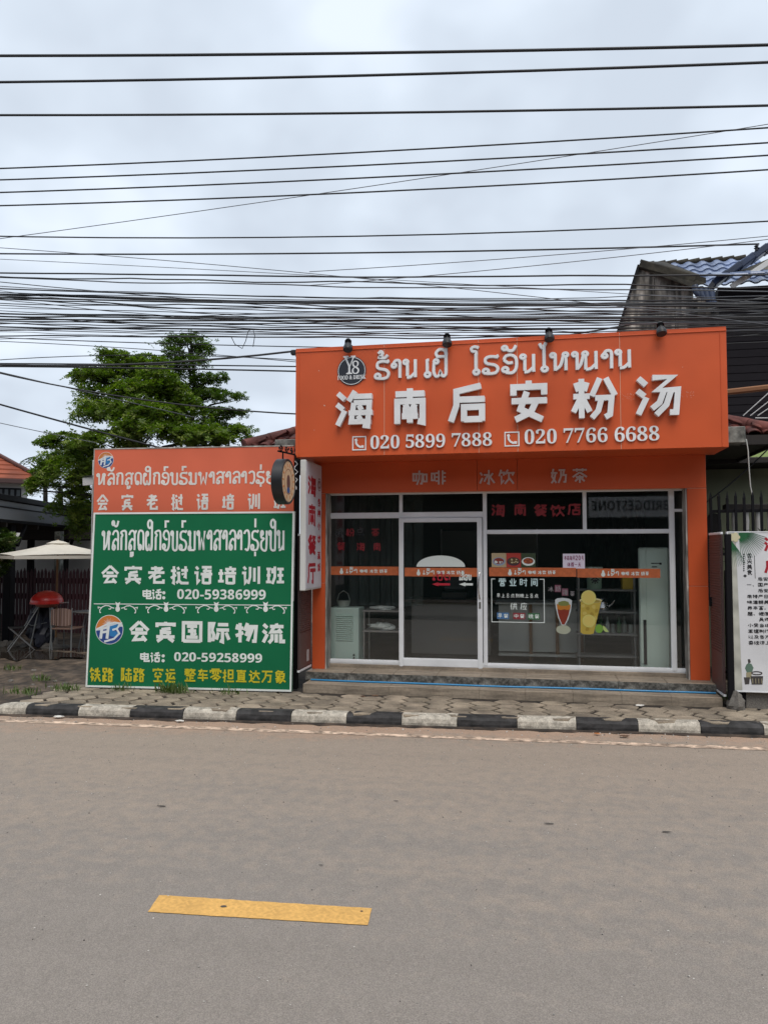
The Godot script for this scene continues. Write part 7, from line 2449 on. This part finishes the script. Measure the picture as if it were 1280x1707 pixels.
func make_trees() -> void:
	var z := -5.0
	var pads := [[195, 598, 34, 13, 0.2], [246, 608, 44, 15, -0.5], [150, 628, 44, 12, 0.4], [208, 626, 58, 18, 0.0], [262, 640, 52, 24, 0.5], [165, 668, 36, 24, 0.5], [218, 660, 46, 24, 0.9], [285, 664, 46, 28, 0.2],
		[185, 692, 62, 18, 0.6], [250, 694, 72, 22, 0.9], [310, 690, 44, 22, 0.0], [108, 738, 50, 15, 0.6], [180, 736, 62, 16, 0.9], [250, 722, 74, 18, 1.1], [322, 728, 62, 16, 0.6], [376, 734, 34, 12, 0.3], [400, 722, 20, 12, 0.2], [76, 740, 18, 9, 0.4],
		[72, 800, 32, 22, 0.6], [112, 786, 50, 24, 0.9], [140, 815, 44, 34, 0.5], [60, 812, 22, 14, 0.8], [120, 845, 44, 26, 0.2], [150, 770, 40, 24, 0.0], [150, 870, 40, 26, -0.4], [110, 765, 40, 14, -0.2]]
	var base := at_z(232, 900, z); base.y = 0.09
	var top := at_z(225, 612, z)
	var t := thing("tiered_tree", "large dense tree with tiered green foliage behind the boards", "tree", base)
	limbs_of(t, base, top, pads, z, 0.17)
	crown_of(t, pads, z, 540.0, 0.074, [Color(0.125, 0.180, 0.028), Color(0.145, 0.205, 0.030), Color(0.095, 0.145, 0.028), Color(0.190, 0.235, 0.036)], 11)
	z = -6.6
	pads = [[312, 572, 44, 12, 0.0], [290, 590, 26, 10, 0.3], [338, 584, 26, 10, -0.2], [316, 608, 40, 14, 0.2], [300, 625, 30, 14, 0.1], [345, 632, 32, 9, 0.2], [370, 628, 14, 6, 0.1], [352, 658, 38, 10, 0.1], [385, 664, 26, 8, 0.2], [362, 690, 40, 10, 0.3], [395, 690, 24, 7, 0.1], [345, 712, 40, 14, 0.3], [398, 724, 24, 14, 0.1], [320, 660, 30, 20, -0.2]]
	base = at_z(322, 900, z); base.y = 0.09
	top = at_z(318, 566, z)
	t = thing("sparse_tree", "taller open tree with layered sprays behind the dense tree", "tree", base)
	limbs_of(t, base, top, pads, z, 0.13)
	crown_of(t, pads, z, 400.0, 0.070, [Color(0.092, 0.140, 0.030), Color(0.108, 0.160, 0.030), Color(0.074, 0.118, 0.028)], 12)
	# flowering shrub at the left edge
	z = -3.3
	pads = [[-4, 888, 22, 10, 0.0], [2, 905, 26, 14, 0.3], [18, 900, 14, 8, 0.4], [-10, 925, 30, 18, 0.2], [0, 945, 24, 18, 0.0], [-20, 900, 25, 18, -0.2]]
	base = at_z(-6, 1010, z); base.y = 0.10
	t = thing("flowering_shrub", "leafy green shrub with pale blossoms at the yard's edge", "shrub", base)
	limbs_of(t, base, at_z(-6, 890, z), pads, z, 0.05)
	crown_of(t, pads, z, 800.0, 0.06, [Color(0.07, 0.12, 0.025), Color(0.10, 0.15, 0.03), Color(0.05, 0.09, 0.02)], 13)
	crown_of(t, pads, z, 60.0, 0.045, [Color(0.55, 0.50, 0.34), Color(0.60, 0.56, 0.42)], 14, "blossoms")
	# two palms far behind
	for k in 2:
		var pz := -24.0
		var c := at_z([76.0, 102.0][k], [768.0, 812.0][k], pz)
		t = thing("palm", ["small palm top beyond the orange roof", "grey-green palm beside the white house wall"][k], "palm", Vector3(c.x, -0.05, pz))
		var g := G.new()
		g.tube(PackedVector3Array([Vector3(c.x, -0.05, pz), Vector3(c.x + 0.1, c.y * 0.5, pz), c]), 0.14, 0.10, 8)
		part(g, "trunk", M.bark, t)
		for i in 13:
			var a := i * TAU / 13.0 + 0.3 * k
			g = G.new()
			var d := Vector3(cos(a), 0, sin(a))
			var prev := c
			for j in 6:
				var p := c + d * (0.22 * (j + 1)) + Vector3(0, 0.34 * sin((j + 1) * 0.42) - 0.035 * (j + 1) * (j + 1) * 0.6, 0)
				for s in [-1.0, 1.0]:
					leaf(g, prev, (d.cross(Vector3.UP) * s + d * 0.7 + Vector3(0, -0.35, 0)), 0.42, 0.07)
					leaf(g, (prev + p) / 2, (d.cross(Vector3.UP) * s + d * 0.7 + Vector3(0, -0.35, 0)), 0.42, 0.07)
				prev = p
			part(g, "frond", mat("palm_leaf", Color(0.035, 0.055, 0.028), 0.6), t)
	# weeds
	var r := RandomNumberGenerator.new()
	r.seed = 91
	var sites := [[112, 1152, 26.0, 90, "tuft of grass by the green board's outer corner"], [38, 1158, 30.0, 80, "low clump of weeds on the driveway beside the kerb"], [70, 1136, 22.0, 60, "small weeds in the driveway's rut behind the kerb"], [20, 1118, 24.0, 50, "sparse weeds at the edge of the yard's rainwater"], [292, 1156, 30.0, 120, "creeping weeds growing over the green board's lower edge"], [205, 1152, 20.0, 40, "thin weeds under the yellow lettering of the green board"], [380, 1158, 26.0, 40, "sparse weeds along the right part of the green board's foot"], [1240, 1172, 34.0, 190, "strip of grass below the white printed board"], [1285, 1172, 34.0, 170, "strip of grass beyond the cook drawing's corner of the board"]]
	for s in sites:
		var g := G.new()
		var c := at_y(s[0], s[1], 0.12)
		for k in int(s[3]):
			var spread: float = s[2] / 125.0
			var p := c + Vector3(r.randfn() * spread * 0.5, 0.0, r.randfn() * 0.05)
			var lean := Vector3(r.randfn() * 0.5, 1.0, r.randfn() * 0.4)
			leaf(g, p, lean, r.randf_range(0.05, 0.15) * (1.3 if s[0] == 292 else 1.0), r.randf_range(0.008, 0.02) * (1.6 if s[0] == 292 else 1.0))
		tag(stuff(part(g, "weeds", mat("weed_green", Color(0.065, 0.105, 0.022), 0.7, {"backlight": Color(0.05, 0.09, 0.01)}))), s[4], "weeds")

# ---------------------------------------------------------------- overhead cables
func cable(pts: Array, z0: float, width_px: float, label: String, group: String, called := "overhead_cable", u0 := -22.0, u1 := 20.0, m: StandardMaterial3D = null, wob := 0.0) -> void:
	# three or more photo points lying in the upright plane through (0, z0) along the street; a parabola through them gives the sag
	var f := street_frame(Vector3(0, 0, z0))
	var q := []
	for p in pts: q.append(on_frame(p[0], p[1], f))
	var a := 0.0; var b := 0.0; var c := 0.0
	if q.size() == 2:
		b = (q[1].y - q[0].y) / (q[1].x - q[0].x)
		c = q[0].y - b * q[0].x
	else:
		var x1: float = q[0].x; var x2: float = q[1].x; var x3: float = q[2].x
		var y1: float = q[0].y; var y2: float = q[1].y; var y3: float = q[2].y
		var den := (x1 - x2) * (x1 - x3) * (x2 - x3)
		a = (x3 * (y2 - y1) + x2 * (y1 - y3) + x1 * (y3 - y2)) / den
		b = (x3 * x3 * (y1 - y2) + x2 * x2 * (y3 - y1) + x1 * x1 * (y2 - y3)) / den
		c = (x2 * x3 * (x2 - x3) * y1 + x3 * x1 * (x3 - x1) * y2 + x1 * x2 * (x1 - x2) * y3) / den
	var line := PackedVector3Array()
	var n := 40 if wob == 0.0 else 110
	var nz := FastNoiseLite.new()
	nz.seed = int(c * 977.0 + z0 * 131.0); nz.frequency = 0.33; nz.fractal_octaves = 3
	for i in n + 1:
		var x := lerpf(u0, u1, i / float(n))
		line.append(f * Vector3(x, a * x * x + b * x + c + wob * nz.get_noise_1d(x), wob * 2.0 * nz.get_noise_1d(x + 500.0)))
	var g := G.new()
	var r := width_px * (EYE.z - z0) * 1.12 / FOCAL / 2.0
	g.tube(line, r, r, 5)
	var o := part(g, called, m if m != null else M.cable_black)
	tag(o, label, "cable", group)

func make_cables() -> void:
	var ga := "power cables high over the street"
	for p in [[[0, 93], [640, 88], [1280, 75], 4.6], [[0, 137], [640, 125], [1280, 104], 4.2], [[0, 192], [640, 188], [1280, 176], 3.8]]:
		cable([p[0], p[1], p[2]], 2.4, p[3], "thick black power cable, one of the three topmost over the street", ga, "power_cable")
	for p in [[[0, 281], [640, 252], [1280, 213]], [[0, 300], [640, 274], [1280, 238]], [[0, 321], [640, 295], [1280, 259]], [[0, 343], [640, 319], [1280, 283]]]:
		cable([p[0], p[1], p[2]], 2.0, 2.5, "thin black wire, one of four parallel wires below the thick power cables", "four parallel wires", "power_wire")
	cable([[0, 398], [640, 307], [1280, 207]], 1.6, 1.2, "very thin grey wire slanting across the four parallel wires", "", "service_wire", -22, 20, M.cable_grey)
	cable([[0, 394], [640, 393], [1280, 369]], 1.8, 2.3, "single black wire below the four parallel wires", "", "power_wire")
	cable([[0, 423], [640, 421], [1258, 407]], -4.2, 2.7, "black wire ending at the bracket on the blue roof's verge", "", "service_wire", -30, at_z(1260, 407, -4.7).x)
	cable([[0, 413], [320, 438], [620, 466]], 0.9, 1.2, "thin grey wire sloping down towards the cable bundle", "", "service_wire", -22, 12, M.cable_grey)
	cable([[0, 432], [260, 445], [520, 459]], 0.9, 1.0, "faint grey wire just above the cable bundle on the left", "", "service_wire", -22, 8, M.cable_grey)
	cable([[600, 448], [860, 430], [1080, 412]], 0.6, 1.2, "thin grey wire climbing to the right above the bundle", "wires climbing to the right", "service_wire", -3.0, 12, M.cable_grey)
	cable([[640, 466], [920, 440], [1215, 407]], 0.6, 1.2, "thin grey wire climbing to the right above the bundle", "wires climbing to the right", "service_wire", -3.0, 12, M.cable_grey)
	var gb := "telephone cables bundled above the orange sign"
	var lb := "black telephone cable in the sagging bundle above the orange sign"
	var rows := [[455, 461, 459, 2.6], [461, 473, 478, 2.2], [463, 478, 486, 2.0], [478, 497, 492, 1.8], [481, 498, 500, 2.2], [491, 506, 507, 4.2], [496, 508, 510, 3.6], [499, 515, 514, 2.6], [500, 518, 518, 2.2], [505, 520, 523, 1.6],
		[513, 524, 524, 1.4], [523, 529, 528, 3.2], [527, 531, 530, 2.4], [532, 535, 531, 2.8], [535, 540, 534, 2.0], [541, 545, 538, 1.6], [545, 549, 542, 2.2], [548, 553, 541, 1.5], [551, 556, 545, 1.4], [530, 547, 547, 1.8], [521, 538, 536, 1.6], [494, 512, 516, 2.0], [517, 533, 521, 1.4], [538, 559, 549, 1.5], [556, 561, 550, 1.3], [487, 501, 505, 1.6], [509, 526, 512, 1.4], [470, 521, 545, 1.3], [552, 534, 517, 1.4], [500, 545, 556, 1.2], [541, 517, 498, 1.2], [526, 556, 560, 1.6], [566, 548, 540, 1.1], [484, 540, 552, 1.0], [559, 562, 553, 2.0]]
	var r := RandomNumberGenerator.new()
	r.seed = 8
	for p in rows:
		cable([[0, p[0]], [640, p[1]], [1280, p[2]]], -0.05 - 0.5 * r.randf(), p[3] * r.randf_range(0.75, 1.2), lb, gb, "telephone_cable", -22.0, 20.0, M.cable_black if p[3] > 2.1 or r.randf() < 0.3 else M.cable_grey, r.randf_range(0.008, 0.045))
	# cables running down to the sign's left end and behind it
	cable([[0, 608], [250, 606], [487, 586]], 0.72, 3.4, "black cable rising to the sign's left end", "", "sign_cable", -22, -3.19)
	for p in [[[0, 606], [250, 608], [490, 611], 2.2], [[0, 611], [250, 614], [490, 619], 2.6], [[0, 600], [250, 592], [490, 600], 1.4], [[0, 563], [250, 572], [490, 578], 1.6], [[0, 569], [250, 583], [490, 603], 1.2]]:
		cable([p[0], p[1], p[2]], -0.3, p[3], "black cable passing across the tree and behind the sign", "cables behind the sign", "house_cable", -24, -2.0)
	cable([[0, 622], [250, 668], [490, 690]], -0.3, 2.4, "black cable sagging across the tree crown to the sign's edge", "", "house_cable", -24, -2.6)
	cable([[0, 620], [150, 655], [300, 690]], -1.0, 1.3, "thin grey cable sagging down in front of the tree", "", "house_cable", -24, -5.2, M.cable_grey)
	cable([[0, 674], [130, 710], [250, 742]], -0.8, 3.0, "lowest thick black cable slanting down to the red board", "", "house_cable", -24, -5.4)
	cable([[0, 705], [80, 722], [160, 738]], -2.0, 1.2, "thin grey cable low beside the orange roof", "", "house_cable", -24, -7.6, M.cable_grey)
	cable([[1100, 566], [1200, 563], [1280, 556]], -0.9, 1.6, "black cable running right from behind the sign", "cables right of the sign", "house_cable", 1.5, 20)
	cable([[1100, 574], [1200, 573], [1280, 570]], -0.9, 1.4, "black cable running right from behind the sign", "cables right of the sign", "house_cable", 1.5, 20)
	cable([[1040, 543], [1160, 520], [1280, 494]], -1.6, 2.6, "black cable climbing in front of the dark house", "", "house_cable", -1.0, 20)
	cable([[1180, 835], [1230, 795], [1280, 748]], -0.9, 2.0, "black cable slanting up in front of the green house", "", "house_cable", at_z(1181, 835, -0.9).x, 8)
	# loose tangle hanging from the bundle
	var g := G.new()
	var line := PackedVector3Array()
	for q in [[386, 562], [392, 574], [404, 581], [410, 568], [414, 552], [422, 548], [425, 560], [422, 578]]: line.append(at_z(q[0], q[1], -0.1))
	g.tube(line, 0.006, 0.006, 5)
	tag(part(g, "cable_loop", M.cable_black), "loose loop of wire hanging from the cable bundle beside the tree top", "cable")
	# stub at the sign's corner
	var p := Vector3(-3.23, 4.79, 0.70)
	var t := thing("cable_clamp", "black clamp holding a cable at the sign's left corner", "clamp", p)
	g = G.new()
	g.bevel(p, Vector3(0.10, 0.07, 0.07), 0.012)
	part(g, "body", M.black_plastic, t)
	g = G.new()
	g.bevel(p + Vector3(0.03, -0.045, 0), Vector3(0.03, 0.03, 0.05), 0.004)
	part(g, "bolt", M.galvanised, t)

# ---------------------------------------------------------------- small things on the ground
func make_small_things() -> void:
	var g := G.new()
	var hose := PackedVector3Array()
	for i in 60:
		var u := i / 59.0
		var px := lerpf(518.0, 1192.0, u)
		var x := at_z(px, 1140, 0.33).x
		hose.append(Vector3(x, 0.2385, 0.325 + 0.035 * sin(u * 5.0) + 0.05 * u * u + 0.012 * sin(u * 17.0)))
	g.tube(hose, 0.0125, 0.0125, 8)
	tag(part(g, "garden_hose", M.hose_blue), "long blue hose lying along the granite riser of the step", "hose")
	var r := RandomNumberGenerator.new()
	r.seed = 3
	# litter and dead leaves
	var bits := [[1066, 1176, "white", 0.055, "crumpled white paper on the pavement by the step"], [1084, 1170, "white", 0.022, "small white scrap of paper at the foot of the step"], [995, 1223, "orange", 0.035, "orange fruit peel in the gutter"], [1040, 1227, "brown", 0.045, "dry brown leaf in the gutter beside the orange peel"], [98, 1195, "white", 0.06, "torn white plastic in the gutter by a black kerb block"], [300, 1202, "white", 0.05, "flattened white wrapper in the gutter by a white kerb block"], [625, 1160, "brown", 0.05, "dead brown leaf on the pavement under the door"], [605, 1161, "brown", 0.035, "curled brown leaf on the pavement left of the door"], [270, 1344, "dark", 0.04, "dark twig lying on the road"], [915, 1373, "dark", 0.035, "dark leaf stalk lying on the road"], [1110, 1387, "dark", 0.035, "grey leaf lying on the road"], [660, 1335, "dark", 0.02, "tiny dark leaf on the road"], [535, 1442, "dark", 0.016, "dark speck of tar above the yellow dash"]]
	for b in bits:
		var y := 0.128 if b[1] < 1180 else (0.02 if b[1] < 1240 else 0.006)
		var c := at_y(b[0], b[1], y)
		var n := FastNoiseLite.new()
		n.seed = int(b[0]); n.frequency = 1.6
		g = G.new()
		lump(g, c + Vector3(0, b[3] * 0.08, 0), Vector3(b[3], b[3] * (0.16 if b[2] != "dark" else 0.08), b[3] * (0.6 if b[2] != "dark" else 0.22)), n, 0.8, 5, 9)
		var m := {"white": mat("litter_white", Color(0.6, 0.58, 0.54), 0.7), "orange": mat("litter_orange", Color(0.40, 0.15, 0.05), 0.7), "brown": mat("litter_brown", Color(0.11, 0.06, 0.035), 0.8), "dark": mat("litter_dark", Color(0.05, 0.045, 0.04), 0.8)}
		tag(part(g, "litter", m[b[2]]), b[4], "litter")
	# grit on the asphalt: too many to count
	var stone := G.new()
	var n := FastNoiseLite.new()
	n.seed = 6; n.frequency = 1.5
	lump(stone, Vector3.ZERO, Vector3(1, 0.6, 0.8), n, 0.5, 4, 6)
	var mm := MultiMesh.new()
	mm.transform_format = MultiMesh.TRANSFORM_3D
	mm.use_colors = true
	mm.mesh = stone.mesh()
	mm.instance_count = 4200
	for i in 4200:
		var c := Vector3(r.randf_range(-7.5, 3.5), 0.002, 0)
		c.z = kerb_z(c.x) + 0.03 + pow(r.randf(), 1.6) * 7.0
		var s := 0.0022 + 0.0045 * pow(r.randf(), 3.0)
		if c.z < kerb_z(c.x) + 0.35: s *= 1.8
		mm.set_instance_transform(i, Transform3D(Basis(Vector3.UP, r.randf() * TAU).scaled(Vector3.ONE * s), c))
		var v := r.randf_range(0.06, 0.55)
		mm.set_instance_color(i, Color(v, v * 0.95, v * 0.88))
	var o := MultiMeshInstance3D.new()
	o.name = "grit"
	o.multimesh = mm
	o.material_override = mat("grit_stone", Color(1, 1, 1), 0.85, {"vertex": true})
	add_child(o)
	stuff(o)
	tag(o, "scattered pale and dark grit on the road", "grit")
